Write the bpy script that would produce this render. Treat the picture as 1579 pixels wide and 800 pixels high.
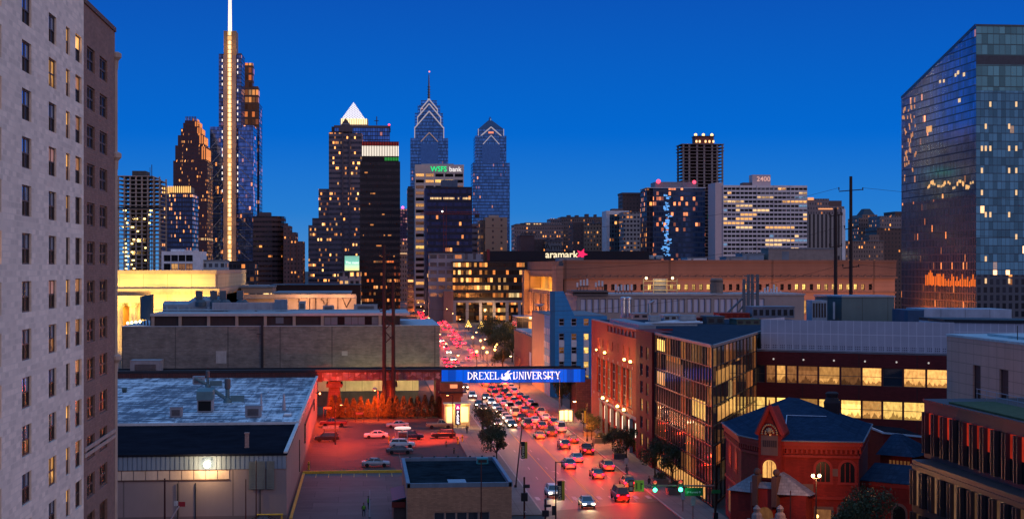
import bpy, math, random
from mathutils import Vector, Matrix

# ------------------------------------------------------------------ scene, camera, sky, sun, exposure
S = bpy.context.scene
for _o in list(bpy.data.objects):
 bpy.data.objects.remove(_o)
R = math.radians
PI = math.pi
F = 2400.0            # focal length in photo pixels
HZ = 412.0            # horizon row
CH = 33.0             # eye height, m
TH = R(5.46)          # the view is turned this much to the right of the street
CS, SN = math.cos(TH), math.sin(TH)

cam_d = bpy.data.cameras.new("camera")
cam = bpy.data.objects.new("camera", cam_d)
S.collection.objects.link(cam)
cam.location = (0, 0, CH)
cam.rotation_euler = (R(90), 0, -TH)
cam_d.sensor_fit = 'HORIZONTAL'
cam_d.angle = 2 * math.atan(789.5 / F)
cam_d.shift_y = (HZ - 400) / 1579.0
cam_d.clip_start = 1
cam_d.clip_end = 20000
S.camera = cam

S.view_settings.view_transform = 'Standard'
S.view_settings.look = 'None'
S.view_settings.exposure = 0.0
S.view_settings.gamma = 1.0
S.view_settings.use_curve_mapping = False

SUN_EL, SUN_AZ = 2.0, 200.0      # low behind the camera
W = bpy.data.worlds.new("World")
S.world = W
W.use_nodes = True
wt = W.node_tree
wt.nodes.clear()


def wn(t, **k):
 n = wt.nodes.new(t)
 for a, b in k.items():
  setattr(n, a, b)
 return n


w_out = wn('ShaderNodeOutputWorld')
w_bg = wn('ShaderNodeBackground')
w_sky = wn('ShaderNodeTexSky', sky_type='NISHITA')
w_sky.sun_disc = False
w_sky.sun_elevation = R(-3.0)
w_sky.sun_rotation = R(SUN_AZ)
w_tc = wn('ShaderNodeTexCoord')
w_sep = wn('ShaderNodeSeparateXYZ')
wt.links.new(w_tc.outputs['Generated'], w_sep.inputs[0])
w_rp = wn('ShaderNodeValToRGB')
cr = w_rp.color_ramp
cr.elements[0].position = 0.0
cr.elements[0].color = (0.075, 0.27, 0.60, 1)
cr.elements[1].position = 1.0
cr.elements[1].color = (0.20, 0.46, 0.92, 1)
for p, c in ((0.035, (0.020, 0.205, 0.64)), (0.085, (0.001, 0.140, 0.63)), (0.17, (0.0002, 0.088, 0.48)), (0.40, (0.05, 0.20, 0.55))):
 e = cr.elements.new(p)
 e.color = (*c, 1)
wt.links.new(w_sep.outputs[2], w_rp.inputs[0])
# afterglow of the set sun: low in the west, behind the camera
w_dot = wn('ShaderNodeVectorMath', operation='DOT_PRODUCT')
wt.links.new(w_tc.outputs['Generated'], w_dot.inputs[0])
w_dot.inputs[1].default_value = (0.34, -0.93, 0.10)
w_mr = wn('ShaderNodeMapRange')
wt.links.new(w_dot.outputs['Value'], w_mr.inputs['Value'])
w_mr.inputs['From Min'].default_value = -0.1
w_mr.inputs['From Max'].default_value = 1.0
w_pow = wn('ShaderNodeMath', operation='POWER')
wt.links.new(w_mr.outputs[0], w_pow.inputs[0])
w_pow.inputs[1].default_value = 2.8
w_mix = wn('ShaderNodeMix', data_type='RGBA')
wt.links.new(w_pow.outputs[0], w_mix.inputs['Factor'])
wt.links.new(w_rp.outputs[0], w_mix.inputs['A'])
w_mix.inputs['B'].default_value = (0.36, 0.30, 0.46, 1)
w_add = wn('ShaderNodeMix', data_type='RGBA', blend_type='ADD')
w_add.inputs['Factor'].default_value = 0.06
wt.links.new(w_mix.outputs['Result'], w_add.inputs['A'])
wt.links.new(w_sky.outputs[0], w_add.inputs['B'])
wt.links.new(w_add.outputs['Result'], w_bg.inputs['Color'])
w_bg.inputs['Strength'].default_value = 1.0
wt.links.new(w_bg.outputs[0], w_out.inputs[0])

sun_d = bpy.data.lights.new("sun", 'SUN')
sun_d.energy = 0.62
sun_d.angle = R(30)
sun_d.color = (1.0, 0.66, 0.46)
sun = bpy.data.objects.new("sun", sun_d)
S.collection.objects.link(sun)
sun.rotation_euler = Vector((-0.78, 0.58, -0.17)).to_track_quat('-Z', 'Y').to_euler()
sun.location = (60, -200, 80)

S.render.engine = 'CYCLES'
S.cycles.use_denoising = True
S.cycles.max_bounces = 5
S.cycles.diffuse_bounces = 2
S.cycles.glossy_bounces = 3
S.cycles.transmission_bounces = 3
S.cycles.sample_clamp_indirect = 3.0
S.cycles.sample_clamp_direct = 12.0
S.cycles.caustics_reflective = False
S.cycles.caustics_refractive = False
S.cycles.use_light_tree = True

# ------------------------------------------------------------------ pixel rays to places in the city
# world axes: +Y runs along the near street, +X to its right, Z up; the camera looks 5.46 degrees right of the street


def T(px, Y):
 a = (px - 789.5) / F
 return Y / (CS - a * SN)


def X(px, Y):
 a = (px - 789.5) / F
 return T(px, Y) * (SN + a * CS)


def Z(py, px, Y):
 return CH - (py - HZ) / F * T(px, Y)


def at_x(px, x):
 """distance Y at which the ray of column px meets the plane x"""
 a = (px - 789.5) / F
 t = x / (SN + a * CS)
 return t * (CS - a * SN)


def G(px, py, z=0.0):
 """point at height z under pixel"""
 t = (CH - z) * F / (py - HZ)
 a = (px - 789.5) / F
 return (t * (SN + a * CS), t * (CS - a * SN))


def D(px, t):
 """plan point on column px at camera depth t"""
 a = (px - 789.5) / F
 return (t * (SN + a * CS), t * (CS - a * SN))


# ------------------------------------------------------------------ objects
COL = S.collection


def thing(name, label, cat, loc=(0, 0, 0), rz=0.0, group=None, kind=None):
 o = bpy.data.objects.new(name, None)
 COL.objects.link(o)
 o.location = loc
 o.rotation_euler = (0, 0, rz)
 o.empty_display_size = 0.5
 return tag(o, label, cat, group, kind)


def tag(o, label=None, cat=None, group=None, kind=None):
 if label:
  o['label'] = label
 if cat:
  o['category'] = cat
 if group:
  o['group'] = group
 if kind:
  o['kind'] = kind
 return o


def put(name, mesh, parent=None, loc=(0, 0, 0), rz=0.0, sc=None):
 o = bpy.data.objects.new(name, mesh)
 COL.objects.link(o)
 if parent is not None:
  o.parent = parent
 o.location = loc
 o.rotation_euler = (0, 0, rz)
 if sc:
  o.scale = sc
 return o


KIDS = {}


def copy_tree(o, parent=None):
 c = o.copy()
 COL.objects.link(c)
 c.parent = parent
 for ch in o.children:
  copy_tree(ch, c)
 return c


class MB:
 """collects faces of one mesh"""

 def __init__(s):
  s.v, s.f, s.m = [], [], []

 def poly(s, pts, mi=0):
  n = len(s.v)
  s.v.extend(tuple(p) for p in pts)
  s.f.append(tuple(range(n, n + len(pts))))
  s.m.append(mi)
  return s

 def box(s, x0, x1, y0, y1, z0, z1, mi=0, top=None, skip=''):
  n = len(s.v)
  s.v += [(x0, y0, z0), (x1, y0, z0), (x1, y1, z0), (x0, y1, z0), (x0, y0, z1), (x1, y0, z1), (x1, y1, z1), (x0, y1, z1)]
  for k, q in (('b', (3, 2, 1, 0)), ('t', (4, 5, 6, 7)), ('f', (0, 1, 5, 4)), ('r', (1, 2, 6, 5)), ('k', (2, 3, 7, 6)), ('l', (3, 0, 4, 7))):
   if k in skip:
    continue
   s.f.append(tuple(n + i for i in q))
   s.m.append(top if (k == 't' and top is not None) else mi)
  return s

 def prism(s, pl, z0, z1, mi=0, top=None, bot=True):
  """pl counter-clockwise plan polygon"""
  n = len(s.v)
  k = len(pl)
  s.v += [(p[0], p[1], z0) for p in pl] + [(p[0], p[1], z1) for p in pl]
  for i in range(k):
   j = (i + 1) % k
   s.f.append((n + i, n + j, n + k + j, n + k + i))
   s.m.append(mi)
  s.f.append(tuple(n + k + i for i in range(k)))
  s.m.append(mi if top is None else top)
  if bot:
   s.f.append(tuple(n + k - 1 - i for i in range(k)))
   s.m.append(mi)
  return s

 def loft(s, rings, mi=0, cap=True):
  n = len(s.v)
  k = len(rings[0])
  for r in rings:
   s.v += [tuple(p) for p in r]
  for a in range(len(rings) - 1):
   for i in range(k):
    j = (i + 1) % k
    s.f.append((n + a * k + i, n + a * k + j, n + (a + 1) * k + j, n + (a + 1) * k + i))
    s.m.append(mi)
  if cap:
   s.f.append(tuple(n + k - 1 - i for i in range(k)))
   s.f.append(tuple(n + (len(rings) - 1) * k + i for i in range(k)))
   s.m += [mi, mi]
  return s

 def tube(s, p0, p1, r0, r1=None, n=8, mi=0, cap=True):
  r1 = r0 if r1 is None else r1
  p0, p1 = Vector(p0), Vector(p1)
  d = (p1 - p0).normalized()
  u = d.orthogonal().normalized()
  w = d.cross(u)
  rg = []
  for p, r in ((p0, r0), (p1, r1)):
   rg.append([p + (u * math.cos(2 * PI * i / n) + w * math.sin(2 * PI * i / n)) * max(r, 1e-4) for i in range(n)])
  return s.loft(rg, mi, cap)

 def lathe(s, prof, cx=0, cy=0, n=12, mi=0):
  return s.loft([[(cx + r * math.cos(2 * PI * i / n), cy + r * math.sin(2 * PI * i / n), z) for i in range(n)] for r, z in prof], mi)

 def ball(s, c, r, n=10, m=6, mi=0):
  prof = [(max(1e-3, r * math.sin(PI * k / m)), c[2] - r * math.cos(PI * k / m)) for k in range(m + 1)]
  return s.lathe(prof, c[0], c[1], n, mi)

 def mesh(s, name, mats, off=(0, 0, 0), smooth=False, rz=0.0):
  me = bpy.data.meshes.new(name)
  ox, oy, oz = off
  if rz:
   c, q = math.cos(-rz), math.sin(-rz)
   vv = [((x - ox) * c - (y - oy) * q, (x - ox) * q + (y - oy) * c, z - oz) for x, y, z in s.v]
  else:
   vv = [(x - ox, y - oy, z - oz) for x, y, z in s.v]
  me.from_pydata(vv, [], s.f)
  for m in (mats if isinstance(mats, (list, tuple)) else [mats]):
   me.materials.append(m)
  me.polygons.foreach_set('material_index', s.m)
  if smooth:
   me.polygons.foreach_set('use_smooth', [True] * len(s.f))
  uv = me.uv_layers.new(name='UVMap')
  data = [0.0] * (2 * len(me.loops))
  for p in me.polygons:
   nx, ny, nz = p.normal
   h = math.hypot(nx, ny)
   if h > 0.35:
    tx, ty = -ny / h, nx / h
    for li, vi in zip(p.loop_indices, p.vertices):
     a = vv[vi]
     data[2 * li] = a[0] * tx + a[1] * ty
     data[2 * li + 1] = a[2]
   else:
    for li, vi in zip(p.loop_indices, p.vertices):
     a = vv[vi]
     data[2 * li] = a[0]
     data[2 * li + 1] = a[1]
  uv.data.foreach_set('uv', data)
  return me

 def build(s, name, mats, parent=None, off=None, smooth=False):
  """points given in the thing's frame, or in the city's when off is the thing's place"""
  return put(name, s.mesh(name, mats, off or (0, 0, 0), smooth), parent)


# ------------------------------------------------------------------ materials
MATS = {}


def nn(nt, t, **k):
 n = nt.nodes.new(t)
 for a, b in k.items():
  setattr(n, a, b)
 return n


def lk(nt, a, b):
 if isinstance(a, (int, float)):
  b.default_value = a
 elif isinstance(a, tuple):
  b.default_value = (*a, 1) if len(a) == 3 and b.type == 'RGBA' else a
 else:
  nt.links.new(a, b)


def ma(nt, op, a, b=None, c=None, clamp=False):
 n = nn(nt, 'ShaderNodeMath', operation=op, use_clamp=clamp)
 lk(nt, a, n.inputs[0])
 if b is not None:
  lk(nt, b, n.inputs[1])
 if c is not None:
  lk(nt, c, n.inputs[2])
 return n.outputs[0]


def mixc(nt, f, a, b, blend='MIX'):
 n = nn(nt, 'ShaderNodeMix', data_type='RGBA', blend_type=blend)
 lk(nt, f, n.inputs['Factor'])
 lk(nt, a, n.inputs['A'])
 lk(nt, b, n.inputs['B'])
 return n.outputs['Result']


def ramp(nt, f, stops):
 n = nn(nt, 'ShaderNodeValToRGB')
 e = n.color_ramp.elements
 e[0].position, e[0].color = stops[0][0], (*stops[0][1], 1)
 e[1].position, e[1].color = stops[-1][0], (*stops[-1][1], 1)
 for p, c in stops[1:-1]:
  q = e.new(p)
  q.color = (*c, 1)
 lk(nt, f, n.inputs[0])
 return n.outputs[0]


def noise(nt, vec, scale, detail=4, rough=0.55, dist=0.0):
 n = nn(nt, 'ShaderNodeTexNoise')
 if vec is not None:
  nt.links.new(vec, n.inputs['Vector'])
 n.inputs['Scale'].default_value = scale
 n.inputs['Detail'].default_value = detail
 n.inputs['Roughness'].default_value = rough
 n.inputs['Distortion'].default_value = dist
 return n.outputs['Fac']


def scaled(nt, vec, s):
 n = nn(nt, 'ShaderNodeVectorMath', operation='MULTIPLY')
 nt.links.new(vec, n.inputs[0])
 n.inputs[1].default_value = s
 return n.outputs[0]


def newmat(name):
 m = bpy.data.materials.new(name)
 m.use_nodes = True
 nt = m.node_tree
 b = nt.nodes['Principled BSDF']
 return m, nt, b


def mat(name, col, rough=0.8, metal=0.0, var=0.25, scale=0.5, streak=None, brick=None, spec=0.3, bump=0.0, seams=None, patch=None):
 """surface with uneven colour; brick=(w,h,mortar colour) lays courses; seams=(w,h) panel joints"""
 if name in MATS:
  return MATS[name]
 m, nt, b = newmat(name)
 tc = nn(nt, 'ShaderNodeTexCoord')
 uv, ob = tc.outputs['UV'], tc.outputs['Object']
 f1 = noise(nt, ob, scale, 6, 0.6)
 f2 = noise(nt, scaled(nt, ob, streak or (1, 1, 0.15)), scale * 3.1, 4, 0.6)
 fac = ma(nt, 'ADD', ma(nt, 'MULTIPLY', f1, 0.6), ma(nt, 'MULTIPLY', f2, 0.4))
 fac = ma(nt, 'MULTIPLY_ADD', fac, 2.4, -0.7, clamp=True)
 dark = tuple(c * (1 - var) for c in col)
 lite = tuple(min(1, c * (1 + var)) for c in col)
 c = mixc(nt, fac, dark, lite)
 if brick:
  bt = nn(nt, 'ShaderNodeTexBrick')
  nt.links.new(uv, bt.inputs['Vector'])
  bt.inputs['Scale'].default_value = 1.0
  bt.inputs['Brick Width'].default_value = brick[0]
  bt.inputs['Row Height'].default_value = brick[1]
  bt.inputs['Mortar Size'].default_value = brick[1] * 0.12
  bt.inputs['Color1'].default_value = (0.62, 0.62, 0.62, 1)
  bt.inputs['Color2'].default_value = (1.25, 1.2, 1.15, 1)
  bt.inputs['Mortar'].default_value = (*brick[2], 1)
  c = mixc(nt, 0.5, c, bt.outputs['Color'], 'MULTIPLY')
 if patch:
  pb_ = nn(nt, 'ShaderNodeTexBrick')
  nt.links.new(uv, pb_.inputs['Vector'])
  pb_.inputs['Scale'].default_value = 1.0
  pb_.inputs['Brick Width'].default_value = patch[0]
  pb_.inputs['Row Height'].default_value = patch[1]
  pb_.inputs['Mortar Size'].default_value = 0.05
  pb_.inputs['Bias'].default_value = -0.3
  pb_.inputs['Color1'].default_value = (1.15, 1.15, 1.15, 1)
  pb_.inputs['Color2'].default_value = (0.5, 0.5, 0.52, 1)
  pb_.inputs['Mortar'].default_value = (0.35, 0.35, 0.35, 1)
  c = mixc(nt, 0.7, c, pb_.outputs['Color'], 'MULTIPLY')
  st_ = noise(nt, ob, 0.45, 6, 0.75)
  c = mixc(nt, ma(nt, 'MULTIPLY_ADD', st_, 5.0, -2.9, clamp=True), c, tuple(q * 0.35 for q in col))
 if seams:
  sx = nn(nt, 'ShaderNodeSeparateXYZ')
  nt.links.new(uv, sx.inputs[0])
  a = ma(nt, 'LESS_THAN', ma(nt, 'FRACT', ma(nt, 'DIVIDE', sx.outputs[0], seams[0])), 0.05 / seams[0] + 0.02)
  q = ma(nt, 'LESS_THAN', ma(nt, 'FRACT', ma(nt, 'DIVIDE', sx.outputs[1], seams[1])), 0.05 / seams[1] + 0.02)
  c = mixc(nt, ma(nt, 'MULTIPLY', ma(nt, 'MAXIMUM', a, q), 0.45), c, (0.02, 0.02, 0.02))
 nt.links.new(c, b.inputs['Base Color'])
 b.inputs['Roughness'].default_value = rough
 b.inputs['Metallic'].default_value = metal
 b.inputs['Specular IOR Level'].default_value = spec
 if bump:
  bp = nn(nt, 'ShaderNodeBump')
  bp.inputs['Strength'].default_value = bump
  bp.inputs['Distance'].default_value = 0.1
  nt.links.new(f2, bp.inputs['Height'])
  nt.links.new(bp.outputs[0], b.inputs['Normal'])
 MATS[name] = m
 return m


def emi(name, col, strength, sample=True):
 if name in MATS:
  return MATS[name]
 m, nt, b = newmat(name)
 b.inputs['Base Color'].default_value = (*[c * 0.5 for c in col], 1)
 b.inputs['Emission Color'].default_value = (*col, 1)
 b.inputs['Emission Strength'].default_value = strength
 if not sample:
  m.cycles.emission_sampling = 'NONE'
 MATS[name] = m
 return m


def glass(name, col=(0.02, 0.03, 0.045), rough=0.06, metal=0.0, lit=None, litcol=(1, 0.55, 0.2), spec=0.9, wave=0.0):
 """window glass seen from outside; lit: a room glows behind it"""
 if name in MATS:
  return MATS[name]
 m, nt, b = newmat(name)
 b.inputs['Base Color'].default_value = (*col, 1)
 b.inputs['Roughness'].default_value = rough
 b.inputs['Metallic'].default_value = metal
 b.inputs['Specular IOR Level'].default_value = spec
 tc = nn(nt, 'ShaderNodeTexCoord')
 if lit:
  oi = nn(nt, 'ShaderNodeObjectInfo')
  v = nn(nt, 'ShaderNodeVectorMath', operation='ADD')
  nt.links.new(tc.outputs['Object'], v.inputs[0])
  cx = nn(nt, 'ShaderNodeCombineXYZ')
  lk(nt, ma(nt, 'MULTIPLY', oi.outputs['Random'], 60.0), cx.inputs[0])
  nt.links.new(cx.outputs[0], v.inputs[1])
  f = noise(nt, scaled(nt, v.outputs[0], (1.3, 1.3, 0.7)), 1.6, 3, 0.6)
  f = ma(nt, 'MULTIPLY_ADD', f, 2.6, -0.75, clamp=True)
  sz = nn(nt, 'ShaderNodeSeparateXYZ')
  nt.links.new(tc.outputs['Object'], sz.inputs[0])
  f2 = noise(nt, scaled(nt, v.outputs[0], (0.9, 0.9, 0.1)), 1.0, 3, 0.6)
  low = ma(nt, 'LESS_THAN', sz.outputs[2], ma(nt, 'MULTIPLY_ADD', f2, 4.2, -1.5))
  blind = ma(nt, 'MULTIPLY', ma(nt, 'GREATER_THAN', ma(nt, 'FRACT', ma(nt, 'MULTIPLY', oi.outputs['Random'], 7.7)), 0.6), ma(nt, 'GREATER_THAN', sz.outputs[2], ma(nt, 'MULTIPLY', oi.outputs['Random'], 2.5)))
  dim = ma(nt, 'MULTIPLY', ma(nt, 'MULTIPLY_ADD', low, -0.72, 1.0), ma(nt, 'MULTIPLY_ADD', blind, -0.45, 1.0))
  f = ma(nt, 'MULTIPLY', ma(nt, 'MULTIPLY_ADD', f, 0.6, 0.4), dim)
  c = mixc(nt, f, tuple(x * 0.12 for x in (litcol[0], litcol[1] * 0.7, litcol[2] * 0.5)), litcol)
  nt.links.new(c, b.inputs['Emission Color'])
  lk(nt, ma(nt, 'MULTIPLY', ma(nt, 'MULTIPLY_ADD', oi.outputs['Random'], 0.9, 0.45), lit), b.inputs['Emission Strength'])
  m.cycles.emission_sampling = 'NONE'
 if wave:
  bp = nn(nt, 'ShaderNodeBump')
  bp.inputs['Strength'].default_value = wave
  bp.inputs['Distance'].default_value = 0.4
  nt.links.new(noise(nt, tc.outputs['Object'], 0.35, 2), bp.inputs['Height'])
  nt.links.new(bp.outputs[0], b.inputs['Normal'])
 MATS[name] = m
 return m


_seed = [3]
WARM = ((0.0, (1.0, 0.30, 0.06)), (0.35, (1.0, 0.50, 0.16)), (0.75, (1.0, 0.70, 0.34)), (1.0, (1.0, 0.92, 0.78)))
COOL = ((0.0, (1.0, 0.42, 0.12)), (0.4, (1.0, 0.72, 0.40)), (0.8, (0.75, 0.88, 1.0)), (1.0, (0.35, 0.65, 1.0)))


def fac(name, wall, glz, cw=3.0, fh=3.8, gx=(0.15, 0.85), gz=(0.25, 0.8), lit=0.12, power=1.2, metal=0.3, rough=0.12, tints=WARM, run=5, wrough=0.75, bands=0.0):
 """curtain wall or far punched facade: cells of glass in a wall, some rooms lit"""
 if name in MATS:
  return MATS[name]
 m, nt, b = newmat(name)
 _seed[0] += 1
 sd = _seed[0] * 7.31
 tc = nn(nt, 'ShaderNodeTexCoord')
 sx = nn(nt, 'ShaderNodeSeparateXYZ')
 nt.links.new(tc.outputs['UV'], sx.inputs[0])
 geo = nn(nt, 'ShaderNodeNewGeometry')
 gs = nn(nt, 'ShaderNodeSeparateXYZ')
 nt.links.new(geo.outputs['Normal'], gs.inputs[0])
 upright = ma(nt, 'LESS_THAN', ma(nt, 'ABSOLUTE', gs.outputs[2]), 0.7)
 cu = ma(nt, 'DIVIDE', sx.outputs[0], cw)
 cv = ma(nt, 'DIVIDE', sx.outputs[1], fh)
 iu, iv = ma(nt, 'FLOOR', cu), ma(nt, 'FLOOR', cv)
 fu, fv = ma(nt, 'FRACT', cu), ma(nt, 'FRACT', cv)

 def between(v, lo, hi):
  return ma(nt, 'MULTIPLY', ma(nt, 'GREATER_THAN', v, lo), ma(nt, 'LESS_THAN', v, hi))
 mask = ma(nt, 'MULTIPLY', ma(nt, 'MULTIPLY', between(fu, *gx), between(fv, *gz)), upright)

 def wnoise(a, c, s):
  cb = nn(nt, 'ShaderNodeCombineXYZ')
  lk(nt, a, cb.inputs[0])
  lk(nt, c, cb.inputs[1])
  cb.inputs[2].default_value = s
  w = nn(nt, 'ShaderNodeTexWhiteNoise', noise_dimensions='3D')
  nt.links.new(cb.outputs[0], w.inputs['Vector'])
  return w
 w1 = wnoise(iu, iv, sd)
 w2 = wnoise(ma(nt, 'FLOOR', ma(nt, 'DIVIDE', iu, float(run))), iv, sd + 3.3)
 w3 = wnoise(0.0, iv, sd + 9.1)
 q = ma(nt, 'MULTIPLY', w2.outputs['Value'], w2.outputs['Value'])
 thr = ma(nt, 'MULTIPLY', ma(nt, 'MULTIPLY_ADD', q, 2.6, 0.15), lit)
 if bands:
  thr = ma(nt, 'ADD', thr, ma(nt, 'MULTIPLY', ma(nt, 'LESS_THAN', w3.outputs['Value'], bands), 0.75))
 on = ma(nt, 'LESS_THAN', w1.outputs['Value'], thr)
 sc = nn(nt, 'ShaderNodeSeparateColor')
 nt.links.new(w1.outputs['Color'], sc.inputs[0])
 ecol = ramp(nt, sc.outputs[0], tints)
 inner = noise(nt, scaled(nt, tc.outputs['UV'], (1.0, 1.4, 1)), 1.1, 2)
 stg = ma(nt, 'MULTIPLY', ma(nt, 'MULTIPLY_ADD', ma(nt, 'MULTIPLY', sc.outputs[1], sc.outputs[1]), 1.5, 0.12), ma(nt, 'MULTIPLY_ADD', inner, 1.6, 0.2))
 est = ma(nt, 'MULTIPLY', ma(nt, 'MULTIPLY', on, mask), ma(nt, 'MULTIPLY', stg, power))
 f1 = noise(nt, scaled(nt, tc.outputs['Object'], (1, 1, 0.3)), 0.12, 5)
 wc = mixc(nt, f1, tuple(c * 0.72 for c in wall), tuple(c * 1.28 for c in wall))
 gc = mixc(nt, sc.outputs[2], tuple(c * 0.6 for c in glz), tuple(c * 1.4 for c in glz))
 nt.links.new(mixc(nt, mask, wc, gc), b.inputs['Base Color'])
 nt.links.new(ecol, b.inputs['Emission Color'])
 nt.links.new(est, b.inputs['Emission Strength'])
 lk(nt, ma(nt, 'MULTIPLY', mask, metal), b.inputs['Metallic'])
 lk(nt, ma(nt, 'MULTIPLY_ADD', mask, rough - wrough, wrough), b.inputs['Roughness'])
 m.cycles.emission_sampling = 'NONE'
 MATS[name] = m
 return m


# ------------------------------------------------------------------ walls with real openings
def wall_holes(mb, ox, oy, dx, dy, L, z0, z1, holes, rec=0.25, mi=0, mir=None):
 """wall from (ox,oy) along (dx,dy), outside to the right of that direction; holes (s0,s1,z0,z1) get reveals"""
 mir = mi if mir is None else mir
 nx, ny = dy, -dx
 ss = sorted({0.0, L} | {round(h[0], 4) for h in holes} | {round(h[1], 4) for h in holes})
 zs = sorted({z0, z1} | {round(h[2], 4) for h in holes} | {round(h[3], 4) for h in holes})
 ss = [s for s in ss if 0 <= s <= L]
 zs = [z for z in zs if z0 <= z <= z1]

 def P(s, z, d=0.0):
  return (ox + dx * s - nx * d, oy + dy * s - ny * d, z)
 hr = [tuple(round(q, 4) for q in h[:4]) for h in holes]
 for j in range(len(zs) - 1):
  zm = (zs[j] + zs[j + 1]) / 2
  row = [h for h in hr if h[2] < zm < h[3]]
  run = None
  for i in range(len(ss)):
   solid = False
   if i < len(ss) - 1:
    sm = (ss[i] + ss[i + 1]) / 2
    solid = not any(h[0] < sm < h[1] for h in row)
   if solid and run is None:
    run = ss[i]
   if not solid and run is not None:
    mb.poly([P(run, zs[j]), P(ss[i], zs[j]), P(ss[i], zs[j + 1]), P(run, zs[j + 1])], mi)
    run = None
 for a, b, c, d in hr:
  mb.poly([P(a, c), P(a, c, rec), P(a, d, rec), P(a, d)][::-1], mir)
  mb.poly([P(b, c), P(b, c, rec), P(b, d, rec), P(b, d)], mir)
  mb.poly([P(a, c), P(b, c), P(b, c, rec), P(a, c, rec)], mir)
  mb.poly([P(a, d), P(b, d), P(b, d, rec), P(a, d, rec)][::-1], mir)
 return mb


_wm = {}


def frame_mesh(w, h, nx=1, nz=1, bar=0.06, dep=0.08, matf=None, sill=0.0):
 key = ('f', round(w, 2), round(h, 2), nx, nz, bar, dep, matf.name, sill)
 if key not in _wm:
  b = MB()
  b.box(0, w, -dep, 0, 0, bar).box(0, w, -dep, 0, h - bar, h).box(0, bar, -dep, 0, bar, h - bar).box(w - bar, w, -dep, 0, bar, h - bar)
  for i in range(1, nx):
   b.box(w * i / nx - bar / 2, w * i / nx + bar / 2, -dep, 0, bar, h - bar)
  for i in range(1, nz):
   for k in range(nx):
    a0 = bar if k == 0 else w * k / nx + bar / 2
    a1 = w - bar if k == nx - 1 else w * (k + 1) / nx - bar / 2
    b.box(a0, a1, -dep * 0.9, -0.001, h * i / nz - bar / 2, h * i / nz + bar / 2)
  if sill:
   b.box(-0.08, w + 0.08, -dep - sill, 0.0, -0.14, -0.004)
  _wm[key] = b.mesh('window_frame', matf)
 return _wm[key]


def pane_mesh(w, h, m, split=None):
 key = ('p', round(w, 2), round(h, 2), m.name, split.name if split else None)
 if key not in _wm:
  b = MB()
  if split:
   b.poly([(0, 0, 0), (w, 0, 0), (w, 0, h / 2), (0, 0, h / 2)], 0)
   b.poly([(0, -0.03, h / 2), (w, -0.03, h / 2), (w, -0.03, h), (0, -0.03, h)], 1)
   _wm[key] = b.mesh('window_pane', [m, split])
  else:
   b.poly([(0, 0, 0), (w, 0, 0), (w, 0, h), (0, 0, h)], 0)
   _wm[key] = b.mesh('window_pane', m)
 return _wm[key]


def windows(th, ox, oy, dx, dy, holes, rec, pick, matf=None, nx=1, nz=1, bar=0.06, sill=0.0, cap=100, used=None, off=None, name='window', split=False):
 """one window per opening, each with its frame and its pane; past the cap they join into one part"""
 off = off or th.location
 ang = math.atan2(dy, dx)
 nxx, nyy = dy, -dx
 used = used if used is not None else [0]
 rest = MB()
 rmats = []
 for h in holes:
  s0, s1, z0, z1 = h[:4]
  w, hh = s1 - s0, z1 - z0
  pm = h[4] if len(h) > 4 else pick()
  sp = None
  if isinstance(pm, tuple):
   pm, sp = pm
  px, py = ox + dx * s0 - nxx * rec, oy + dy * s0 - nyy * rec
  if used[0] < cap:
   used[0] += 1
   loc = (px - off[0], py - off[1], z0 - off[2])
   if matf is not None:
    o = put(name, frame_mesh(w, hh, nx, nz, bar, min(0.1, rec * 0.8), matf, sill), th, loc, ang)
    put('pane', pane_mesh(w, hh, pm, sp), o, (0, -0.012, 0))
   else:
    put(name, pane_mesh(w, hh, pm, sp), th, loc, ang)
  else:
   if pm not in rmats:
    rmats.append(pm)
   qx, qy = px + dx * w, py + dy * w
   rest.poly([(px, py, z0), (qx, qy, z0), (qx, qy, z1), (px, py, z1)], rmats.index(pm))
 if rest.f:
  o = rest.build(name, rmats, th, off)
  o['kind'] = 'stuff'
 return used


def grid_holes(s0, s1, n, w, zrows, h, jit=None):
 """n openings of width w spread from s0 to s1 at each row foot in zrows"""
 out = []
 p = (s1 - s0) / n
 for z in zrows:
  for i in range(n):
   c = s0 + (i + 0.5) * p
   out.append((c - w / 2, c + w / 2, z, z + h))
 return out


def text_mesh(body, size, ext, m, align='CENTER', sx=1.0, bold=0.0):
 cu = bpy.data.curves.new('lettering', 'FONT')
 cu.body = body
 cu.size = size
 cu.extrude = ext
 cu.offset = bold
 cu.align_x = align
 cu.resolution_u = 3
 o = bpy.data.objects.new('lettering', cu)
 COL.objects.link(o)
 bpy.context.view_layer.update()
 dg = bpy.context.evaluated_depsgraph_get()
 me = bpy.data.meshes.new_from_object(o.evaluated_get(dg))
 bpy.data.objects.remove(o)
 me.materials.clear()
 me.materials.append(m)
 # stand upright: text x -> x, text y -> z, facing -y
 me.transform(Matrix(((sx, 0, 0, 0), (0, 0, -1, 0), (0, 1, 0, 0), (0, 0, 0, 1))))
 return me


rnd = random.Random(7)
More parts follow.
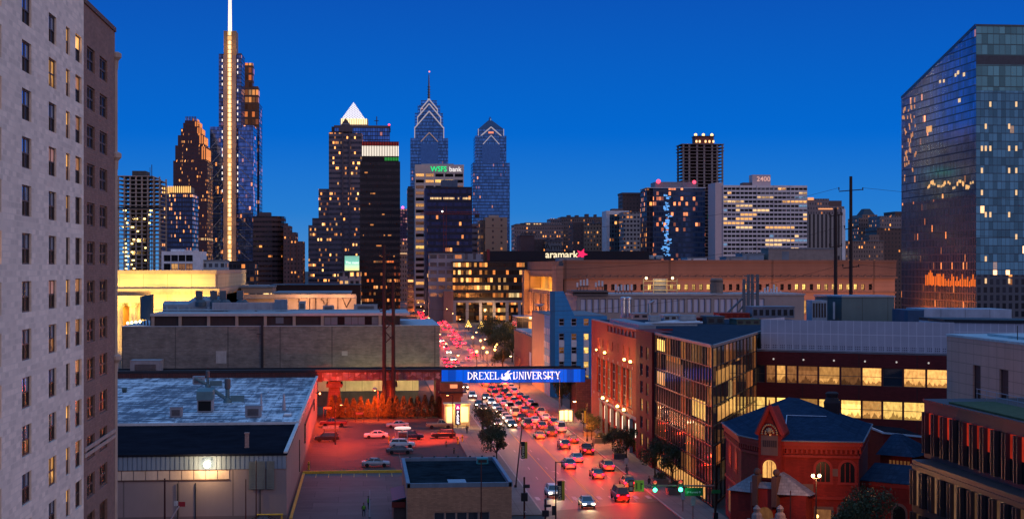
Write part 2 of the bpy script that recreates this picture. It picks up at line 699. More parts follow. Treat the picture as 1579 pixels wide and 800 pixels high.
# ------------------------------------------------------------------ shared materials
M_asph = mat('asphalt', (0.050, 0.042, 0.038), 0.42, var=0.35, scale=0.12, streak=(1, 0.12, 1), spec=0.45, patch=(2.9, 14.0))
M_asph2 = mat('fresh_asphalt', (0.022, 0.022, 0.026), 0.55, var=0.3, scale=0.3)
M_lot = mat('lot_asphalt', (0.036, 0.026, 0.024), 0.8, var=0.4, scale=0.14, streak=(0.05, 1, 1), patch=(9.0, 6.5))
M_conc = mat('concrete_ground', (0.095, 0.085, 0.085), 0.85, var=0.3, scale=0.15, streak=(0.06, 1, 1), patch=(7.0, 5.5))
M_walk = mat('sidewalk_concrete', (0.17, 0.145, 0.125), 0.85, var=0.25, scale=0.3, seams=(1.5, 1.5))
M_kerb = mat('kerb_stone', (0.32, 0.29, 0.26), 0.8)
M_white = mat('white_paint', (0.42, 0.40, 0.38), 0.6, var=0.5, scale=2)
M_yel = mat('yellow_paint', (0.62, 0.38, 0.04), 0.6, var=0.3, scale=1.5)
M_ground = mat('ground_soil', (0.06, 0.058, 0.056), 0.9, var=0.3, scale=0.05)
M_dkmetal = mat('dark_metal', (0.03, 0.03, 0.035), 0.5, 0.3)
M_rust = mat('rusty_steel', (0.05, 0.022, 0.016), 0.7, 0.1, scale=2)
M_steel = mat('grey_steel', (0.30, 0.33, 0.37), 0.45, 0.5, scale=0.8)
M_duct = mat('galvanised_duct', (0.24, 0.31, 0.36), 0.5, 0.3, var=0.3, scale=0.8)
M_black = mat('black_void', (0.006, 0.006, 0.007), 0.9)
M_dark = mat('dark_trim', (0.018, 0.018, 0.022), 0.5)
M_roofblk = mat('black_membrane', (0.014, 0.015, 0.022), 0.9, var=0.4, scale=0.15, spec=0.0)
M_roofgr = mat('grey_roofing', (0.15, 0.17, 0.2), 0.8, var=0.35, scale=0.2)
G_sky = glass('clear_window_glass', (0.02, 0.028, 0.04), 0.05, spec=1.0)
G_dk = glass('dim_window_glass', (0.006, 0.006, 0.008), 0.35, spec=0.15)
G_wm = glass('warm_lit_glass', (0.03, 0.02, 0.01), 0.15, lit=1.3, litcol=(1.0, 0.48, 0.13))
G_yl = glass('yellow_lit_glass', (0.03, 0.025, 0.01), 0.15, lit=2.1, litcol=(1.0, 0.60, 0.15))
G_pk = glass('curtained_glass', (0.22, 0.16, 0.16), 0.6, lit=0.25, litcol=(1.0, 0.42, 0.30))
G_dim = glass('faintly_lit_glass', (0.02, 0.014, 0.010), 0.2, lit=0.32, litcol=(1.0, 0.40, 0.13))


def cx(y):
 return 32.8 + max(0.0, y - 480) * 0.020


def strip(name, a, b, y0, y1, z, m, thick=0.0, kind='structure'):
 mb = MB()
 ys = [y0] + [q for q in (480,) if y0 < q < y1] + [y1]
 for i in range(len(ys) - 1):
  p, q = ys[i], ys[i + 1]
  A, B, C, E = (cx(p) + a, p), (cx(p) + b, p), (cx(q) + b, q), (cx(q) + a, q)
  mb.poly([(*A, z), (*B, z), (*C, z), (*E, z)])
  if thick:
   mb.poly([(*A, z - thick), (*A, z), (*E, z), (*E, z - thick)])
   mb.poly([(*B, z - thick), (*C, z - thick), (*C, z), (*B, z)])
   if i == 0:
    mb.poly([(*A, z - thick), (*B, z - thick), (*B, z), (*A, z)])
 o = mb.build(name, m)
 o['kind'] = kind
 return o


# ------------------------------------------------------------------ ground, roads, lots
g = MB().poly([(-6000, -400, -0.03), (6000, -400, -0.03), (6000, 12000, -0.03), (-6000, 12000, -0.03)]).build('ground', M_ground)
g['kind'] = 'structure'
strip('road', -8.75, 8.75, 60, 4000, 0.0, M_asph)
cs = MB()
cs.poly([(-120, 178, 0.004), (24.0, 178, 0.004), (24.0, 203, 0.004), (-120, 203, 0.004)])
cs.poly([(24.0, 178, 0.004), (41.6, 178, 0.004), (41.6, 217, 0.004), (24.0, 209, 0.004)])
cs.poly([(41.6, 176, 0.004), (140, 176, 0.004), (140, 190, 0.004), (41.6, 190, 0.004)])
o = cs.build('cross_street', M_asph2)
o['kind'] = 'structure'
for nm, a, b, y0, y1 in (('sidewalk', -14.8, -8.75, 206, 1000), ('sidewalk', 8.75, 14.8, 196, 1000)):
 strip(nm, a, b, y0, y1, 0.13, M_walk, 0.16)
 e = -8.75 if a < 0 else 8.75
 strip('kerb', e - (0.25 if a < 0 else -0.003), e + (0.003 if a < 0 else 0.25), y0 - 0.01, 1000, 0.136, M_kerb, 0.16)
lot = MB().poly([(-9.8, 251.5, 0.002), (18, 251.5, 0.002), (18, 341, 0.002), (-9.8, 341, 0.002)]).build('parking_lot', M_lot)
lot['kind'] = 'structure'
lo2 = MB().poly([(-9.8, 203.5, 0.002), (18, 203.5, 0.002), (18, 251, 0.002), (-9.8, 251, 0.002)]).build('lower_yard', M_conc)
lo2['kind'] = 'structure'
kb = MB().box(-9.6, 7.9, 251.0, 251.45, 0, 0.42).box(-9.65, -9.3, 206, 250.9, 0, 0.2).build('yard_kerb', M_yel)
kb['kind'] = 'structure'
mk = MB()
for y0, y1 in ((217, 1000),):
 y = y0
 while y < y1:
  for off in (-5.7, -2.75, 2.75, 5.7):
   if (off in (-2.75,)) and y > 330:
    pass
   mk.box(cx(y) + off - 0.07, cx(y) + off + 0.07, y, y + 3.0, 0.004, 0.008)
  y += 12
for y, n in ((318, 10), (219.5, 10), (545, 12), (556, 12)):
 for i in range(n):
  x = cx(y) - 8.0 + i * 16.0 / (n - 1)
  mk.box(x - 0.3, x + 0.3, y, y + 3.0, 0.0045, 0.0085)
for y in (238, 247):      # turn arrows in the middle lane
 x = cx(y) - 1.7
 mk.box(x - 0.08, x + 0.08, y, y + 2.6, 0.004, 0.0085)
 mk.poly([(x - 0.08, y + 2.5, 0.0088), (x - 1.0, y + 2.9, 0.0088), (x - 0.1, y + 3.5, 0.0088)])
rng = random.Random(5)
o = mk.build('road_markings', M_white)
o['kind'] = 'structure'
ym = MB()
for a in (-0.55, -0.30):
 y = 217
 ym.box(cx(y) + a + 0.5 - 0.06, cx(y) + a + 0.5 + 0.06, 217, 480, 0.004, 0.008)
ym.box(cx(0) - 3.55, cx(0) - 3.43, 217, 312, 0.004, 0.008)
for i in range(9):
 ym.box(-7.5 + i * 2.0, -7.4 + i * 2.0, 246.4, 250.6, 0.004, 0.01)
o = ym.build('centre_line_markings', M_yel)
o['kind'] = 'structure'
lm = MB()
for k in range(16):
 y = 254.5 + k * 2.65
 lm.box(-9.2, -4.8, y, y + 0.1, 0.005, 0.009)
 lm.box(1.6, 6.3, y, y + 0.1, 0.005, 0.009)
 if k > 4:
  lm.box(13.0, 17.6, y, y + 0.1, 0.005, 0.009)
lm.box(6.3, 6.42, 254, 320, 0.005, 0.009)
for k in range(14):
 y = 206 + k * 2.7
 lm.box(-8.8, -4.2, y, y + 0.1, 0.005, 0.009)
o = lm.build('bay_markings', mat('worn_paint', (.16, .14, .13), .8, var=.6, scale=1.0))
o['kind'] = 'structure'

# ------------------------------------------------------------------ apartment block
XA = -22.7
Y1, Y2 = at_x(129, XA), at_x(178, XA)
M_pale = mat('pale_brick', (0.76, 0.66, 0.58), 0.9, var=0.08, scale=0.07, streak=(1, 1, 0.12), brick=(1.1, 0.405, (0.9, 0.89, 0.88)))
M_tan = mat('brown_brick', (0.24, 0.15, 0.13), 0.9, var=0.15, scale=0.2, brick=(0.62, 0.2, (0.7, 0.66, 0.62)))
M_sill = mat('limestone_trim', (0.36, 0.29, 0.26), 0.8)
M_sash = mat('sash_paint', (0.09, 0.065, 0.065), 0.6)
apt = thing('apartment_building', 'tall pale brick apartment block with a browner end bay beside the white roofed warehouse', 'building', (XA, Y1, 0))
rows = [35.3 + 3.24 * k - 2.1 for k in range(-10, 6)]


def col_holes(pxs, ystart, h=2.1, dz=0.0):
 out = []
 for p0, p1 in pxs:
  s0, s1 = at_x(p0, XA) - ystart, at_x(p1, XA) - ystart
  out += [(s0, s1, z + dz, z + dz + h) for z in rows]
 return out


A0 = 70.0
hp = col_holes([(34.0, 48.5), (75.2, 87)], A0)
hp2 = [(at_x(2.2, XA) - 2.6 - A0, at_x(2.2, XA) - A0, z, z + 2.1) for z in rows]
hs = col_holes([(101.8, 107.8)], A0)
hw = col_holes([(116.3, 126)], A0, 2.15)
wb = MB()
wall_holes(wb, XA, A0, 0, 1, Y1 - A0, 0, 55.2, hp + hp2 + hs + hw, 0.3)
wb.poly([(XA, A0, 55.2), (XA, Y1, 55.2), (XA - 26, Y1, 55.2), (XA - 26, A0, 55.2)])
wb.poly([(XA, A0, 0), (XA, A0, 55.2), (XA - 26, A0, 55.2), (XA - 26, A0, 0)])
wb.poly([(XA, Y1, 54.6), (XA, Y1, 55.2), (XA - 26, Y1, 55.2), (XA - 26, Y1, 54.6)])
wb.build('wall', M_pale, apt, apt.location)
hd = col_holes([(135.2, 147.2), (154.6, 166.4)], Y1, 1.95)
wd = MB()
wall_holes(wd, XA - 0.05, Y1, 0, 1, Y2 - Y1, 0, 54.6, hd, 0.35)
wd.poly([(XA - 0.05, Y1, 54.6), (XA - 0.05, Y2, 54.6), (XA - 26, Y2, 54.6), (XA - 26, Y1, 54.6)])
wd.poly([(XA - 0.05, Y2, 0), (XA - 26, Y2, 0), (XA - 26, Y2, 54.6), (XA - 0.05, Y2, 54.6)])
wd.build('end_wall', M_tan, apt, apt.location)
cp = MB().box(XA - 26, XA + 0.08, Y1 + 0.01, Y2 + 0.05, 54.6, 55.0).box(XA - 26, XA + 0.1, Y1 - 4.5, Y1, 55.2, 55.55)
cp.build('coping', mat('brown_coping', (0.12, 0.075, 0.065), 0.8), apt, apt.location)
q = MB()
for z in (29.4, 29.9):
 q.box(XA - 0.04, XA + 0.07, Y1 + 0.4, Y2, z - 12, z - 11.7)
for z in (52.4, 43.2, 24.6):
 q.lathe([(0.3, z - 1.2), (0.35, z - 0.4), (0.62, z - 0.1), (0.62, z + 0.25), (0.4, z + 0.4)], XA - 0.1, Y2 + 0.25, 10)
q.lathe([(0.26, 0), (0.26, 52.0)], XA - 0.1, Y2 + 0.25, 10)
q.build('corner_pilaster', M_sill, apt, apt.location)
used = [0]
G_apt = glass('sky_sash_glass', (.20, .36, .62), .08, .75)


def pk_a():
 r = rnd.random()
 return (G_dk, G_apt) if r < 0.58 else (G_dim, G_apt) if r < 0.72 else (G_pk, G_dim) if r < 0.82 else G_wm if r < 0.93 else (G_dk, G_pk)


def pk_d():
 r = rnd.random()
 return (G_dk, G_dim) if r < 0.6 else G_dk if r < 0.85 else (G_dk, G_wm)


in_view = [z for z in rows if z > 12]
low = [z for z in rows if z <= 12]
vis = lambda L: [h for h in L if 13 < h[2] < 52]
inv = lambda L: [h for h in L if not 13 < h[2] < 52]
windows(apt, XA, A0, 0, 1, vis(hp), 0.24, pk_a, M_sash, 2, 2, 0.10, 0.05, 110, used)
windows(apt, XA, A0, 0, 1, vis(hs), 0.24, lambda: (G_dim, G_wm) if rnd.random() < .6 else (G_dk, G_sky), M_sash, 1, 2, 0.09, 0.05, 110, used)
windows(apt, XA, Y1, 0, 1, vis(hd), 0.3, lambda: G_dk, M_sash, 2, 2, 0.16, 0.05, 110, used)
windows(apt, XA, A0, 0, 1, vis(hw), 0.28, pk_d, M_sash, 1, 2, 0.08, 0.06, 110, used)
windows(apt, XA, A0, 0, 1, inv(hp) + hp2 + inv(hs) + inv(hw), 0.24, pk_a, None, cap=0)
windows(apt, XA, Y1, 0, 1, inv(hd), 0.3, lambda: G_dk, None, cap=0)

# ------------------------------------------------------------------ white-roofed warehouse
M_wsiding = mat('warehouse_block', (0.27, 0.205, 0.195), 0.85, var=0.1, scale=0.3, seams=(7.0, 30))
M_whroof, nt, b = newmat('patched_white_roof')
tc = nn(nt, 'ShaderNodeTexCoord')
f1 = noise(nt, scaled(nt, tc.outputs['Object'], (0.16, 0.55, 1)), 1.0, 6, 0.7)
f2 = noise(nt, scaled(nt, tc.outputs['Object'], (0.9, 0.07, 1)), 1.0, 4, 0.6)
f3 = noise(nt, scaled(nt, tc.outputs['Object'], (0.03, 0.03, 1)), 1.0, 3, 0.5)
bt = nn(nt, 'ShaderNodeTexBrick')
nt.links.new(tc.outputs['Object'], bt.inputs['Vector'])
bt.inputs['Scale'].default_value = 1
bt.inputs['Brick Width'].default_value = 5.5
bt.inputs['Row Height'].default_value = 2.2
bt.inputs['Mortar Size'].default_value = 0.06
bt.inputs['Color1'].default_value = (0.0, 0.0, 0.0, 1)
bt.inputs['Color2'].default_value = (0.16, 0.16, 0.16, 1)
bt.inputs['Mortar'].default_value = (0.3, 0.3, 0.3, 1)
q = ma(nt, 'ADD', ma(nt, 'ADD', ma(nt, 'MULTIPLY', f1, 0.75), ma(nt, 'MULTIPLY', f2, 0.35)), ma(nt, 'MULTIPLY', f3, 0.35))
q = ma(nt, 'ADD', q, ma(nt, 'MULTIPLY', bt.outputs['Color'], 0.5))
nt.links.new(ramp(nt, q, ((0.60, (0.80, 0.83, 0.84)), (0.72, (0.60, 0.64, 0.68)), (0.775, (0.11, 0.12, 0.15)), (1.0, (0.05, 0.06, 0.08)))), b.inputs['Base Color'])
b.inputs['Roughness'].default_value = 0.75
MATS['patched_white_roof'] = M_whroof
WX0, WX1, WY0, WY1, WZ = -95.0, -10.0, 205.5, 346.0, 8.75
wh = thing('warehouse', 'long low warehouse with a patched white roof and a corrugated front fascia', 'building', (WX1, WY0, 0))
m = MB()
m.box(WX0, WX1, WY0, WY1, 0, 6.7, 0, skip='t')
m.box(WX0, WX1 - 0.01, WY0 + 0.25, WY1, 6.7, WZ - 0.3, 0, skip='bf')
m.build('wall', [M_wsiding], wh, wh.location)
m = MB()
for i in range(140):
 x = WX1 - 0.05 - i * 0.6
 m.box(x - 0.45, x, WY0 - 0.10, WY0 + 0.2, 6.72, WZ - 0.05)
 m.box(x - 0.6, x - 0.45, WY0 - 0.02, WY0 + 0.2, 6.72, WZ - 0.05)
m.build('fascia_cladding', mat('corrugated_blue_grey', (0.22, 0.28, 0.34), 0.5, 0.2, var=0.15), wh, wh.location)
m = MB().box(WX0, WX1 + 0.1, WY0 - 0.2, 243, WZ - 0.30, WZ)
m.build('front_roof', M_roofblk, wh, wh.location)
m = MB().box(WX0, WX1 + 0.1, 243.01, WY1, WZ - 0.29, WZ + 0.18)
m.build('roof', M_whroof, wh, wh.location)
m = MB().box(WX1 - 0.35, WX1 + 0.15, 243.0, WY1, WZ + 0.18, WZ + 0.5).box(WX1 - 0.35, WX1 + 0.15, WY0 - 0.2, 242.99, WZ, WZ + 0.22)
m.box(WX0, WX1 + 0.1, 242.7, 243.0, WZ + 0.003, WZ + 0.4)
m.build('parapet', mat('pale_parapet', (0.5, 0.5, 0.5), 0.7), wh, wh.location)
bx0, bx1 = X(150, WY0), X(354, WY0)
m = MB()
n = 11
for i in range(n):
 a = bx0 + (bx1 - bx0) * i / n
 c = bx0 + (bx1 - bx0) * (i + 1) / n
 m.box(a + 0.06, c - 0.06, WY0 - 0.06, WY0 - 0.003, 5.45, 6.6)
m.build('glazing_band', mat('pale_fibreglass', (0.62, 0.46, 0.34), 0.3, var=0.25, scale=0.5), wh, wh.location)
m = MB().box(bx0, bx1, WY0 - 0.09, WY0 - 0.005, 5.28, 5.44).box(bx0, bx1, WY0 - 0.09, WY0 - 0.005, 6.61, 6.7)
m.build('band_trim', mat('rust_trim', (0.10, 0.05, 0.04), 0.6), wh, wh.location)
m = MB()
lx0, lx1 = X(384, WY0), X(423, WY0)
for a, c in ((lx0, lx0 + (lx1 - lx0) * .64), (lx0 + (lx1 - lx0) * .69, lx1)):
 m.box(a, c, WY0 - 0.22, WY0 - 0.13, 4.05, 7.75)
 for k in range(18):
  m.box(a + .05, c - .05, WY0 - 0.30, WY0 - 0.223, 4.15 + k * .2, 4.27 + k * .2)
m.build('louvre_panel', mat('louvre_grey', (0.16, 0.18, 0.17), 0.6), wh, wh.location)
m = MB()
m.box(WX1 + 0.003, WX1 + 0.25, 268, 318, 6.0, 6.3).box(WX1 + 0.003, WX1 + 0.2, 268, 268.4, 3.0, 6.0).box(WX1 + 0.003, WX1 + 0.2, 317.6, 318, 4.0, 6.0)
m.box(WX1 + 0.003, WX1 + 0.12, 246, 246.3, 1, 6.0)
m.build('wall_pipe', M_rust, wh, wh.location)
m = MB()
for x in (WX1 - 3.4, WX1 - 11.7, WX1 - 14.0):
 m.tube((x, WY0 - 0.15, 0.1), (x, WY0 - 0.15, 5.0), 0.07, n=6)
m.build('drain_pipe', M_dkmetal, wh, wh.location)
# wall flood lamp over the band
fl = thing('flood_lamp', 'bright round flood lamp fixed under the corrugated fascia of the warehouse', 'lamp', (X(320, WY0), WY0 - 0.1, 7.5))
m = MB().tube((0, 0, 0), (0, -0.55, 0), 0.05, n=6).box(-0.3, 0.3, -0.8, -0.55, -0.2, 0.3)
m.build('bracket', M_dkmetal, fl)
MB().ball((0, -0.78, -0.05), 0.42, 12, 8).build('lens', emi('flood_white', (1.0, 0.80, 0.50), 30), fl, smooth=True)


def point(name, loc, power, col, parent=None, radius=0.15, spot=None, aim=None, blend=0.6):
 d = bpy.data.lights.new(name, 'SPOT' if spot else 'POINT')
 d.energy = power
 d.color = col
 d.shadow_soft_size = radius
 if spot:
  d.spot_size = R(spot)
  d.spot_blend = blend
 o = bpy.data.objects.new(name, d)
 COL.objects.link(o)
 if parent:
  o.parent = parent
 o.location = loc
 if aim is not None:
  o.rotation_euler = Vector(aim).to_track_quat('-Z', 'Y').to_euler()
 return o


point('flood_light', (0, -1.4, -0.1), 900, (1.0, 0.66, 0.32), fl, 0.2)


def roofbox(name, label, cat, px0, px1, py0, py1, z, m, dep=None, fn=None, group=None):
 """box-like plant standing at roof height z: its front foot spans px0..px1 on row py1"""
 x, y = G((px0 + px1) / 2, py1, z)
 t = (CH - z) * F / (py1 - HZ)
 w, h = (px1 - px0) / F * t, (py1 - py0) / F * t
 th = thing(name, label, cat, (x, y, z), 0, group)
 if fn:
  fn(th, w, h, dep or w)
 else:
  b = MB().box(-w / 2, w / 2, 0, dep or w, 0.1, h).box(-w / 2 - .06, w / 2 + .06, -.06, (dep or w) + .06, h, h + .08)
  b.box(-w / 2 + .15, w / 2 - .15, .1, (dep or w) - .1, 0, .1)
  b.build('casing', m, th)
  g = MB()
  k = max(2, int(h / .25))
  for i in range(k):
   g.box(-w * .35, w * .35, -.05, -.004, h * .2 + i * h * .6 / k, h * .2 + (i + .5) * h * .6 / k)
  g.build('grille', M_dkmetal, th)
 return th


ZR = WZ + .18
M_acg = mat('rooftop_unit_grey', (0.25, 0.25, 0.27), 0.6, 0.1, var=0.2)
M_verd = mat('rooftop_green_grey', (0.10, 0.17, 0.18), 0.6, 0.1)
roofbox('rooftop_penthouse', 'big grey plant house at the rear of the patched white roof', 'rooftop unit', 201, 247, 556, 581, ZR, mat('plant_house', (0.25, 0.235, 0.24), .8, var=.25), 5)
roofbox('rooftop_unit', 'square grey roof box near the front edge of the white roof, toward the apartment block', 'rooftop unit', 262, 280, 628, 643, ZR, M_acg, group='boxes on the warehouse roof')
roofbox('rooftop_unit', 'wider grey roof box with a rusty side near the skylight on the white roof', 'rooftop unit', 378, 402, 626, 643.5, ZR, M_acg, group='boxes on the warehouse roof')
roofbox('rooftop_unit', 'small dark roof box beside a bent pipe on the smoother patch of white roof', 'rooftop unit', 188, 195, 598, 605, ZR, M_verd, group='boxes on the warehouse roof')
roofbox('rooftop_unit', 'low dark fan housing behind the tall vent stacks on the white roof', 'rooftop unit', 297, 314, 581, 592, ZR, M_acg, group='boxes on the warehouse roof')


def hood(th, w, h, d):
 MB().box(-w / 2, w / 2, 0, d, 0.1, h * .55).build('casing', M_acg, th)
 MB().box(-w / 2 + .2, w / 2 - .2, -.03, -.003, .3, h * .5).build('opening', M_black, th)
 MB().loft([[(-w / 2 - .1, -.2, h * .55), (w / 2 + .1, -.2, h * .55), (w / 2 + .1, d, h * .55), (-w / 2 - .1, d, h * .55)],
   [(-w / 2 - .1, -.1, h * .9), (w / 2 + .1, -.1, h * .9), (w / 2 + .1, d, h), (-w / 2 - .1, d, h)]]).build('cowl', M_verd, th)


roofbox('vent_hood', 'air intake hood with a square black mouth on the patched white roof', 'roof vent', 304, 327, 600, 636, ZR, None, 3.5, hood)


def stack(th, w, h, d):
 r = w * .5
 MB().lathe([(r * 1.5, 0), (r * 1.3, h * .15), (r * .75, h * .2), (r * .75, h * .55)], 0, .5, 12).build('riser', M_verd, th, smooth=False)
 MB().lathe([(r * .75, h * .55), (r * 1.05, h * .6), (r * 1.05, h * .95), (r * .5, h)], 0, .5, 12).build('cowl', mat('cowl_brown', (.12, .10, .10), .6, .2), th)
 MB().box(r, r + 2.4, .1, 1.0, .2, 1.3).tube((-r, .5, h * .2), (-r - 2.2, .5, h * .55), .35, n=8).build('duct', M_verd, th)


roofbox('exhaust_stack', 'stout exhaust stack with a brown cowl and a slanting duct on the white roof', 'roof vent', 346, 355, 583, 621, ZR, None, None, stack)
roofbox('exhaust_stack', 'grey exhaust stack with a cowl standing behind the vent hood', 'roof vent', 317, 323, 571, 597, ZR, None, None, stack)


def cone(th, w, h, d):
 MB().lathe([(w * .45, 0), (w * .4, h * .3), (w * .2, h * .75), (w * .3, h * .8), (w * .05, h)], 0, .3, 10).build('shaft', mat('vent_pink', (.42, .36, .38), .7), th)


for p0, p1, a, c, l in ((400, 405, 606, 633, 'white tapering vent pipe beside the wider grey roof box'), (434, 441, 606, 632, 'white tapering vent pipe behind the bright skylight'), (304, 309, 571, 581, 'small white turbine vent above the dark fan housing')):
 roofbox('vent_pipe', l, 'roof vent', p0, p1, a, c, ZR, None, None, cone, 'white vents on the warehouse roof')
sk = thing('skylight', 'bright white skylight hatch close to the orange wall edge of the roof', 'skylight', (*G(443, 642, ZR), ZR))
MB().box(-.7, .7, 0, 2.4, 0, .25).build('kerb', M_steel, sk)
MB().loft([[(-.6, .1, .25), (.6, .1, .25), (.6, 2.3, .25), (-.6, 2.3, .25)], [(-.5, .2, .45), (.5, .2, .45), (.5, 2.2, .45), (-.5, 2.2, .45)]]).build('dome', mat('skylight_white', (.8, .8, .78), .3), sk)
ch = thing('brick_chimney', 'short pink brick chimney on the black front strip of the warehouse roof', 'chimney', (*G(380.5, 690, WZ), WZ))
MB().box(-.26, .26, 0, .52, .12, 2.0).box(-.3, .3, -.04, .56, 0, .12).box(-.32, .32, -.06, .58, 1.9, 2.03).build('shaft', mat('pink_brick', (.42, .26, .22), .9, brick=(.25, .1, (.5, .5, .5))), ch)

# ------------------------------------------------------------------ railway viaduct and bridge sign
M_via = mat('viaduct_concrete', (0.15, 0.115, 0.10), 0.9, var=0.45, scale=0.5)
M_pier = mat('pier_red_stone', (0.14, 0.06, 0.05), 0.9, var=0.4, scale=0.6, brick=(1.2, 0.5, (.5, .5, .5)))
M_graf, nt, b = newmat('graffiti_parapet')
tc = nn(nt, 'ShaderNodeTexCoord')
v1 = nn(nt, 'ShaderNodeTexVoronoi')
nt.links.new(scaled(nt, tc.outputs['Object'], (0.7, 0.7, 1.0)), v1.inputs['Vector'])
v1.inputs['Scale'].default_value = 1.6
sc_ = nn(nt, 'ShaderNodeSeparateColor')
nt.links.new(v1.outputs['Color'], sc_.inputs[0])
c = ramp(nt, sc_.outputs[0], ((0.0, (.10, .05, .045)), (0.45, (.16, .12, .11)), (0.6, (.32, .25, .24)), (0.8, (.06, .05, .09)), (1.0, (.26, .11, .09))))
nt.links.new(c, b.inputs['Base Color'])
b.inputs['Roughness'].default_value = .85
VY0, VY1 = 344.0, 353.0
va = thing('railway_viaduct', 'dark railway viaduct with a grimy painted parapet above the hedge', 'viaduct', (0, VY0, 0))
m = MB().box(-110, X(497, VY0), VY0, VY1, 7.9, 9.95)
m.build('girder', mat('dark_red_girder', (.075, .028, .026), .7, var=.4, scale=.8), va, va.location)
MB().box(X(497, VY0) + .003, 17.2, VY0, VY1, 8.1, 9.95).build('parapet', M_graf, va, va.location)
MB().box(-110, 49.5, VY0 - .15, VY0 + .35, 10.0, 10.55).box(-110, 49.5, VY1 - .4, VY1, 10.0, 10.5).box(-110, 49.5, VY0 + .36, VY1 - .41, 9.96, 10.15).build('deck_rail', M_dark, va, va.location)
for p0, p1, tp in ((506, 525, 1.3), (593, 610, 1.3)):
 m = MB()
 a, c = X(p0, VY0 + 1), X(p1, VY0 + 1)
 m.loft([[(a - .5, VY0 + .6, 0), (c + .5, VY0 + .6, 0), (c + .5, VY1 - .5, 0), (a - .5, VY1 - .5, 0)], [(a + .2, VY0 + .8, 6.6), (c - .2, VY0 + .8, 6.6), (c - .2, VY1 - .8, 6.6), (a + .2, VY1 - .8, 6.6)]])
 m.box(a - .4, c + .4, VY0 + .4, VY1 - .4, 6.61, 7.4).box(a, c, VY0 + .6, VY1 - .6, 7.41, 8.09 if p0 > 540 else 7.88)
 m.build('pier', M_pier, va, va.location)
MB().box(X(672, VY0), 18.4, VY0 - .2, VY1 + .2, 0, 8.08).build('abutment', M_pier, va, va.location)
MB().box(47.4, X(911, VY0), VY0 - .2, VY1 + .2, 0, 8.08).build('abutment', M_pier, va, va.location)
m = MB()
for i in range(60):
 x = -60 + i * 1.35
 m.box(x, x + .12, VY0 - .12, VY0 - .003, 8.2 if x > -9 else 8.0, 9.9)
m.box(-61, 17, VY0 - .05, VY0 - .003, 9.905, 9.95)
m.build('girder_ribs', mat('rust_stiffener', (.12, .04, .035), .8), va, va.location)

sg = thing('bridge_sign', 'long glowing blue university name board spanning the street on the railway bridge', 'sign', (17.2, VY0 - .3, 7.4))
M_blue, nt, b = newmat('blue_sign_face')
tc = nn(nt, 'ShaderNodeTexCoord')
sx = nn(nt, 'ShaderNodeSeparateXYZ')
nt.links.new(tc.outputs['UV'], sx.inputs[0])
n1 = nn(nt, 'ShaderNodeTexWhiteNoise', noise_dimensions='1D')
nt.links.new(ma(nt, 'FLOOR', ma(nt, 'DIVIDE', sx.outputs[0], 1.55)), n1.inputs['W'])
st = ma(nt, 'MULTIPLY_ADD', n1.outputs['Value'], .75, .45)
b.inputs['Base Color'].default_value = (.005, .04, .30, 1)
b.inputs['Specular IOR Level'].default_value = .05
b.inputs['Emission Color'].default_value = (.0, .10, .74, 1)
nt.links.new(ma(nt, 'MULTIPLY', st, .85), b.inputs['Emission Strength'])
b.inputs['Roughness'].default_value = .4
SL = X(902, VY0) - 17.2
m = MB()
k = 20
for i in range(k):
 m.box(SL * i / k + .03, SL * (i + 1) / k - .03, 0, .22, 0.1, 2.95)
m.build('face', M_blue, sg)
MB().box(-.1, SL + .1, .222, .285, 0, 3.2).box(-.1, SL + .1, -.12, .221, 2.96, 3.15).build('backing_frame', mat('navy_frame', (.006, .012, .05), .5), sg)
W_let = emi('sign_white', (1.0, .93, .88), 1.25)


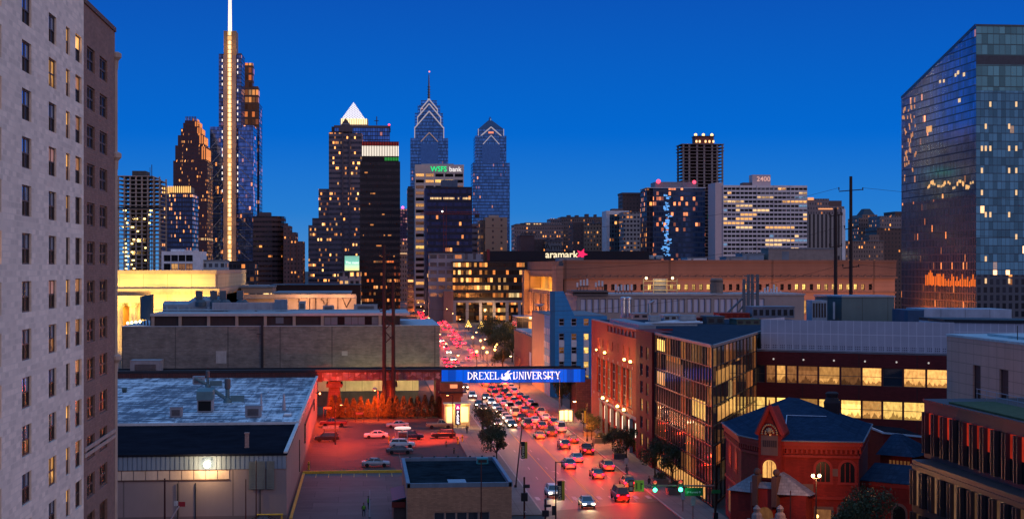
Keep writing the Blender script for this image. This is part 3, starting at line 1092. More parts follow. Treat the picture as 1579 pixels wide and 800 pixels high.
def serif_text(s, h, mbx, x0, wmul=1.0):
 """slab-serif capitals from thick and thin strokes; returns end x"""
 th_, tn = .135 * h, .055 * h
 x = x0
 y0, y1 = -.06, 0.0
 zb = 0.0

 def bar(xa, za, xb, zb2, w):
  d = Vector((xb - xa, 0, zb2 - za))
  L = d.length
  if L < 1e-6:
   return
  n = Vector((-d.z, 0, d.x)) / L * w / 2
  p = [(xa - n.x, za - n.z), (xb - n.x, zb2 - n.z), (xb + n.x, zb2 + n.z), (xa + n.x, za + n.z)]
  mbx.poly([(a, y0, z) for a, z in p])

 def stem(xx, w=th_):
  bar(xx, 0, xx, h, w)
  for z in (tn / 2, h - tn / 2):
   bar(xx - w * .95, z, xx + w * .95, z, tn)

 def arc(cx_, cz, rx, rz, a0, a1, w0, w1, n=9):
  pr = None
  for i in range(n + 1):
   f = i / n
   a = R(a0 + (a1 - a0) * f)
   p = (cx_ + rx * math.cos(a), cz + rz * math.sin(a))
   if pr:
    w = w0 + (w1 - w0) * math.sin(PI * f)
    bar(pr[0], pr[1], p[0], p[1], w)
   pr = p
 for chh in s:
  W_ = .72 * h
  if chh == 'I':
   W_ = .2 * h
   stem(x + W_ / 2)
  elif chh == 'D':
   stem(x + th_ / 2)
   arc(x + th_ / 2, h / 2, W_ - th_ * .8, h / 2 - tn / 2, -90, 90, tn, th_)
  elif chh == 'R':
   stem(x + th_ / 2)
   arc(x + th_ / 2, h * .74, W_ * .62, h * .24, -90, 90, tn, th_)
   bar(x + W_ * .4, h * .5, x + W_ * .9, 0.02 * h, th_ * .9)
   bar(x + W_ * .75, tn / 2, x + W_ * 1.02, tn / 2, tn)
  elif chh == 'E':
   W_ = .62 * h
   stem(x + th_ / 2)
   for z in (tn / 2, h / 2, h - tn / 2):
    bar(x + th_, z, x + W_ * (.75 if z == h / 2 else 1), z, tn * 1.1)
   for z0, z1 in ((0, .22), (.78, 1)):
    bar(x + W_ - tn / 2, z0 * h, x + W_ - tn / 2, z1 * h, tn)
  elif chh == 'L':
   W_ = .6 * h
   stem(x + th_ / 2)
   bar(x + th_, tn / 2, x + W_, tn / 2, tn)
   bar(x + W_ - tn / 2, 0, x + W_ - tn / 2, .26 * h, tn)
  elif chh == 'X':
   bar(x + .08 * h, h, x + W_ - .08 * h, 0, th_)
   bar(x + .08 * h, 0, x + W_ - .08 * h, h, tn * 1.2)
   for z in (tn / 2, h - tn / 2):
    for e in (.1, .9):
     bar(x + W_ * e - .12 * h, z, x + W_ * e + .12 * h, z, tn)
  elif chh == 'U':
   stem(x + th_ * .8)
   arc(x + W_ / 2, h * .34, W_ / 2 - th_ * .8, h * .30, 180, 360, th_, tn)
   bar(x + W_ - th_ * .8, h * .34, x + W_ - th_ * .8, h, tn * 1.3)
   bar(x + W_ - th_ * 1.8, h - tn / 2, x + W_ + th_ * .2, h - tn / 2, tn)
  elif chh == 'N':
   W_ = .78 * h
   bar(x + .1 * h, 0, x + .1 * h, h, tn * 1.3)
   bar(x + .1 * h, h, x + W_ - .1 * h, 0, th_)
   bar(x + W_ - .1 * h, 0, x + W_ - .1 * h, h, tn * 1.3)
   bar(x - .02 * h, tn / 2, x + .22 * h, tn / 2, tn)
   bar(x + W_ - .22 * h, h - tn / 2, x + W_ + .02 * h, h - tn / 2, tn)
  elif chh in 'VY':
   bt_ = 0 if chh == 'V' else .45 * h
   bar(x + .06 * h, h, x + W_ / 2, bt_, th_)
   bar(x + W_ - .08 * h, h, x + W_ / 2, bt_, tn * 1.3)
   for e in (.1, .9):
    bar(x + W_ * e - .12 * h, h - tn / 2, x + W_ * e + .12 * h, h - tn / 2, tn)
   if chh == 'Y':
    bar(x + W_ / 2, 0, x + W_ / 2, .5 * h, th_)
    bar(x + W_ / 2 - th_, tn / 2, x + W_ / 2 + th_, tn / 2, tn)
  elif chh == 'S':
   W_ = .52 * h
   arc(x + W_ / 2, h * .745, W_ / 2 - .03 * h, h * .22, 20, 270, tn, th_)
   arc(x + W_ / 2, h * .265, W_ / 2 - .03 * h, h * .23, 90, -160, tn, th_)
  elif chh == 'T':
   stem(x + W_ / 2)
   bar(x, h - tn / 2, x + W_, h - tn / 2, tn * 1.2)
   for e in (tn / 2, W_ - tn / 2):
    bar(x + e, h - .22 * h, x + e, h, tn)
  x += W_ + .17 * h
 return x


xs = lambda p: X(p, VY0 - .4) - 17.2
m = MB()
x1 = serif_text('DREXEL', 1.0, m, 0)
x2 = xs(769.5) - xs(721.5)
q = MB()
q.v = [(xs(721.5) + v[0] * x2 / (x1 - .17), v[1], .82 + v[2] * 1.62) for v in m.v]
q.f, q.m = m.f, m.m
m = MB()
x1 = serif_text('UNIVERSITY', 1.0, m, 0)
x2 = xs(863.5) - xs(791.5)
q.build('lettering', W_let, sg)
q = MB()
q.v = [(xs(791.5) + v[0] * x2 / (x1 - .17), v[1], .82 + v[2] * 1.62) for v in m.v]
q.f, q.m = m.f, m.m
q.build('lettering', W_let, sg)
# curled emblem between the words
m = MB()


def ribbon(mb, pts, ws, y=-.07):
 for i in range(len(pts) - 1):
  a, c = Vector(pts[i]), Vector(pts[i + 1])
  d = (c - a).normalized()
  n = Vector((-d.y, d.x))
  p = [a + n * ws[i] / 2, a - n * ws[i] / 2, c - n * ws[i + 1] / 2, c + n * ws[i + 1] / 2]
  mb.poly([(k.x, y, k.y) for k in p])


ex = xs(780.2)
pts = [(ex + 0.95 * math.cos(R(a)) * (1 - .0018 * (a - 150)), 1.62 + .95 * math.sin(R(a)) * (1 - .0018 * (a - 150))) for a in range(150, 520, 20)]
ribbon(m, pts, [.12 + .5 * math.sin(PI * i / (len(pts) - 1)) for i in range(len(pts))])
ribbon(m, [(ex - 1.25, 1.2), (ex - .8, .85), (ex - .3, 1.1), (ex + .2, 1.7), (ex + .75, 1.4), (ex + 1.1, .7)], [.05, .25, .4, .45, .35, .05], -.075)
ribbon(m, [(ex + .1, 1.8), (ex + .45, 2.5), (ex + 1.0, 2.75)], [.4, .3, .04], -.08)
ribbon(m, [(ex + .5, 1.7), (ex + 1.1, 2.1), (ex + 1.5, 2.1)], [.3, .25, .04], -.085)
m.build('emblem', W_let, sg)
# ------------------------------------------------------------------ grey block building behind the viaduct
BY = 372.0
M_blk = mat('grey_blockwork', (0.19, 0.168, 0.15), 0.9, var=0.45, scale=0.4, streak=(.15, 1, 1.8), brick=(0.8, 0.3, (.72, .7, .68)), seams=(12.2, 60))
bx0, bx1 = X(188, BY), X(678, BY)
bl = thing('block_building', 'long windowless grey block building with a dark clerestory behind the viaduct', 'building', (bx0, BY, 0))
m = MB()
m.box(bx0, bx1, BY, BY + 44, 8.4, 19.05, 0, skip='b')
m.box(bx0, bx1 - 6, BY + 1.2, BY + 44, 6.3, 8.4, 0, skip='bt')
m.build('wall', M_blk, bl, bl.location)
MB().box(bx0 - .1, bx1 + .1, BY - .1, BY + 44.1, 19.05, 19.2).build('roof', mat('blue_grey_roof', (.34, .40, .46), .7, var=.2), bl, bl.location)
ux0, ux1 = X(235, BY), X(617, BY)
MB().box(ux0, ux1, BY + .5, BY + 34, 19.2, 21.5, skip='b').build('clerestory', mat('brown_louvre', (.03, .02, .02), .6, var=.3), bl, bl.location)
MB().box(ux0 - .5, X(632, BY), BY - .3, BY + 34.3, 21.5, 22.1).build('roof_slab', mat('pale_roof_slab', (.34, .33, .34), .7, var=.2), bl, bl.location)
m = MB()
for p in (235.5, 277.5, 321.5, 365, 409, 453.5, 497, 586):
 x = X(p, BY)
 m.box(x - .35, x + .35, BY + .05, BY + .499, 19.2, 21.5)
m.build('mullion', mat('tan_post', (.30, .24, .20), .8), bl, bl.location)
for p0, p1, c in ((425, 438, .28), (500, 584, .10)):
 n = 1 if p1 - p0 < 20 else 8
 for i in range(n):
  a, e = X(p0 + (p1 - p0) * i / n, BY), X(p0 + (p1 - p0) * (i + .93) / n, BY)
  MB().box(a, e, BY + .40, BY + .498, 19.7 if n == 1 else 19.4, 21.2).build('window', glass('clerestory_glass', (.12, .14, .17), .15) if rnd.random() < .6 or n == 1 else G_dk, bl, bl.location)
m = MB()
for p0, p1, q0, q1, in ((333, 349, 541, 560), (527, 536, 541, 548)):
 m.box(X(p0, BY), X(p1, BY), BY - .012, BY - .004, Z(q1, p0, BY), Z(q0, p0, BY))
m.build('patch', mat('pale_patch', (.36, .34, .32), .9), bl, bl.location)
m = MB().box(X(404, BY) - .25, X(404, BY) + .35, BY - .3, BY - .02, 8.4, 20.0).box(X(396, BY), X(404, BY), BY - .25, BY - .05, 17.2, 17.35)
m.build('standpipe', M_dark, bl, bl.location)
# lit level under the viaduct
m = MB().box(bx0, bx1 - 5, BY + 1.5, BY + 2, 0, 3.4).box(bx0, bx1 - 5, BY + 1.5, BY + 2, 3.5, 6.3, 1)
m.build('undercroft', [mat('undercroft_dark', (.05, .05, .05), .9, var=.4), mat('undercroft_cream', (.52, .48, .26), .8, var=.35, scale=.3, seams=(4, 8))], bl, bl.location)
point('undercroft_light', (X(560, BY), BY - 6, 5.2), 1500, (1.0, .82, .35), None, .4)
point('undercroft_light', (X(640, BY), BY - 6, 5.2), 1500, (1.0, .82, .35), None, .4)

# plant on its roof
pl = thing('rooftop_plant', 'long bluish run of ducts, fans and ribbed casings on the grey block building', 'rooftop unit', (X(250, BY + 18), BY + 18, 22.1))
o_ = pl.location
PX = lambda p: X(p, BY + 18)
m = MB()
m.loft([[(PX(251), BY + 18 + y, z) for y, z in ((0, 22.1), (0, 23.8), (2, 24.6), (5, 24.6), (6, 22.1))],
  [(PX(290), BY + 18 + y, z) for y, z in ((0, 22.1), (0, 23.8), (2, 24.6), (5, 24.6), (6, 22.1))],
  [(PX(300), BY + 18 + y, z) for y, z in ((0, 22.1), (0, 24.8), (2, 25.7), (5, 25.7), (6, 22.1))],
  [(PX(345), BY + 18 + y, z) for y, z in ((0, 22.1), (0, 24.8), (2, 25.7), (5, 25.7), (6, 22.1))]])
m.build('duct', mat('plant_duct', (.20, .25, .30), .5, .25, var=.3), pl, o_)
m = MB().box(PX(328), PX(428), BY + 16.6, BY + 17.9, 22.3, 24.3)
for i in range(44):
 x = PX(330) + i * .36
 m.box(x, x + .16, BY + 16.45, BY + 16.595, 22.4, 24.2)
m.build('ribbed_casing', mat('ribbed_casing', (.33, .34, .38), .5, .2), pl, o_)
m = MB().box(PX(424), PX(443), BY + 16, BY + 20, 22.3, 25.0).box(PX(431), PX(441), BY + 15.9, BY + 15.99, 22.8, 24.6)
m.build('air_handler', mat('air_handler_blue', (.13, .19, .26), .5, .2), pl, o_)
for p in (306.5, 329, 343.5, 370):
 m = MB()
 m.box(PX(p) - .8, PX(p) + .8, BY + 18.2, BY + 19.8, 25.0, 27.2).lathe([(1.5, 23.4), (1.5, 24.4), (.9, 25.0)], PX(p) + .5, BY + 18.5, 10)
 m.build('fan_tower', mat('fan_tower', (.055, .085, .11), .6, .1), pl, o_)
m = MB()
for p in (258, 275, 292, 322, 350, 395):
 m.box(PX(p) - .3, PX(p) + .3, BY + 17.4, BY + 17.99, 22.1, 23.3)
m.tube((PX(240), BY + 17, 22.6), (PX(425), BY + 17, 22.6), .12, n=6).tube((PX(255), BY + 14, 22.5), (PX(610), BY + 14, 22.5), .1, n=6)
m.build('pipework', M_duct, pl, o_)
for p0, p1, h, lab in ((461, 471, 2.4, 'bluish cabinet before the warm lit shed on the block building roof'), (498, 515, 1.2, 'low reddish roof box in the middle of the block building roof'), (546, 582, 1.5, 'long pale roof unit at the end of the block building roof')):
 roofbox('rooftop_unit', lab, 'rooftop unit', p0, p1, 478 - h * 5.5, 478, 22.1, M_duct if h > 2 else M_acg, 2.5, None, 'units on the block building roof')
bb = thing('billboard', 'dark backed billboard with lamps at its foot on the end of the block building', 'billboard', (X(222, BY + 3), BY + 3, 19.2))
m = MB()
y0 = BY + 2
m.loft([[(X(209.5, y0), y0 + 7, 20.6), (X(209.5, y0), y0 + 7, 26.0), (X(209.5, y0) + .5, y0 + 7.2, 26.0), (X(209.5, y0) + .5, y0 + 7.2, 20.6)],
  [(X(233.5, y0), y0, 20.4), (X(233.5, y0), y0, 26.6), (X(233.5, y0) + .5, y0 + .2, 26.6), (X(233.5, y0) + .5, y0 + .2, 20.4)]])
m.build('panel', mat('billboard_back', (.06, .075, .09), .6, var=.5, scale=1.2), bb, bb.location)
m = MB()
for k in range(4):
 f = k / 3
 xx, yy = X(211, y0) + (X(232, y0) - X(211, y0)) * f, y0 + 7.3 * (1 - f) + .3
 m.tube((xx, yy, 19.2), (xx, yy, 21.5), .12, n=6)
 m.tube((xx, yy + 1.5, 19.2), (xx, yy, 21), .08, n=6)
m.build('support', M_rust, bb, bb.location)
for k in range(4):
 o = MB().ball((X(197 + k * 6.3, BY + 1), BY + 1, 19.9 + k * .12), .32, 8, 6).build('lamp', emi('flood_warm', (1, .66, .28), 9), bb, bb.location)

# ------------------------------------------------------------------ classical station, flood-lit
SY = 600.0
M_lime = mat('station_limestone', (.52, .44, .31), .85, var=.12, scale=.15, seams=(9, 2.4))
st = thing('station_hall', 'flood lit classical station hall with columns behind the grey block building', 'station', (X(332, SY), SY, 0))
x1 = X(332, SY)
x0 = x1 - 62
sy1 = SY + 150
m = MB().box(x0, x1, SY, sy1, 0, 31.2, skip='t').box(x0 - 26, x1 + 0, SY + 6, sy1 - 4, 0, 22)
m.build('wall', M_lime, st, st.location)
MB().box(x0, x1, SY, sy1, 31.2, 31.5).build('roof', M_roofgr, st, st.location)
m = MB()
m.box(x0, x1 + .5, SY - .5, SY - .003, 30.4, 31.9).box(x1 + .003, x1 + .5, SY, sy1, 30.4, 31.9)
m.box(x0, x1 + 1.6, SY - 1.6, SY - .004, 23.6, 24.9).box(x1 + .004, x1 + 1.6, SY, sy1, 23.6, 24.9)
m.box(x0, x1 + 1.1, SY - 1.1, SY - .005, 22.6, 23.58).box(x1 + .005, x1 + 1.1, SY, sy1, 22.6, 23.58)
m.build('cornice', mat('station_cornice', (.33, .26, .21), .85), st, st.location)
m = MB()
for i in range(46):
 y = SY + 4 + i * 3.1
 m.box(x1 + .51, x1 + .75, y, y + 1.4, 25.2, 30.2)
m.build('side_pilaster', M_lime, st, st.location)
for i, p in enumerate((168, 184, 205)):
 x = X(p, SY - 4)
 m = MB().lathe([(1.9, 0), (1.9, 1), (1.55, 1.4), (1.35, 18.0), (1.9, 18.6), (2.0, 19.6)], x, SY - 4, 14)
 m.build('column', M_lime, st, st.location)
m = MB().box(X(160, SY), X(226, SY), SY - 6, SY - .01, 19.62, 22.4)
m.build('portico', M_lime, st, st.location)
MB().box(X(188, SY), X(201, SY), SY - .06, SY - .006, 2, 18.5).build('portico_recess', mat('recess_amber', (.42, .20, .04), .7), st, st.location)
for i in range(5):
 point('station_flood', (x1 - 4 - i * 12, SY - 13, 20.0), 22000, (1.0, .58, .13), None, .5, 110, (0, 1, .32))
for i in range(3):
 point('station_flood', (x0 + 16 + i * 14, SY - 16, 9), 22000, (1.0, .58, .13), None, .5, 120, (0, 1, .25))
point('station_flood', (x1 + 22, SY + 140, 27), 14000, (1.0, .6, .22), None, .5, 90, (-1, 0.0, .05))

# garage and sheds right of the station
GY = 640.0
M_garage = mat('garage_concrete', (.36, .27, .21), .85, var=.25, scale=.2)
ga = thing('parking_garage', 'low warm lit parking structure with braced bays behind the block building', 'building', (X(382, GY), GY, 0))
gx0, gx1 = X(376, GY), X(549, GY)
m = MB()
m.box(gx0, gx1, GY + 2, GY + 60, 0, 20.3)
m.box(gx0, gx1, GY, GY + 1.9, 20.5, 22.0)
m.build('wall', M_garage, ga, ga.location)
m = MB()
for p in (461, 477, 486, 505, 521):
 m.box(X(p, GY) - .15, X(p, GY) + .15, GY + 1.2, GY + 1.6, 14, 20.5)
for a, b2 in ((495, 504), (528, 534), (541, 534)):
 m.tube((X(a, GY), GY + 1.4, 20.4), (X(b2, GY), GY + 1.4, 16.6), .16, n=5)
m.build('brace', M_rust, ga, ga.location)
MB().box(X(418, GY), gx1 - 2, GY + 6, GY + 58, 22.0, 22.6).build('deck', M_roofgr, ga, ga.location)
point('garage_light', (X(470, GY), GY - 7, 19.0), 7000, (1.0, .50, .26), None, .4)
point('garage_light', (X(525, GY), GY - 7, 19.0), 7000, (1.0, .50, .26), None, .4)
bs = thing('black_shed', 'long matt black roofed shed beyond the parking structure', 'building', (X(417, 720), 720, 0))
MB().box(X(417, 720), X(556, 720), 720, 760, 0, 24.6).build('wall', mat('shed_black', (.014, .009, .014), .8), bs, bs.location)
MB().box(X(416, 720), X(557, 720), 719.6, 760.4, 24.6, 25.0).build('roof', M_dark, bs, bs.location)
ls = thing('long_shed', 'low tan terminal annex with small lights between station and black shed', 'building', (X(384, 690), 690, 0))
MB().box(X(372, 690), X(420, 690), 690, 740, 0, 24.0).build('wall', fac('annex', (.30, .22, .17), (.05, .04, .03), 3, 6, (.1, .9), (.3, .6), .25, 1.5), ls, ls.location)
MB().box(X(371, 690), X(421, 690), 689.5, 741, 24, 24.8).build('roof', M_roofgr, ls, ls.location)

# ------------------------------------------------------------------ downtown towers
DL = -0.020      # the far grid turns slightly left-of-street


class Far:
 def __init__(s, name, label, px0, px1, Y, dep, cat='tower', group=None):
  s.Y = Y
  s.x0 = X(px0, Y)
  s.w = X(px1, Y) - s.x0
  s.dep = dep
  s.th = thing(name, label, cat, (s.x0, Y, 0), DL, group)

 def lx(s, p):
  return X(p, s.Y) - s.x0

 def lz(s, py, px=700):
  return Z(py, px, s.Y)

 def tier(s, part, p0, p1, y0, y1, m, d0=0.0, d1=None, z0=None, parent=None, top=None):
  """box between pixel columns p0..p1 from row y1 (None: ground) up to row y0"""
  b = MB()
  zb = (0.0 if y1 is None else s.lz(y1, p0)) if z0 is None else z0
  b.box(s.lx(p0), s.lx(p1), d0, s.dep if d1 is None else d1, zb, s.lz(y0, p0), 0, top=1 if top else None)
  return b.build(part, [m] + ([top] if top else []), parent or s.th)

 def slabs(s, part, p0, p1, rows_, h, m, out=.4, d1=None):
  b = MB()
  for r in rows_:
   b.box(s.lx(p0) - out, s.lx(p1) + out, -out, (d1 or s.dep) + out, s.lz(r) - h, s.lz(r))
  return b.build(part, m, s.th)


def beacon(f, px, py, col=(1, .05, .12), r=1.0, power=8):
 return MB().ball((f.lx(px), -.5, f.lz(py, px)), r, 8, 6).build('beacon', emi('beacon_%d' % int(col[1] * 100), col, power, False), f.th)


M_grn = mat('granite_crown', (.12, .08, .08), .7)
E_warmcrown = emi('crown_glow', (1.0, .52, .14), 1.6, False)
E_softcrown = emi('crown_glow_soft', (1.0, .62, .26), .9, False)
E_line = emi('outline_light', (.78, .66, .68), .42, False)
E_white = emi('white_glow', (1.0, .90, .78), 1.2, False)

# unfinished concrete frame by the apartment block
f = Far('unfinished_tower', 'unfinished concrete frame with work lights next to the pale apartment block', 181, 247, 860, 26)
M_rc = mat('raw_concrete', (.32, .27, .23), .9, var=.3, scale=.15)
zt, zb = f.lz(271, 200), f.lz(418, 200)
n = 23
m = MB()
for i in range(n + 1):
 z = zb + (zt - zb) * i / n
 m.box(0, f.w - (4 if i > n - 1 else 0), 0, f.dep, z - .45, z)
m.box(0, f.w, 0, f.dep, 0, zb - .5)
m.build('floor_slab', M_rc, f.th)
m = MB()
for i in range(8):
 x = (f.w - .8) * i / 7
 for y in (0.4, f.dep - 1.2):
  m.box(x, x + .8, y, y + .8, zb, zt - .46)
m.build('concrete_column', M_rc, f.th)
MB().box(f.w * .3, f.w * .62, 6, 20, zb, zt + 3).build('core', mat('core_concrete', (.08, .07, .065), .9), f.th)
MB().box(f.w * .68, f.w * .70, -.4, -.1, zb, zt - 22).box(f.w * .80, f.w * .815, -.4, -.1, zb, zt + 6).build('hoist', M_rust, f.th)
m = MB()
E_work = emi('work_light', (1.0, .70, .22), 5, False)
for i in range(n - 8):
 z = zb + (zt - zb) * (i + .55) / n
 for k in range(3):
  if rnd.random() < .75:
   x = f.w * (.12 + .05 * rnd.random() + .3 * k * rnd.random())
   m.box(x, x + .8 + rnd.random(), .9, 1.3, z - .2, z + .5)
m.build('work_light', E_work, f.th)
m = MB().box(-.3, f.w + .3, -.35, -.05, zb + (zt - zb) * .655, zb + (zt - zb) * .67)
m.build('net_deck', mat('debris_net', (.012, .012, .014), .8), f.th)
for i in range(5):
 point('work_glow', (f.w * (.15 + .15 * (i % 3)), 5.5, zb + (zt - zb) * (.08 + .12 * i)), 3000, (1, .66, .22), f.th, .4)
MB().tube((f.lx(228), 8, zt), (f.lx(228), 8, zt + 5), .15, n=5).build('mast', M_dark, f.th)

f = Far('glass_tower', 'blue glass tower with a yellow lit crown in front of the red stepped skyscraper', 247, 297, 1380, 40)
ma_b = fac('bluegrid', (.035, .035, .06), (.05, .09, .19), 1.5, 3.9, (.2, .8), (.2, .8), .16, 1.8, .6)
f.tier('shaft', 247, 297, 300, None, ma_b)
f.tier('step', 262, 297, 297, 300, M_grn, 2, 30)
o = f.tier('crown', 249, 293, 288, 300, mat('crown_stone', (.36, .27, .16), .7), 3, 30)
m = MB()
for i in range(14):
 m.box(f.lx(249) + i * 1.85, f.lx(249) + i * 1.85 + .8, 2.6, 2.99, f.lz(300), f.lz(289))
m.build('crown_light', E_warmcrown, f.th)

f = Far('stepped_skyscraper', 'tall red granite stepped skyscraper with glowing setbacks', 267, 320, 1620, 48)
M_red = fac('redgranite', (.075, .026, .03), (.03, .025, .035), 1.4, 4.0, (.3, .72), (.2, .75), .12, 2.2, .2, bands=.06)
steps = [(267, 320, 248, None), (269.5, 317, 224, 248), (273, 313, 208, 224), (277, 309, 197, 208), (280, 305, 188, 197), (282, 301, 184, 188)]
for i, (a, c, t_, b_) in enumerate(steps):
 f.tier('shaft' if i == 0 else 'setback', a, c, t_, b_, M_red, i * 3.0, f.dep - i * 3)
m = MB()
for i, (a, c, t_, b_) in enumerate(steps[1:], 1):
 n_ = 3
 for k in range(2):
  x = f.lx(c) - .4
  m.box(x - 1.6 - k * 2.2, x - .4 - k * 2.2, i * 3 - .35, i * 3 - .05, f.lz(b_), f.lz(b_ - (b_ - t_) * .8))
 m.box(f.lx(c) + .05, f.lx(c) + .35, i * 3 + 1, f.dep - i * 3 - 1, f.lz(b_), f.lz(b_ - (b_ - t_) * .7))
m.build('setback_light', emi('setback_orange', (1.0, .30, .07), .75, False), f.th)
m = MB()
for i in range(7):
 x = f.lx(284) + i * (f.lx(299) - f.lx(284)) / 6.0
 m.box(x - .5, x + .5, 14.4, 14.9, f.lz(188), f.lz(181.5))
m.build('finial', M_red, f.th)

# tallest tower: central lit spine, lantern and two braced glass wings
f = Far('lantern_skyscraper', 'tallest skyscraper with a glowing central spine, lantern mast and braced glass wings', 323, 391, 1700, 52)
M_ctc = fac('wingglass', (.012, .018, .04), (.10, .22, .52), 1.9, 4.3, (.06, .94), (.12, .97), .05, 1.6, .85, .08, bands=.06, run=9)
M_ctd = fac('shoulderglass', (.014, .02, .05), (.08, .14, .34), 2.4, 4.3, (.1, .9), (.2, .95), .02, 1.2, .6)
f.tier('wing', 323, 343, 195, None, M_ctc, 4)
f.tier('wing', 367, 390, 193, None, M_ctc, 4)
f.tier('shoulder', 337, 344.5, 83, 197, M_ctd, 2, 40)
f.tier('shoulder', 365.5, 372, 82, 197, M_ctd, 2, 40)
f.tier('shaft', 344.5, 365.5, 82, None, M_ctd, 1.2, 44)
M_spine, nt, b = newmat('spine_stone')
tc = nn(nt, 'ShaderNodeTexCoord')
b.inputs['Base Color'].default_value = (.26, .18, .16, 1)
b.inputs['Roughness'].default_value = .5
m = MB()
zt = f.lz(53)
m.box(f.lx(344.2), f.lx(350), 0, 1.1, 8, f.lz(90)).box(f.lx(358), f.lx(364.2), 0, 1.1, 8, f.lz(90))
m.box(f.lx(349.6), f.lx(358.4), .4, 1.1, 8, zt - 5)
m.build('spine', M_spine, f.th)
m = MB().box(f.lx(345), f.lx(350), 0, 20, f.lz(90), zt).box(f.lx(358), f.lx(364.5), 0, 20, f.lz(90), zt).box(f.lx(350), f.lx(358), .6, 20, f.lz(90), zt - .5)
m.build('mast_shroud', mat('mast_shroud', (.34, .21, .11), .5), f.th)
m = MB()
nseg = 52
z0 = f.lz(411)
for i in range(nseg):
 za, zc = z0 + (zt - z0) * i / nseg, z0 + (zt - z0) * (i + .84) / nseg
 m.box(f.lx(351), f.lx(357), .1, .39, za, zc)
m.build('spine_light', emi('spine_light', (1.0, .52, .17), 1.0, False), f.th)
m = MB()
for i in range(nseg):
 if rnd.random() < .8:
  za, zc = z0 + (zt - z0) * i / nseg, z0 + (zt - z0) * (i + .84) / nseg
  m.box(f.lx(352.6), f.lx(355.6), .02, .09, za, zc)
m.build('spine_core_light', emi('spine_core', (1.0, .74, .40), 1.6, False), f.th)
for i in range(12):
 point('spine_wash', (f.lx(354), -11, 40 + i * 21), 2600, (1.0, .55, .22), f.th, .5)
m = MB()
for i in range(6):
 za, zc = zt + (f.lz(3) - zt) * i / 6, zt + (f.lz(3) - zt) * (i + .93) / 6
 m.box(f.lx(351.2 + .1 * i), f.lx(356.6 - .1 * i), 3, 7, za, zc)
m.lathe([(1.5, f.lz(3)), (1.1, f.lz(2)), (.4, f.lz(.5))], f.lx(353.9), 5, 10)
m.build('lantern', emi('lantern_white', (1.0, .86, .66), 1.25, False), f.th)
m = MB()
for a, c in ((324.5, 342), (368, 389)):
 n_ = 8
 zs0, zs1 = f.lz(405), f.lz(205)
 for i in range(n_):
  za, zc = zs0 + (zs1 - zs0) * i / n_, zs0 + (zs1 - zs0) * (i + 1) / n_
  p, q = (a, c) if a < 340 else (c, a)
  m.tube((f.lx(p), 3.6, za), (f.lx(q), 3.6, zc - 4), .45, n=4)
  m.tube((f.lx(a), 3.7, zc), (f.lx(c), 3.7, zc), .3, n=4)
m.build('wing_brace', mat('wing_brace', (.26, .28, .34), .4, .4), f.th)
m = MB()
for r in range(100, 300, 9):
 for px in (342.6, 366.4):
  if rnd.random() < .7:
   m.box(f.lx(px) - .45, f.lx(px) + .45, 1.0, 1.18 if px < 350 else 1.18, f.lz(r), f.lz(r - 4))
m.build('edge_light', E_white, f.th)

f = Far('older_skyscraper', 'slim glass skyscraper with orange lit hoist bays behind the lantern skyscraper', 377, 401, 1790, 40)
f.tier('shaft', 377, 400, 160, None, fac('sideglass', (.02, .03, .06), (.07, .14, .32), 2.2, 4.2, (.1, .9), (.1, .9), .06, 1.0, .85, .1))
f.tier('hoist_bay', 377, 389.5, 97, 160, fac('hoistbay', (.14, .06, .03), (.2, .08, .03), 4, 8.4, (.15, .9), (.25, .95), .95, .75, .1, tints=((0, (1, .2, .04)), (.5, (1, .38, .1)), (1, (1, .6, .3)))), 2, 20)
f.tier('hoist_bay', 389.5, 398, 133, 160, MATS['hoistbay'], 2, 20)
f.tier('hoist_side', 377.5, 399.5, 160, 196, MATS['hoistbay'], -.6, -.1)

f = Far('curved_office_tower', 'dark brown banded office tower below the lantern skyscraper', 390, 437, 1250, 30)
M_bnd = fac('brownband', (.105, .055, .052), (.02, .015, .018), 2.4, 3.9, (.04, .96), (.5, .9), .035, 1.2, .3)
pl_ = [(f.lx(390) + (f.lx(437) - f.lx(390)) * a, y) for a, y in ((0, 0), (.62, 0), (.8, 1.5), (.92, 4.5), (1, 9), (1, 30), (0, 30))]
MB().prism(pl_, 0, f.lz(334)).build('shaft', M_bnd, f.th)
f.tier('penthouse', 398, 416, 327, 334, M_grn, 6, 18)
f = Far('brick_apartment_tower', 'warm brown slab tower stepping down beside the banded office tower', 437, 467, 1230, 30)
M_brk2 = fac('brownslab', (.18, .085, .07), (.03, .022, .02), 2.6, 3.4, (.3, .7), (.3, .75), .10, 1.3, .1)
f.tier('shaft', 437, 447, 348, None, M_brk2)
f.tier('shaft', 447, 456, 358, None, M_brk2, 1)
f.tier('shaft', 456, 467, 372, None, M_brk2, 2)
f.tier('penthouse', 438, 443, 344, 348, M_grn, 3, 10)

f = Far('white_loft_building', 'small white building with wide dark openings over the station roof', 249, 310, 800, 24, 'building')
M_wl = mat('loft_white', (.62, .63, .66), .8)
m = MB()
L = f.w
zt, zb = f.lz(388), f.lz(416)
hs_ = grid_holes(1, L - 4, 4, 3.4, [zb, zb + 4.3], 3.2)
wall_holes(m, 0, 0, 1, 0, L, 0, zt, hs_, .5)
m.box(0, L, .6, f.dep, 0, zt)
m.build('wall', M_wl, f.th)
windows(f.th, 0, 0, 1, 0, hs_, .45, lambda: rnd.choice((G_dk, G_dk, G_dim, G_wm)), M_dark, 2, 1, .15, off=(0, 0, 0))
f.tier('penthouse', 262, 281, 384, 388, M_wl, 3, 12)
for a, c in ((284, 296), (298, 306)):
 f.tier('parapet_tooth', a, c, 385.5, 388, M_wl, 0, 2)
f = Far('pale_annex', 'low pale blue annex beside the white building with dark openings', 311, 347, 810, 20, 'building')
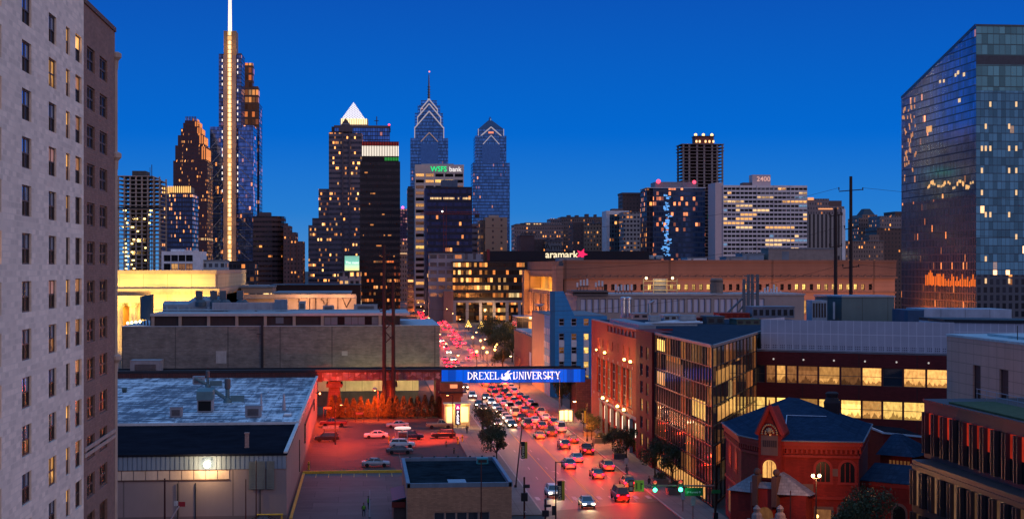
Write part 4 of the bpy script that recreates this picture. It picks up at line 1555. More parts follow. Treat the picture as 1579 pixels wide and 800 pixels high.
f.tier('wall', 311, 347, 402, None, fac('annexpale', (.26, .33, .4), (.05, .06, .08), 3, 4, (.2, .8), (.25, .75), .15, 1.0))
f.tier('roof', 310, 348, 400.5, 402, M_roofgr, -.5)
f = Far('podium_building', 'dark low building with a few warm lights at the foot of the lantern skyscraper', 345, 392, 1100, 30, 'building')
f.tier('wall', 345, 392, 404, None, fac('podium', (.03, .03, .045), (.02, .02, .03), 3, 4.5, (.1, .9), (.2, .8), .3, 1.6))
f.tier('roof', 344, 393, 402.5, 404, M_dark, -.5)

# stepped office with the diamond gable
f = Far('gabled_office_tower', 'stepped grey office tower with a diamond shaped gable in front of the white pyramid', 475, 558, 1230, 44)
M_cs = fac('commercegrid', (.15, .115, .13), (.018, .02, .034), 1.2, 4.0, (.04, .96), (.44, .92), .17, 2.2, .3, run=4)
f.tier('shaft', 507, 558, 205, None, M_cs)
f.tier('setback', 491, 507, 291, None, M_cs, 2)
f.tier('setback', 475, 491, 347, None, M_cs, 4)
f.tier('setback', 481, 491, 336, 347, M_cs, 4, 30)
m = MB()
c_ = f.lx(533)
m.loft([[(c_ - 5.2, -.8, f.lz(205)), (c_ + 5.2, -.8, f.lz(205)), (c_ + 5.2, -.8, f.lz(199)), (c_ + .1, -.8, f.lz(184)), (c_ - 5.2, -.8, f.lz(199))],
  [(c_ - 5.2, 12, f.lz(205)), (c_ + 5.2, 12, f.lz(205)), (c_ + 5.2, 12, f.lz(199)), (c_ + .1, 12, f.lz(184)), (c_ - 5.2, 12, f.lz(199))]])
m.build('gable', mat('gable_stone', (.10, .075, .085), .7), f.th)
m = MB()
cz = f.lz(193)
m.prism([(c_ - 3, -1.0), (c_ + 3, -1.0), (c_ + 3, -.82), (c_ - 3, -.82)], cz - .2, cz + .2)
m.build('gable_trim', M_steel, f.th)
f.tier('corner_pier', 527, 529.5, 205, None, MATS['gable_stone'], -.8, 0)
f.tier('corner_pier', 538, 540.5, 205, None, MATS['gable_stone'], -.8, 0)
f.tier('parapet', 508, 528, 203, 205, M_grn, 1, 20)

f = Far('pyramid_skyscraper', 'blue glass skyscraper with a white lit pyramid roof', 515, 602, 1560, 52)
M_mel = fac('mellonglass', (.02, .03, .06), (.07, .20, .52), 2.4, 4.0, (.08, .92), (.1, .9), .02, 1.0, .85, .1)
f.tier('shaft', 516, 601, 197, None, M_mel)
f.tier('ledge', 515, 602, 193.5, 197, M_grn, -1)
f.tier('lantern_base', 524.5, 567, 183, 193.5, mat('pyramid_base', (.5, .42, .3), .7), 4, 36)
m = MB()
for i in range(15):
 x = f.lx(525.5) + i * (f.lx(566) - f.lx(525.5)) / 15
 m.box(x + .3, x + 1.35, 3.5, 3.97, f.lz(192.8), f.lz(184))
m.build('lantern_light', emi('lantern_gold', (1.0, .74, .38), 1.7, False), f.th)
a, c, top = f.lx(527), f.lx(562), f.lz(156.5)
zb = f.lz(183)
M_pyr, nt, b = newmat('pyramid_lattice')
tc = nn(nt, 'ShaderNodeTexCoord')
sx = nn(nt, 'ShaderNodeSeparateXYZ')
nt.links.new(tc.outputs['UV'], sx.inputs[0])
u, v = ma(nt, 'DIVIDE', sx.outputs[0], 3.2), ma(nt, 'DIVIDE', sx.outputs[1], 2.4)
p_, q_ = ma(nt, 'FRACT', ma(nt, 'ADD', u, v)), ma(nt, 'FRACT', ma(nt, 'SUBTRACT', u, v))
hole = ma(nt, 'MULTIPLY', ma(nt, 'GREATER_THAN', p_, .45), ma(nt, 'GREATER_THAN', q_, .45))
b.inputs['Base Color'].default_value = (.5, .48, .5, 1)
b.inputs['Emission Color'].default_value = (.95, .88, .92, 1)
nt.links.new(ma(nt, 'MULTIPLY_ADD', hole, -.7, .95), b.inputs['Emission Strength'])
d0, d1 = 6.0, 6.0 + (c - a)
ax, ay = (a + c) / 2, (d0 + d1) / 2
m = MB()
P4 = [(a, d0, zb), (c, d0, zb), (c, d1, zb), (a, d1, zb)]
for i in range(4):
 m.poly([P4[i], P4[(i + 1) % 4], (ax, ay, top)])
m.build('pyramid', M_pyr, f.th)
m = MB().tube((f.lx(581), 1, f.lz(194)), (f.lx(581), 1, f.lz(181)), .5, n=5)
m.box(f.lx(577), f.lx(584), .8, 1.6, f.lz(188), f.lz(187))
m.build('mast', M_dark, f.th)
beacon(f, 600, 193, (1, .05, .10), 1.1, 3)
f.tier('side_block', 511, 519, 195, 204, M_grn, 3, 15)

# black slab with the lit crown
f = Far('black_slab_tower', 'black slab office tower topped by a row of white light bars', 555, 617, 1040, 40)
M_pe = fac('blackslab', (.010, .008, .012), (.020, .014, .016), 1.5, 4.32, (.08, .92), (.36, .80), .0, 1.6, .25, bands=0.0)
M_pel = fac('blackslab_lit', (.010, .006, .008), (.030, .012, .010), 1.5, 4.32, (.08, .92), (.36, .80), .4, .9, .2, tints=((0, (1, .16, .03)), (.5, (1, .32, .08)), (1, (1, .6, .25))), run=6, bands=.15)
f.tier('shaft', 555, 617, 249, 402, M_pe)
f.tier('lower_shaft', 555, 617, 402, None, M_pel)
f.tier('crown_block', 558, 615, 218, 249, mat('crown_black', (.012, .008, .012), .6), .8, 38)
m = MB()
for i in range(23):
 p = 559 + i * 55.0 / 22
 m.box(f.lx(p) - .32, f.lx(p) + .32, .35, .79, f.lz(241.5), f.lz(226))
m.build('light_bar', emi('crown_bar_white', (1.0, .88, .70), 1.15, False), f.th)
m = MB()
for i in range(23):
 p = 559 + i * 55.0 / 22
 m.box(f.lx(p) - .2, f.lx(p) + .2, .35, .79, f.lz(225), f.lz(220))
m.build('red_bar', emi('crown_bar_red', (.5, .03, .02), .35, False), f.th)
m = MB()
for i in range(14, 23):
 p = 559 + i * 55.0 / 22
 m.box(f.lx(p) - .3, f.lx(p) + .3, .35, .79, f.lz(248.5), f.lz(243.5))
m.build('green_bar', emi('crown_bar_green', (.03, .42, .06), .7, False), f.th)
m = MB()
for i in range(9):
 r = 266 + i * 16
 for k in range(3):
  p = 558 + rnd.random() * 50
  if i > 5 or rnd.random() < .35:
   m.box(f.lx(p), f.lx(p + 1 + 4 * rnd.random()), -.12, -.02, f.lz(r + 2), f.lz(r))
m.build('lit_window', emi('amber_room', (1, .36, .09), .55, False), f.th)

# billboard screen and its white building
f = Far('screen_building', 'small white building carrying the green lit advertising screen', 522, 556, 1000, 20, 'building')
f.tier('wall', 524, 556, 420, None, fac('screenwhite', (.32, .29, .29), (.03, .03, .03), 3.4, 6.5, (.2, .8), (.2, .75), .5, 1.8, .1, run=2))
f.tier('roof', 523, 557, 419, 420, M_roofgr, -.4)
f = Far('video_screen', 'green and yellow lit advertising screen reading The most', 531, 554, 990, 2, 'screen')
M_scr, nt, b = newmat('screen_picture')
tc = nn(nt, 'ShaderNodeTexCoord')
sx = nn(nt, 'ShaderNodeSeparateXYZ')
nt.links.new(tc.outputs['UV'], sx.inputs[0])
h0, h1 = f.lz(417, 540), f.lz(394.5, 540)
c = ramp(nt, ma(nt, 'DIVIDE', ma(nt, 'SUBTRACT', sx.outputs[1], h0), h1 - h0), ((0, (.8, .85, .12)), (.3, (.55, .85, .45)), (.5, (.05, .55, .30)), (1, (.0, .30, .14))))
nt.links.new(c, b.inputs['Emission Color'])
b.inputs['Emission Strength'].default_value = 1.05
f.tier('screen_face', 531.5, 553.8, 394.5, 417, M_scr, 0, .5)
f.tier('backing', 531, 554.2, 394, 417.5, M_dark, .52, 2)
put('lettering', text_mesh('The most', 2.15, .02, W_let), f.th, (f.lx(543), -.1, f.lz(406.5, 540)))
MB().tube((f.lx(537), 1.2, h0 - 5), (f.lx(537), 1.2, h0), .4, n=6).tube((f.lx(549), 1.2, h0 - 5), (f.lx(549), 1.2, h0), .4, n=6).build('post', M_dark, f.th)

# spired glass skyscraper
f = Far('spired_skyscraper', 'blue glass skyscraper with stacked chevron gables and a tall spire', 633, 691, 1860, 46)
M_lib = fac('libertyglass', (.03, .07, .15), (.07, .22, .50), 1.5, 3.9, (.08, .92), (.1, .85), .018, 1.3, .8, .12, run=3)
f.tier('shaft', 633, 691, 213, None, M_lib)
M_lt = mat('liberty_dark_glass', (.06, .16, .36), .15, .8)
tiers = [(640, 684, 193, 217), (644.5, 679.5, 176, 196), (649.5, 674.5, 163, 180)]
mid = f.lx(662)
dd = f.dep / 2
for i, (a, c, t_, b_) in enumerate(tiers):
 hw_ = (f.lx(c) - f.lx(a)) / 2
 m = MB()
 m.box(mid - hw_, mid + hw_, dd - hw_, dd + hw_, f.lz(b_), f.lz(t_ + 3))
 zg, zp = f.lz(t_ + 3), f.lz(t_ + 3 - (c - a) * .55)
 # crossing gables
 for ang in (0, 1):
  if ang == 0:
   m.loft([[(mid - hw_, dd - hw_, zg), (mid + hw_, dd - hw_, zg), (mid, dd - hw_, zp)], [(mid - hw_, dd + hw_, zg), (mid + hw_, dd + hw_, zg), (mid, dd + hw_, zp)]])
  else:
   m.loft([[(mid - hw_, dd + hw_, zg), (mid - hw_, dd - hw_, zg), (mid - hw_, dd, zp)], [(mid + hw_, dd + hw_, zg), (mid + hw_, dd - hw_, zg), (mid + hw_, dd, zp)]])
 m.build('gable_tier', [M_lib], f.th)
 m = MB()
 y = dd - hw_ - .5
 m.tube((mid - hw_ - .2, y, zg - 1), (mid, y, zp + .3), .75, n=5).tube((mid + hw_ + .2, y, zg - 1), (mid, y, zp + .3), .75, n=5)
 m.tube((mid - hw_ - .3, y, f.lz(b_ - 4)), (mid - hw_ - .3, y, zg), .5, n=5).tube((mid + hw_ + .3, y, f.lz(b_ - 4)), (mid + hw_ + .3, y, zg), .5, n=5)
 m.build('gable_outline', E_line, f.th)
# lower chevron on the shaft face
zg, zp = f.lz(221), f.lz(193)
m = MB().prism([(mid - 10.5, -.5), (mid + 10.5, -.5), (mid + 10.5, 0), (mid - 10.5, 0)], f.lz(300), f.lz(222))
m.build('centre_bay', M_lt, f.th)
m = MB().tube((mid - 10.2, -.8, f.lz(219)), (mid, -.8, f.lz(205)), .5, n=5).tube((mid + 10.2, -.8, f.lz(219)), (mid, -.8, f.lz(205)), .5, n=5)
m.build('bay_outline', emi('bay_outline', (.55, .33, .24), .45, False), f.th)
m = MB().loft([[(mid - 5, dd - 5, f.lz(166)), (mid + 5, dd - 5, f.lz(166)), (mid + 5, dd + 5, f.lz(166)), (mid - 5, dd + 5, f.lz(166))], [(mid - 3, dd - 3, f.lz(161)), (mid + 3, dd - 3, f.lz(161)), (mid + 3, dd + 3, f.lz(161)), (mid - 3, dd + 3, f.lz(161))]])
m.lathe([(4.2, f.lz(163)), (2.2, f.lz(156)), (1.25, f.lz(150))], mid, dd, 8)
m.build('spire_base', emi('spire_glow', (1.0, .80, .58), .75, False), f.th)
m = MB().lathe([(1.3, f.lz(150)), (1.1, f.lz(140)), (.85, f.lz(125)), (.5, f.lz(112))], mid, dd, 8)
for r in (148, 144, 140, 136, 132):
 m.lathe([(1.9, f.lz(r)), (1.9, f.lz(r - 1))], mid, dd, 8)
m.build('spire', mat('spire_steel', (.10, .09, .09), .4, .6), f.th)
beacon(f, 662, 111, (1, .25, .2), .9, 2)

f = Far('peaked_skyscraper', 'blue glass skyscraper with a single peaked top and a lit chevron', 728, 786, 1900, 48)
f.tier('shaft', 729, 786, 251, None, M_lib)
f.tier('setback', 733, 781, 209, 251, M_lib, 3, 45)
mid = f.lx(757.5)
hw_ = (f.lx(777) - f.lx(738)) / 2
m = MB()
zg, zp = f.lz(198), f.lz(183)
m.box(mid - hw_, mid + hw_, 6, 42, f.lz(209), zg)
m.loft([[(mid - hw_, 6, zg), (mid + hw_, 6, zg), (mid + hw_, 42, zg), (mid - hw_, 42, zg)], [(mid - 2.5, 22, zp), (mid + 2.5, 22, zp), (mid + 2.5, 26, zp), (mid - 2.5, 26, zp)]])
m.build('peak', M_lib, f.th)
MB().lathe([(1.6, f.lz(184)), (1.8, f.lz(180)), (.3, f.lz(176.5))], mid, 24, 8).build('finial', M_lt, f.th)
m = MB()
m.tube((mid - hw_, 5.3, f.lz(212)), (mid, 5.3, f.lz(195)), .75, n=5).tube((mid + hw_, 5.3, f.lz(212)), (mid, 5.3, f.lz(195)), .75, n=5)
m.tube((mid - hw_, 5.3, f.lz(212)), (mid - hw_, 5.3, f.lz(198)), .4, n=5).tube((mid + hw_, 5.3, f.lz(212)), (mid + hw_, 5.3, f.lz(198)), .4, n=5)
m.tube((mid - 10, 2.4, f.lz(222)), (mid, 2.4, f.lz(208)), .5, n=5).tube((mid + 10, 2.4, f.lz(222)), (mid, 2.4, f.lz(208)), .5, n=5)
m.build('peak_outline', E_line, f.th)
MB().prism([(mid - 11, 2.2), (mid + 11, 2.2), (mid + 11, 2.9), (mid - 11, 2.9)], f.lz(290), f.lz(222)).build('centre_bay', M_lt, f.th)
MB().box(mid - 3.2, mid + 3.2, 5.2, 5.6, f.lz(205), f.lz(202)).build('lit_room', emi('peak_room', (1, .3, .16), .9, False), f.th)

# white grid office with the bank sign
f = Far('white_grid_tower', 'white gridded office tower wearing the green and white bank sign', 637, 715, 1130, 34)
M_wg = mat('white_precast', (.55, .47, .43), .75, var=.12, scale=.1)
m = MB()
zt = f.lz(266, 670)
fl_ = 4.35
nf = int(zt / fl_)
z0 = zt - nf * fl_
xa, xb = f.lx(640), f.lx(715)
hs_ = []
for k in range(nf):
 z = z0 + k * fl_ + 1.15
 for i in range(5):
  p = (xb - xa) / 5
  hs_.append((i * p + .55, (i + 1) * p - .55, z, z + 2.3))
hs_ = hs_[::-1]
wall_holes(m, xa, 0, 1, 0, xb - xa, 0, zt, hs_, 1.0)
m.box(xa, xb, 1.2, f.dep, 0, zt)
m.box(xa - .1, xb + .1, -.15, f.dep, zt + .003, f.lz(254, 670))
m.build('wall', M_wg, f.th)


def pk_w():
 r = rnd.random()
 return G_dk if r < .62 else G_dim if r < .72 else G_wm if r < .9 else G_yl


windows(f.th, xa, 0, 1, 0, hs_, .9, pk_w, None, cap=100, off=(0, 0, 0))
f.tier('roof_plant', 650, 700, 251.5, 254, M_steel, 6, 26)
o = put('sign_green_lettering', text_mesh('WSFS', 5.2, .05, emi('sign_green', (.01, .80, .22), 1.1), 'LEFT', .93, .06), f.th, (f.lx(664), -.35, f.lz(264.5, 670)))
o = put('sign_white_lettering', text_mesh('bank', 4.9, .05, emi('sign_bank', (1, .94, .9), 1.0), 'LEFT', .95, .02), f.th, (f.lx(692.5), -.35, f.lz(264.5, 670)))
f = Far('dark_slab_tower', 'narrow dark slab tower squeezed beside the white gridded office', 628, 639, 1180, 30)
f.tier('shaft', 628, 640, 290, None, fac('narrowslab', (.10, .085, .095), (.02, .02, .025), 5, 4, (.1, .9), (.45, .9), .2, 1.3))
f.tier('penthouse', 629, 636, 287, 290, M_grn, 2, 12)
f = Far('distant_hotel', 'distant pale tower with a pink rooftop lamp in the street gap', 617, 628, 1900, 30)
f.tier('shaft', 616, 628.5, 322, 372, fac('hotelpale', (.15, .10, .15), (.10, .05, .09), 3, 3.6, (.2, .8), (.3, .8), .4, .6, tints=((0, (1, .3, .4)), (.5, (1, .4, .3)), (1, (1, .7, .5)))), z0=0)
beacon(f, 621, 320, (1, .08, .35), 1.6, 4)
f = Far('clock_spired_block', 'stone office block with lamps along its ledge at the end of the street', 616, 630, 1500, 20, 'building')
f.tier('wall', 616, 629, 372, None, fac('cityhall', (.24, .16, .13), (.03, .02, .02), 2.4, 4.5, (.3, .7), (.2, .7), .12, 1.2))
f.tier('cornice', 615.5, 629.5, 390, 391.5, emi('ledge_lamps', (1, .6, .3), .8, False), -1.2, 2)

f = Far('dark_glass_tower', 'dark glass tower with one bright lit floor before the white gridded office', 658, 728, 1010, 34)
M_dg = fac('darkglass', (.008, .010, .03), (.02, .028, .085), 1.5, 4.2, (.05, .95), (.3, .85), .05, 1.5, .6, .1, run=5, bands=.03)
f.tier('shaft', 659, 728, 288, None, M_dg)
f.tier('side_pier', 655, 659, 290, None, mat('side_glass', (.03, .05, .12), .2, .5), 1)
f.tier('penthouse', 681, 706, 277, 288, mat('blue_penthouse', (.07, .11, .17), .5, .3), 4, 20)
m = MB()
for i in range(26):
 p = 661 + i * 2.5
 if rnd.random() < .8:
  m.box(f.lx(p), f.lx(p + 2), -.15, -.02, f.lz(307.5), f.lz(304.5))
  m.build('lit_window', emi('lit_floor%d' % (i % 3), (1, .62, .26), .6 + .3 * (i % 3), False), f.th)
  m = MB()
# crane in front
f = Far('tower_crane', 'dim red tower crane in front of the dark glass tower', 660, 740, 960, 2, 'crane')
m = MB()
xm = f.lx(686)
for a, c in ((-.9, -.9), (.9, -.9), (.9, .9), (-.9, .9)):
 m.tube((xm + a, c, 0), (xm + a, c, f.lz(318)), .16, n=4)
z = 0
while z < f.lz(318) - 4:
 m.tube((xm - .9, -.9, z), (xm + .9, -.9, z + 4), .1, n=4).tube((xm + .9, .9, z), (xm - .9, .9, z + 4), .1, n=4)
 z += 4
m.build('mast', mat('crane_red', (.14, .02, .03), .6), f.th)
m = MB()
zj = f.lz(330)
m.tube((f.lx(648), 0, zj), (f.lx(740), 0, zj), .3, n=4).tube((f.lx(650), 0, zj + 1.4), (f.lx(738), 0, zj + 1.4), .2, n=4)
for i in range(22):
 p = 650 + i * 4
 m.tube((f.lx(p), 0, zj), (f.lx(p + 2), 0, zj + 1.4), .1, n=4).tube((f.lx(p + 2), 0, zj + 1.4), (f.lx(p + 4), 0, zj), .1, n=4)
m.build('jib', MATS['crane_red'], f.th)
MB().box(f.lx(732), f.lx(739), -.8, .8, zj - 2.2, zj - .3).build('counterweight', M_dark, f.th)
MB().ball((f.lx(682), -1, zj + 1.5), .5, 8, 6).build('lamp', emi('crane_lamp', (1, .9, .8), 4, False), f.th)

f = Far('tan_slab_tower', 'tan windowless fronted slab tower at the foot of the peaked skyscraper', 740, 782, 1080, 30)
f.tier('shaft', 748, 782, 335, None, fac('tanslab', (.26, .19, .15), (.05, .03, .03), 6, 4, (.40, .62), (.3, .7), .06, 1.0))
f.tier('side_bay', 740, 748, 339, None, fac('tanslab2', (.20, .15, .125), (.03, .02, .03), 3, 4, (.2, .8), (.3, .8), .2, 1.0), 3)
f.tier('penthouse', 755, 770, 331.5, 335, M_sill, 6, 18)
f = Far('banded_block', 'small banded white block between dark glass tower and tan slab', 727, 742, 1120, 20, 'building')
f.tier('wall', 727, 742, 346, None, fac('bandedblock', (.24, .22, .25), (.02, .02, .03), 4, 4.2, (.05, .95), (.45, .9), .15, 1.2))
f.tier('roof', 726.5, 742.5, 345, 346, M_roofgr, -.4)
f = Far('grey_panel_building', 'plain blue grey panelled building below the dark glass tower', 662, 746, 940, 30, 'building')
f.tier('wall', 662, 714, 392, None, fac('greypanel', (.21, .22, .27), (.05, .05, .07), 5, 4.6, (.1, .9), (.3, .8), .12, 1.0, .1))
f.tier('wing', 690, 746, 391, None, fac('greypanel2', (.19, .20, .25), (.05, .05, .07), 5, 9.0, (.35, .7), (.2, .8), .12, 1.0, .1), 6)
f.tier('roof', 661, 715, 390.5, 392, M_roofgr, -.4, 20)
f = Far('brick_street_block', 'narrow dark pink block at the street corner beside the lit dark office', 684, 700, 930, 24, 'building')
f.tier('wall', 684, 699, 449, None, mat('corner_pink', (.22, .11, .10), .8, var=.3, scale=.1), 0)
f.tier('wall', 662, 684, 458, None, mat('corner_shop', (.11, .10, .13), .8, var=.3, scale=.1), 2)
f.tier('roof', 683.5, 699.5, 448, 449, M_roofgr, -.3)
# ------------------------------------------------------------------ far right-hand skyline
f = Far('lit_office_block', 'dark glazed office block with lit floors and a grey colonnade at the street bend', 698, 815, 930, 40, 'office')
M_lo = fac('litoffice', (.010, .009, .012), (.03, .018, .012), 1.6, 4.55, (.04, .96), (.30, .86), .5, 1.5, .25, tints=((0, (1, .22, .04)), (.4, (1, .42, .10)), (1, (1, .72, .34))), run=7)
f.tier('shaft', 699, 816, 405, 465, M_lo)
f.tier('roof', 697, 817, 403, 405, M_dark, -.5)
f.tier('base', 701, 816, 465, None, M_lo, 4)
m = MB()
for p in (701, 720.5, 741, 762, 782, 801):
 m.box(f.lx(p) - .9, f.lx(p) + .9, 0, 1.4, 0, f.lz(466))
m.box(f.lx(699), f.lx(816), -.2, 1.6, f.lz(466.5), f.lz(463))
m.build('colonnade', mat('colonnade_grey', (.17, .17, .22), .7), f.th)
point('office_glow', (f.lx(750), -6, 7), 8000, (1, .55, .2), f.th, .5)

f = Far('dark_roof_building', 'black roofed long building carrying the glowing pale company name and pink star', 752, 1000, 1010, 40, 'building')
f.tier('wall', 754, 998, 402, None, mat('sign_band_wall', (.010, .010, .020), .7))
f.tier('parapet', 752, 1000, 387, 402, mat('sign_band', (.006, .007, .016), .6), -.5)
f.tier('stair_tower', 751, 755, 384, 402, mat('stair_red', (.14, .02, .03), .6), -.6, 4)
put('lettering', text_mesh('aramark', 6.4, .08, emi('sign_cream', (1.0, .82, .50), 1.15), 'LEFT', 1.0, .10), f.th, (f.lx(840.5), -.7, f.lz(397.3, 860)))
m = MB()
sx_, sz_ = f.lx(896.5), f.lz(391.8, 896)
P = []
for i in range(10):
 r = (3.9 if i % 2 == 0 else 1.7)
 a = R(68 + 36 * i)
 P.append((sx_ + r * 1.05 * math.cos(a), -.7, sz_ + r * math.sin(a)))
for i in range(10):
 m.poly([(sx_, -.7, sz_), P[i], P[(i + 1) % 10]])
m.build('star', emi('sign_pink', (1.0, .02, .12), 1.1), f.th)
for i in range(4):
 p = 975 + i * 14
 roof = MB().box(f.lx(p - 5.5), f.lx(p + 5.5), 2, 8, f.lz(399), f.lz(396)).lathe([(1.9, f.lz(396)), (1.9, f.lz(394.5)), (1.2, f.lz(393.5))], f.lx(p - 2.5), 5, 10).lathe([(1.9, f.lz(396)), (1.9, f.lz(394.5)), (1.2, f.lz(393.5))], f.lx(p + 2.5), 5, 10)
 roof.build('cooling_fan', M_duct, f.th)

FB = fac('prewar', (.20, .135, .115), (.035, .03, .035), 1.9, 3.3, (.3, .66), (.25, .72), .10, 1.8, .1)
FB2 = fac('prewar_grey', (.19, .15, .155), (.04, .04, .05), 2.0, 3.4, (.25, .7), (.25, .7), .12, 1.7, .1)
FB3 = fac('prewar_dark', (.10, .06, .055), (.02, .02, .025), 2.8, 3.4, (.3, .66), (.25, .7), .03, 1.0, .1)
for nm, lab, tiers_, Y in (
 ('apartment_block', 'long grey brown apartment block with a lit penthouse beside the peaked skyscraper', ((793, 868, 347, None, FB2), (810, 866, 343, 347, FB2), (796, 804, 345, 347, M_grn)), 1320),
 ('apartment_block', 'taller brown apartment block with dark roof tanks behind the glowing company name', ((866, 932, 335, None, FB), (849, 866, 337, None, FB2)), 1360),
 ('apartment_block', 'tan apartment block with small even windows above the dark roofed building', ((900, 943, 345, None, fac('prewar_tan', (.25, .175, .125), (.03, .025, .025), 2.5, 3.3, (.3, .66), (.25, .72), .16, 1.3, .1)), (884, 900, 343, None, FB3)), 1240),
 ('old_warehouse', 'blank dark red warehouse left of the painted wall sign', ((802, 824, 363, None, mat('blank_red', (.12, .075, .08), .8)), (824, 842, 369, None, FB3)), 1150),
 ('old_warehouse', 'low grey warehouse with faded painted lettering on its wall', ((842, 867, 372, None, fac('fadedwall', (.19, .18, .185), (.06, .05, .05), 2.2, 12, (.3, .6), (.2, .3), .3, 1)),), 1140)):
 f = Far(nm, lab, tiers_[0][0], tiers_[0][1], Y, 34, 'building')
 for i, (a, c, t_, b_, mm) in enumerate(tiers_):
  f.tier('wall' if i == 0 else 'wing', a, c, t_, b_, mm, .4 * i)
 a, c, t_ = tiers_[0][:3]
 f.tier('roof', a - .5, c + .5, t_ - .8, t_, M_roofgr, -.6)
 for k in range(4):
  p = a + (c - a) * (.12 + .22 * k) + rnd.random() * 3
  f.tier('roof_tank', p, p + 3 + rnd.random() * 5, t_ - 2.5 - rnd.random() * 3, t_ - .8, M_grn, 5, 15)
 if Y == 1320:
  m = MB()
  for p in (812, 815, 823, 827, 832):
   m.box(f.lx(p), f.lx(p + 2.2), -.3, .3, f.lz(346), f.lz(344.2))
  m.build('penthouse_light', E_softcrown, f.th)
 if Y == 1140:
  put('painted_lettering', text_mesh('Arma', 6.5, .01, mat('faded_paint', (.05, .04, .04), .9), 'CENTER', 1.0, .05), f.th, (f.lx(855), -.1, f.lz(385, 855)))

f = Far('white_topped_tower', 'teal sided apartment tower with a white roof band beside the tan block', 933, 970, 1200, 26)
f.tier('shaft', 940, 970, 328, None, fac('teal_side', (.05, .09, .11), (.02, .04, .07), 2.4, 3.3, (.15, .85), (.15, .8), .12, 1.2, .4))
f.tier('roof_band', 935, 970, 325, 331, mat('roof_white', (.62, .62, .64), .7), -.6)
f.tier('white_pier', 935, 940, 331, None, MATS['roof_white'], -.3)
f.tier('penthouse', 945, 962, 321.5, 325, M_grn, 4, 16)
f = Far('grey_grid_tower', 'pale grey gridded apartment tower left of the glass tower with red beacons', 960, 997, 1170, 26)
f.tier('shaft', 962, 997, 328, None, fac('greygrid', (.24, .24, .25), (.03, .03, .045), 2.7, 3.3, (.2, .8), (.3, .8), .14, 1.2, .2))
f.tier('roof', 961, 998, 327, 328, M_roofgr, -.4)
f = Far('brown_tower', 'red brown tower with a flat cornice rising behind the pale gridded tower', 960, 997, 1300, 26)
f.tier('shaft', 960, 997, 300, None, FB3)
f.tier('cornice', 959, 998, 297, 300, M_grn, -1)

f = Far('beacon_glass_tower', 'blue glass apartment tower with red roof beacons and a column of blue reflections', 997, 1090, 1060, 30)
M_bg = fac('beaconglass', (.07, .08, .11), (.05, .09, .17), 1.7, 3.55, (.04, .96), (.3, .97), .10, 1.5, .55, .15, run=3, tints=((0, (1, .25, .08)), (.5, (1, .45, .16)), (1, (1, .7, .4))))
f.tier('shaft', 1007, 1087, 290, None, M_bg)
f.tier('side_bay', 998, 1007, 291, None, fac('beaconside', (.05, .045, .055), (.03, .03, .05), 2.2, 3.55, (.1, .9), (.3, .97), .12, 1.3, .3), 2)
f.tier('roof_plant', 1012, 1075, 280, 289, mat('roof_plant_grey', (.22, .20, .22), .6), 4, 24)
f.tier('roof_edge', 997, 1088, 289, 290, MATS['roof_white'], -.4)
beacon(f, 1015, 280, (1, .05, .18), 1.5, 5)
beacon(f, 1070, 281, (1, .05, .15), 1.3, 4)
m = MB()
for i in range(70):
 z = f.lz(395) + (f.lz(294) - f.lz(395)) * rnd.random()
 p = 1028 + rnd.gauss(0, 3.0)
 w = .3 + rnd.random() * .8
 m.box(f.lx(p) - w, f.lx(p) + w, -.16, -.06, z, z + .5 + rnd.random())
m.build('blue_reflection', emi('blue_reflection_glow', (.16, .48, 1.0), .8, False), f.th)  # blue reflections made as small glowing boxes on the glass

f = Far('concrete_skeleton_tower', 'tall unfinished concrete tower with a lit red core head at its top', 1052, 1117, 1260, 26)
m = MB()
n = 34
zt, zb = f.lz(219), f.lz(395)
for i in range(n + 1):
 z = zb + (zt - zb) * i / n
 e = .6 if i > n - 3 else 0
 m.box(-e, f.w - 1 + e, -e, f.dep, z - .6, z)
m.build('floor_slab', mat('skeleton_concrete', (.20, .15, .14), .85, var=.2), f.th)
m = MB()
for p in (1054, 1063, 1075, 1086, 1098, 1106, 1114):
 for y in (.2, f.dep - 1.4):
  m.box(f.lx(p) - .7, f.lx(p) + .7, y, y + 1.2, zb, zt - .61)
m.build('concrete_column', mat('skeleton_column', (.27, .22, .21), .85, var=.2), f.th)
MB().box(f.lx(1060), f.lx(1108), 7, 19, 0, zt - .7).build('core', mat('skeleton_core', (.07, .04, .04), .9), f.th)
m = MB().box(f.lx(1073), f.lx(1102), 4, 16, zt, f.lz(207))
m.build('core_head', mat('core_head', (.22, .07, .05), .8), f.th)
m = MB()
for p in (1074, 1079, 1088, 1094, 1100):
 m.box(f.lx(p), f.lx(p + 2.4), 3.5, 3.95, f.lz(216.5), f.lz(213))
for p in (1074, 1086, 1099):
 m.ball((f.lx(p), 4, f.lz(204.5)), 1.3, 8, 6)
m.build('core_light', emi('core_lights', (1, .62, .24), 2.2, False), f.th)
m = MB().box(f.lx(1072), f.lx(1103), 3, 17, f.lz(207), f.lz(206))
for p in (1073, 1080, 1088, 1095, 1102):
 m.box(f.lx(p) - .15, f.lx(p) + .15, 3, 3.4, f.lz(206), f.lz(203))
m.build('guard_rail', M_rust, f.th)
f.tier('debris_net', 1090, 1102, 331, 337, mat('green_net', (.01, .10, .05), .8), -.9, -.7)

